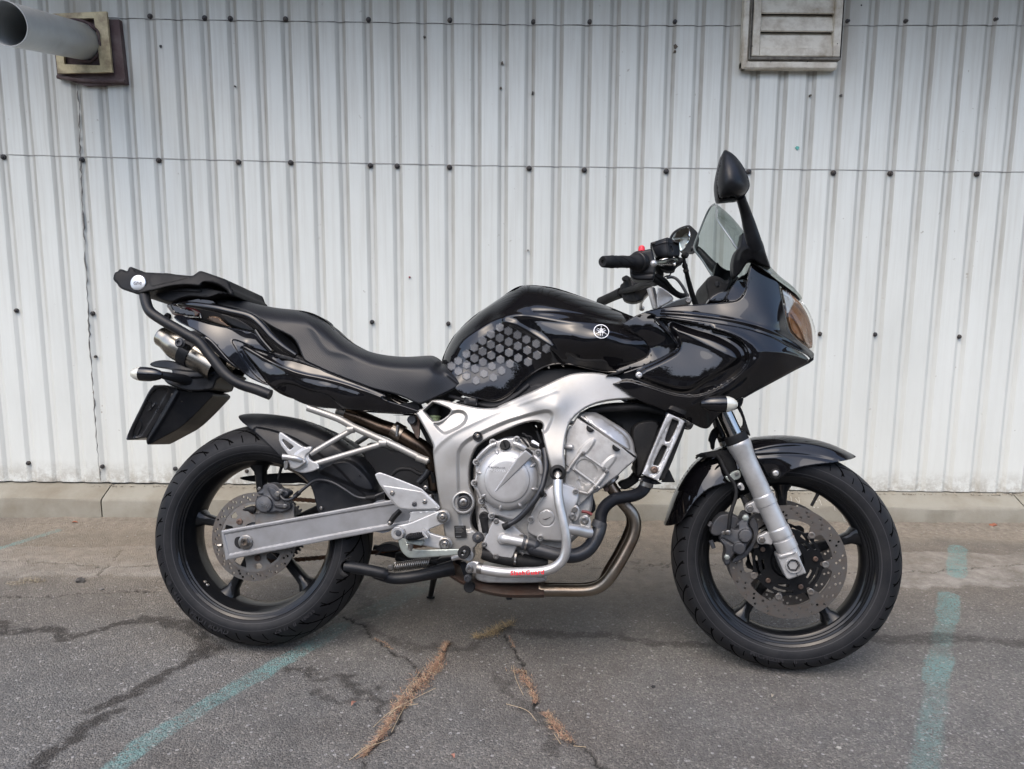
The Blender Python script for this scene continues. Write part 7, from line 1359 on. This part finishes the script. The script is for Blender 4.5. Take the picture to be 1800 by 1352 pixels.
# mirrors
mh = q('E', (852, 340), (848, 295), (855, 240), (868, 180), (885, 115), (896, 90), (907, 83), (930, 92), (960, 112), (995, 150), (1025, 195), (1045, 240), (1060, 285), (1060, 320), (1040, 355), (1015, 375), (985, 388), (940, 390), (900, 395), (868, 398), (858, 385))
mi, _ = panel('mirror_housing', mh, .300, m['satin'], bike, edge=0, thick=.030, sp=2.6, pillow=.075); msh = mi.data; V = np.array([tuple(v.co) for v in msh.vertices]); n_ = len(V)//2
for i in range(n_, 2*n_): msh.vertices[i].co.y = V[i, 1]+max(0, (-.297-V[i-n_, 1])*-.0)
tube('mirror_stalk', [(*p[:2], l) for p, l in zip(q('E', (1000, 375), (1012, 410), (1035, 480), (1058, 560), (1080, 640), (1100, 700)), (.30, .285, .255, .235, .22, .205))], [.0115, .0118, .0135, .0165, .0185, .019], m['satin'], mi, n=20)
panel('mirror_base', q('E', (1012, 600), (1030, 608), (1080, 632), (1128, 645), (1142, 660), (1160, 730), (1190, 815), (1188, 825), (1150, 810), (1110, 790), (1075, 770), (1055, 780), (1035, 800), (1005, 850), (975, 880), (960, 878), (955, 850), (950, 800), (955, 760), (970, 715), (995, 690), (1000, 660), (1008, 625)), q('E', (1020, 610, .19), (1130, 650, .20), (1080, 690, .222), (1180, 810, .165), (1060, 740, .205), (960, 860, .15), (960, 760, .165), (1000, 760, .185), (1100, 760, .20)), m['satin'], bike, edge=3, drop=.01, thick=.03, sp=4.5, ch=1, mirror=True, feats=[(q('E', (1000, 770), (1010, 720), (1040, 700)), .005, 4., False)])
fm2, _ = panel('mirror_housing', q('E', (555, 642), (570, 608), (590, 588), (630, 565), (672, 553), (688, 555), (715, 580), (738, 605), (745, 650), (735, 690), (720, 726), (690, 728), (640, 724), (620, 700), (640, 715), (600, 690), (566, 660)), q('E', (560, 640, -.40), (680, 560, -.36), (740, 620, -.30), (700, 720, -.30), (630, 715, -.38)), m['satin'], bike, edge=4, drop=.01, thick=.02, sp=4, ch=1)
panel('mirror_glass', q('E', (572, 642), (585, 612), (610, 590), (645, 570), (674, 562), (684, 585), (688, 620), (680, 655), (660, 690), (635, 716), (610, 700), (590, 670)), q('E', (575, 640, -.392), (674, 565, -.352), (688, 620, -.334), (635, 714, -.366)), m['mirror'], fm2, edge=.6, drop=.001, thick=.004, sp=5, ch=1)
tube('mirror_stalk', [(*p[:2], l) for p, l in zip(q('E', (700, 700), (740, 715), (800, 780), (860, 840), (930, 890), (980, 930)), (-.31, -.30, -.27, -.24, -.20, -.17))], [.0115, .012, .0135, .0165, .02, .022], m['satin'], fm2, n=18)
# front indicator
a, o = indicator('front_indicator', q('M', (430, 745))[0], .255, .0905, .0205, (1, 0, .0), 1); tube('indicator_stalk', [tuple(o+Vector((-.012, 0, -.0))), tuple(o+Vector((-.016, .05, .01))), tuple(o+Vector((-.02, .11, .02)))], [.011, .010, .012], m['rubber'], a, loc=True)
# ================================================================== fork, steering, front brake, front fender
ft, fb_ = P(*q('I', (545, 30))[0], .105, 'S'), P(*q('P', (500, 640))[0], .105, 'S'); fax = (fb_-ft); FL = fax.length; fu = fax/FL
def fork(s):
    def pt(t): p = ft+fu*t; return (p.x, p.y*s, p.z)
    def lt(nm, prof, mat, par, seg=36): return lathe(nm, pt(0), prof, mat, par, 'S', seg, axis=tuple((fu.x, fu.y*s, fu.z)), loc=True)
    g = .0016
    inn = lt('fork_leg', [(.0300, -.012), (.0312, -.010), (.0314, -.002), (.0305, .006), (.0278, .022), (.0260, .036), (.0255, .050), (.0255, FL*.452), (.0276, FL*.462), (.0278, FL*.468), (.0278, FL*.535), (.0276, FL*.542), (.0258, FL*.545), (.0257, FL*.56), (.0259, FL*.755), (.0279, FL*.765), (.0281, FL*.77), (.0281, FL*.838), (.0279, FL*.843), (.0260, FL*.846), (.0260, FL*.862), (.0278, FL*.868), (.0280, FL*.873), (.0280, FL*.945), (.0278, FL*.951), (.0262, FL*.955), (.0262, FL*1.03)], m['silver'], bike)
    lt('dust_seal', [(.0235, -.034), (.0290, -.033), (.0300, -.028), (.0305, -.012), (.0300, -.0125)], m['rubber'], inn); lt('fork_tube', [(.0215, -.40), (.0215, -.02)], m['chrome'], inn)
    return inn
legn = fork(1); legf = fork(-1)
for c, L in (((663, 768), .0), ((803, 1142), .0)):
    panel('caliper_lug', q('I', *( [(c[0]-55, c[1]+10), (c[0]-40, c[1]-48), (c[0]+20, c[1]-70), (c[0]+60, c[1]-100), (c[0]+150, c[1]-60), (c[0]+130, c[1]+70), (c[0]+60, c[1]+45), (c[0]-5, c[1]+58), (c[0]-45, c[1]+40)])), .108, m['silver'], legn, 'S', edge=2, drop=.004, thick=.02, sp=4)
    bolt((*q('I', c)[0], .109), .0078, m['bolt'], legn, 'S', kind='hex', name='caliper_mount_bolt', h=.007)
lug, _ = panel('axle_lug', q('P', (372, 655), (420, 640), (560, 618), (578, 625), (600, 690), (658, 820), (655, 832), (500, 892), (480, 892), (455, 870), (420, 790), (385, 700)), .133, m['silver'], legn, 'S', edge=2.5, drop=.005, thick=.052, sp=4, ch=1, feats=[(q('P', (395, 690), (470, 670), (560, 625), (540, 610), (390, 650)), .006, 3.)]); tube('pinch_slot', [(*q('P', (552, 800))[0], .1333), (*q('P', (575, 868))[0], .1333)], .0009, m['gap'], lug, 'S', sm=2, n=6)
lathe('axle_end', (*q('P', (532, 755))[0], .134), [(.0195, -.003), (.0195, .004), (.0185, .0055), (.0165, .0055), (.0158, .003), (.0152, .001)], m['silver'], legn, 'S', 36); lathe('axle_socket', (*q('P', (532, 755))[0], .1375), [(.0155, -.001), (.0125, -.001), (.0118, -.006), (.0115, -.016), (0, -.016)], m['dark'], legn, 'S', 6)
# lower yoke and protectors
panel('fork_protector', q('M', (650, 720), (662, 725), (700, 800), (735, 890), (770, 1010), (805, 1110), (800, 1130), (760, 1085), (690, 1050), (640, 1050), (720, 1020), (725, 930), (690, 850), (655, 790)), .11, m['matt'], legn, 'S', edge=1.2, drop=.004, thick=.02, sp=4, ch=1); panel('steering_yoke', q('M', (380, 900), (440, 860), (640, 700), (725, 660), (720, 720), (690, 790), (600, 820), (500, 880), (500, 1100), (470, 1180), (400, 1010)), .04, m['dark'], bike, 'S', edge=3, drop=.01, thick=.10, sp=6)
tube('brake_pipe', [(*p[:2], .075) for p in q('M', (430, 900), (455, 980), (490, 1070), (500, 1110))], .0035, m['rubber'], bike, 'S'); panel('hose_guide', q('M', (370, 1040), (420, 1000), (440, 1100), (385, 1180), (380, 1290), (340, 1290), (330, 1200), (305, 1190), (330, 1090)), .03, m['matt'], bike, 'S', edge=1.5, drop=.003, thick=.02, sp=4)
tube('front_brake_hose', [(*p[:2], l) for p, l in zip(q('I', (270, 130), (320, 200), (365, 300), (420, 400), (475, 470), (500, 560), (490, 660), (455, 760), (430, 860), (420, 960), (405, 1040)), (.08, .09, .098, .102, .105, .11, .113, .115, .117, .118, .118))], [.0062, .0062, .0060, .0060, .0050, .0048, .0048, .0048, .0050, .0052, .0045], m['rubber'], bike, 'S')
panel('hose_clip_bracket', q('I', (365, 390), (420, 370), (460, 330), (540, 310), (560, 380), (540, 420), (470, 440), (430, 460), (390, 430)), .106, m['galv'], bike, 'S', edge=1.5, drop=.003, thick=.01, sp=3.5); bolt((*q('I', (508, 360))[0], .108), .0042, m['bolt'], bike, 'S', kind='hex', name='clip_bolt')
panel('hose_clip_bracket', q('I', (510, 480), (570, 458), (610, 540), (545, 560)), .106, m['silver'], bike, 'S', edge=1, drop=.002, thick=.01, sp=3.5, ch=1); bolt((*q('I', (540, 515))[0], .108), .0040, m['caliper'], bike, 'S', kind='hex', name='clip_bolt')
cb2, _ = panel('front_brake_caliper', q('I', (300, 1130), (310, 1100), (335, 1050), (380, 1030), (400, 1005), (440, 1000), (500, 1020), (530, 1000), (505, 940), (560, 900), (565, 860), (590, 825), (620, 818), (655, 840), (665, 890), (640, 950), (650, 985), (685, 1030), (698, 1085), (685, 1140), (640, 1180), (620, 1230), (612, 1280), (580, 1320), (530, 1330), (490, 1300), (470, 1330), (440, 1360), (430, 1420), (400, 1450), (360, 1440), (352, 1380), (372, 1300), (360, 1220), (320, 1180)), [(x, y, l) for x, y, l in q('I', (600, 1100, .116), (540, 1250, .114), (600, 870, .108), (380, 1100, .104), (400, 1400, .100), (450, 1150, .110))], m['caliper'], bike, 'S', edge=3, drop=.009, thick=.05, sp=4, ch=1,
      feats=[(circ(*q('I', (610, 1095))[0], 12.3, 22), .007, 2.), (circ(*q('I', (538, 1250))[0], 11.5, 22), .007, 2.), (q('I', (330, 1110), (480, 1190), (470, 1215), (320, 1140)), -.004, 1.8)])
panel('caliper_inner_body', q('I', (205, 1000), (230, 930), (300, 850), (380, 830), (480, 850), (560, 900), (520, 1010), (330, 1090), (240, 1100), (190, 1060)), .085, m['caliper'], cb2, 'S', edge=2.5, drop=.006, thick=.05, sp=5, ch=1); panel('caliper_bracket', q('I', (640, 960), (680, 870), (750, 900), (770, 1060), (740, 1180), (640, 1330), (540, 1400), (440, 1420), (480, 1340), (600, 1290), (700, 1150), (710, 1040)), .088, m['caliper'], cb2, 'S', edge=2, drop=.004, thick=.02, sp=5); panel('caliper_pad_spring', q('I', (560, 640), (600, 620), (660, 670), (690, 860), (640, 850), (600, 720)), .085, m['dark'], cb2, 'S', edge=2, drop=.004, thick=.04, sp=6)
bolt((*q('I', (612, 880))[0], .110), .0070, m['galv'], cb2, 'S', kind='hex', name='caliper_bolt'); bolt((*q('I', (395, 1345))[0], .100), .0065, m['galv'], cb2, 'S', kind='hex', name='caliper_bolt'); bolt((*q('I', (405, 1050))[0], .118), .0062, m['bolt'], cb2, 'S', kind='hex', name='banjo_bolt'); bolt((*q('I', (350, 1060))[0], .108), .0045, m['bolt'], cb2, 'S', kind='hex', name='caliper_bolt')
for pp in (((200, 1150), (235, 1240)), ((210, 930), (180, 980))): tube('pad_pin', [(*q('I', pp[0])[0], .07), (*q('I', pp[1])[0], .07)], .006, m['caliper'], cb2, 'S', sm=2)
# fender
ff_top = q('G', (70, 640), (85, 585), (110, 515), (140, 455), (172, 402), (205, 360), (238, 330), (290, 300), (360, 270), (480, 236), (550, 228), (620, 225), (680, 229), (740, 238), (800, 251), (860, 270), (920, 298), (966, 322))
ff_bot = q('G', (964, 330), (935, 340), (880, 350), (810, 358), (740, 368), (690, 380), (650, 396), (628, 415), (608, 430), (590, 433), (562, 422), (548, 402), (535, 375), (515, 348), (498, 320), (470, 340), (430, 380), (395, 410), (370, 445), (330, 458), (290, 470), (250, 498), (215, 535), (185, 580), (160, 618), (146, 634), (110, 645), (80, 648))
ffc = q('G', (80, 645, .030), (140, 630, .066), (110, 540, .045), (200, 500, .074), (300, 420, .078), (240, 350, .05), (360, 440, .080), (500, 300, .080), (480, 245, .050), (560, 400, .082), (600, 425, .082), (600, 330, .084), (700, 350, .080), (800, 340, .072), (940, 330, .04), (960, 322, .01), (700, 260, .055), (850, 290, .045))
panel('front_fender', ff_top+ff_bot, ffc, pt, bike, 'S', edge=1.8, drop=.002, thick=.004, sp=5.5, ch=1, mirror=True, domes=[(ff_top, 15, .052)],
      feats=[(q('G', (490, 290), (600, 268), (740, 262), (860, 290), (950, 324)), .004, 4., False), (q('G', (500, 322), (640, 312), (760, 322), (880, 348)), -.0025, 3., False), (q('G', (240, 330), (180, 410), (120, 520), (85, 640)), .003, 4., False)])
lathe('fender_grommet', (*q('G', (592, 404))[0], .083), [(.0135, -.004), (.0132, .001), (.012, .002), (.0095, .002)], m['rubber'], bike, 'S', 28); bolt((*q('G', (592, 403))[0], .084), .0088, m['alu'], bike, 'S', kind='button', name='fender_bolt', h=.004)
panel('fender_stay', q('G', (215, 325), (240, 312), (300, 300), (380, 296), (400, 330), (420, 400), (395, 420), (360, 390), (340, 330), (250, 330)), .085, m['matt'], bike, 'S', edge=2, drop=.005, thick=.02, sp=5, ch=1); tube('fender_stay_wire', [(*p[:2], .09) for p in q('G', (220, 335), (240, 315), (262, 312), (270, 325))], .0028, m['matt'], bike, 'S')
# ---- handlebar and controls
def H(*p): return q('H', p)[0]
hb = tube('handlebar', [(*H(150, 600), .372), (*H(350, 602), .32), (*H(620, 600), .25), (*H(830, 640), .19), (*H(900, 760), .12), (*H(860, 860), .05), (*H(800, 880), 0), (*H(700, 900), -.06), (*H(560, 960), -.16), (*H(400, 1010), -.24), (*H(120, 1135), -.37)], .0108, m['matt'], bike, 'S')
# hand grip with ribs and a turned end cap
ga, gb = P(*H(150, 602), .375, 'S'), P(*H(600, 606), .262, 'S'); gd_ = (gb-ga); gL = gd_.length
gr_ = lathe('hand_grip', tuple(ga), [(.0045, .004), (.0050, -.001), (.0118, -.002), (.0138, .002), (.0142, .012), (.0152, .030), (.0158, .036), (.0150, .040), (.0146, gL*.5), (.0150, gL*.8), (.0165, gL*.86), (.0205, gL*.90), (.0222, gL*.94), (.0222, gL)], m['rubber'], hb, 'S', 36, axis=tuple(gd_/gL), loc=True); lathe('bar_end_hole', tuple(ga), [(.0046, .0), (.0046, .012), (0, .012)], m['gap'], hb, 'S', 16, axis=tuple(gd_/gL), loc=True)
for k in range(5):
    sp3 = []
    for j in range(14): t = .045+(gL*.78-.045)*j/13; a = k*1.256+j*.16; u1 = gd_.cross(Vector((0, 0, 1))).normalized(); u2 = gd_.cross(u1).normalized(); p = ga+gd_/gL*t+(u1*math.cos(a)+u2*math.sin(a))*.0148; sp3.append(tuple(p))
    tube('grip_rib', sp3, .0009, m['rubber'], gr_, 'S', n=6, sm=2, loc=True)
lathe('throttle_drum', tuple(P(*H(600, 606), .262, 'S')), [(.0222, 0), (.0245, .002), (.0250, .012), (.0235, .014), (.0232, .022)], m['satin'], hb, 'S', 36, axis=tuple(gd_/gL), loc=True)
sw, _ = panel('switch_housing', q('H', (500, 720), (520, 500), (600, 455), (700, 450), (780, 430), (800, 440), (830, 560), (850, 640), (835, 800), (800, 850), (690, 850), (560, 845), (515, 800)), .245, m['satin'], hb, 'S', edge=4, drop=.010, thick=.035, sp=3.5, ch=1, feats=[(q('H', (500, 765), (820, 765)), -.002, 1.5, False)])
lathe('kill_switch', tuple(P(*H(660, 432), .235, 'S')), [(0, .0085), (.004, .0082), (.0075, .005), (.0085, 0), (.0085, -.006)], m['red'], sw, 'S', 22, axis=(0, 0, 1), loc=True)
mc, _ = panel('brake_fluid_reservoir', q('H', (782, 362), (790, 350), (985, 287), (1000, 285), (1150, 342), (1158, 355), (1168, 470), (1160, 530), (1020, 530), (940, 535), (860, 535), (835, 500)), q('H', (800, 360, .215), (1000, 300, .232), (1010, 500, .232), (1150, 350, .205), (850, 520, .215), (1160, 500, .205)), m['satin'], hb, 'S', edge=2, drop=.004, thick=.045, sp=3.5, ch=1, feats=[(q('H', (1000, 290), (1015, 525)), .004, 1.8, False), (q('H', (1035, 395), (1060, 400), (1080, 460), (1060, 480), (1040, 440)), -.003, 1.), (q('H', (790, 400), (1000, 330), (1150, 390)), .0012, 1.2, False)])
panel('reservoir_lid', q('H', (776, 358), (782, 350), (990, 282), (1005, 282), (1158, 344), (1160, 365), (1002, 318), (984, 320), (785, 384)), q('H', (780, 360, .219), (1000, 300, .236), (1158, 350, .209)), m['matt'], mc, 'S', edge=.8, drop=.002, thick=.052, sp=3.5, ch=0)
panel('master_cylinder', q('H', (840, 530), (1000, 525), (1180, 540), (1220, 590), (1110, 655), (1100, 720), (960, 720), (840, 640)), .19, m['matt'], hb, 'S', edge=2, drop=.006, thick=.04, sp=4, ch=1)
bl = tube('brake_lever', [(*H(822, 625), .335), (*H(880, 610), .30), (*H(960, 605), .26), (*H(1050, 590), .225), (*H(1095, 590), .205)], [.0065, .0052, .0062, .0085, .0098], m['chrome'], hb, 'S', n=16, flat=1.); lathe('lever_ball', tuple(P(*H(820, 625), .337, 'S')), [(0, .0085), (.004, .0075), (.0075, .004), (.0085, 0), (.0075, -.004), (.004, -.0075), (0, -.0085)], m['alu'], bl, 'S', 22, axis=(0, -1, 0), loc=True)
panel('lever_perch', q('H', (930, 560), (965, 540), (1095, 532), (1110, 545), (1110, 640), (1095, 652), (950, 650), (880, 645), (870, 590)), .222, m['chrome'], hb, 'S', edge=2.5, drop=.005, thick=.012, sp=3.5, ch=1)
bj = lathe('banjo_union', tuple(P(*H(1215, 525), .17, 'S')), [(.0085, 0), (.0085, .012), (.006, .013), (.006, .017), (0, .017)], m['matt'], hb, 'S', 6, axis=(.5, -1, 0), loc=True); tube('brake_hose', [(*H(1215, 560), .17), (*H(1225, 620), .165), (*H(1240, 680), .16), (*H(1260, 780), .14), (*H(1290, 900), .12), (*H(1330, 1040), .10), (*H(1375, 1170), .08)], [.0040, .0052, .0058, .0058, .0066, .0072, .0075], m['rubber'], bike, 'S')
for p in ((1230, 655), (1245, 720)): c = H(*p); tube('hose_ferrule', [(c[0]-.5, c[1]-1.6, .163), (c[0]+.5, c[1]+1.6, .158)], .0072, m['rubber'], bike, 'S', sm=2)
tube('throttle_cable', [(*p[:2], l) for p, l in zip(q('H', (800, 820), (900, 880), (1000, 940), (1080, 1000), (1170, 1050), (1270, 1060)), (.2, .15, .10, .07, .05, .04))], .0085, m['matt'], bike, 'S'); tube('throttle_cable', [(*p[:2], l) for p, l in zip(q('H', (820, 780), (940, 830), (1010, 900), (1060, 960), (1150, 1040)), (.2, .16, .12, .09, .06))], .0060, m['rubber'], bike, 'S')
tube('wiring_loop', [(*p[:2], l) for p, l in zip(q('H', (1000, 812), (1060, 805), (1120, 830), (1180, 900), (1230, 980), (1270, 1060)), (.06, .05, .05, .05, .05, .05))], .0042, m['caliper'], bike, 'S'); tube('switch_wire', [(*p[:2], .2) for p in q('H', (1050, 740), (1030, 780), (990, 790), (960, 800))], .0018, m['rubber'], bike, 'S')
ls, _ = panel('left_switchgear', q('H', (370, 940), (385, 900), (420, 880), (415, 820), (450, 800), (500, 792), (540, 850), (590, 872), (640, 862), (700, 870), (790, 850), (800, 920), (780, 1000), (740, 1010), (690, 1060), (680, 1100), (560, 1150), (430, 1120), (400, 1060)), q('H', (400, 1000, -.22), (550, 1000, -.19), (750, 900, -.14), (500, 820, -.2)), m['matt'], hb, 'S', edge=3, drop=.008, thick=.04, sp=4, ch=1, feats=[(q('H', (500, 800), (520, 900), (560, 1040), (600, 1130)), .006, 3., False), (circ(*H(440, 1040), 4.2, 14), -.004, 1.), (q('H', (600, 880), (740, 890), (730, 940), (600, 930)), -.008, 2.)])
tube('hand_grip', [(*H(400, 1008), -.245), (*H(280, 1060), -.30), (*H(120, 1132), -.372)], [.0175, .0158, .0160], m['rubber'], hb, 'S', n=18); tube('choke_knob', [(*H(430, 830), -.2), (*H(460, 815), -.18)], .008, m['rubber'], ls, 'S', sm=2)
tube('clutch_lever', [(*p[:2], l) for p, l in zip(q('H', (780, 1000), (740, 1020), (690, 1080), (660, 1130), (650, 1180), (660, 1210)), (-.18, -.2, -.24, -.28, -.32, -.34))], [.007, .0075, .0062, .005, .0045, .006], m['alu'], hb, 'S'); lathe('lever_ball', tuple(P(*H(662, 1218), -.34, 'S')), [(0, .0095), (.0045, .0085), (.0085, .0045), (.0095, 0), (.0085, -.0045), (.0045, -.0085), (0, -.0095)], m['alu'], hb, 'S', 20, axis=(0, -1, 0), loc=True)
tc_, _ = panel('top_yoke', q('H', (905, 1205), (960, 1180), (1050, 1135), (1130, 1105), (1200, 1085), (1250, 1065), (1285, 1062), (1318, 1085), (1322, 1125), (1300, 1155), (1240, 1175), (1100, 1195), (950, 1225)), q('H', (1285, 1110, .105), (1100, 1150, .09), (920, 1210, .06)), m['silver'], bike, 'S', edge=2, drop=.005, thick=.03, sp=4, ch=1)
lathe('yoke_bolt', tuple(P(*H(1277, 1115), .107, 'S')), [(.0080, 0), (.0078, .003), (.0068, .004), (.0060, .002), (.0058, .006), (.003, .006), (.0028, .003), (0, .003)], m['bolt'], tc_, 'S', 24, loc=True)
panel('handlebar_riser', q('H', (860, 960), (930, 945), (960, 960), (1090, 1080), (1060, 1110), (900, 1205), (860, 1215)), q('H', (870, 980, .05), (1080, 1090, .07), (880, 1200, .06)), m['silver'], bike, 'S', edge=1.5, drop=.004, thick=.12, sp=4.5, ch=1); tube('riser_post', [(*H(775, 950), .03), (*H(850, 1212), .03)], .0105, m['silver'], bike, 'S', sm=3, n=20); tube('riser_post', [(*H(820, 950), .045), (*H(880, 1205), .045)], .0035, m['caliper'], bike, 'S', sm=3)
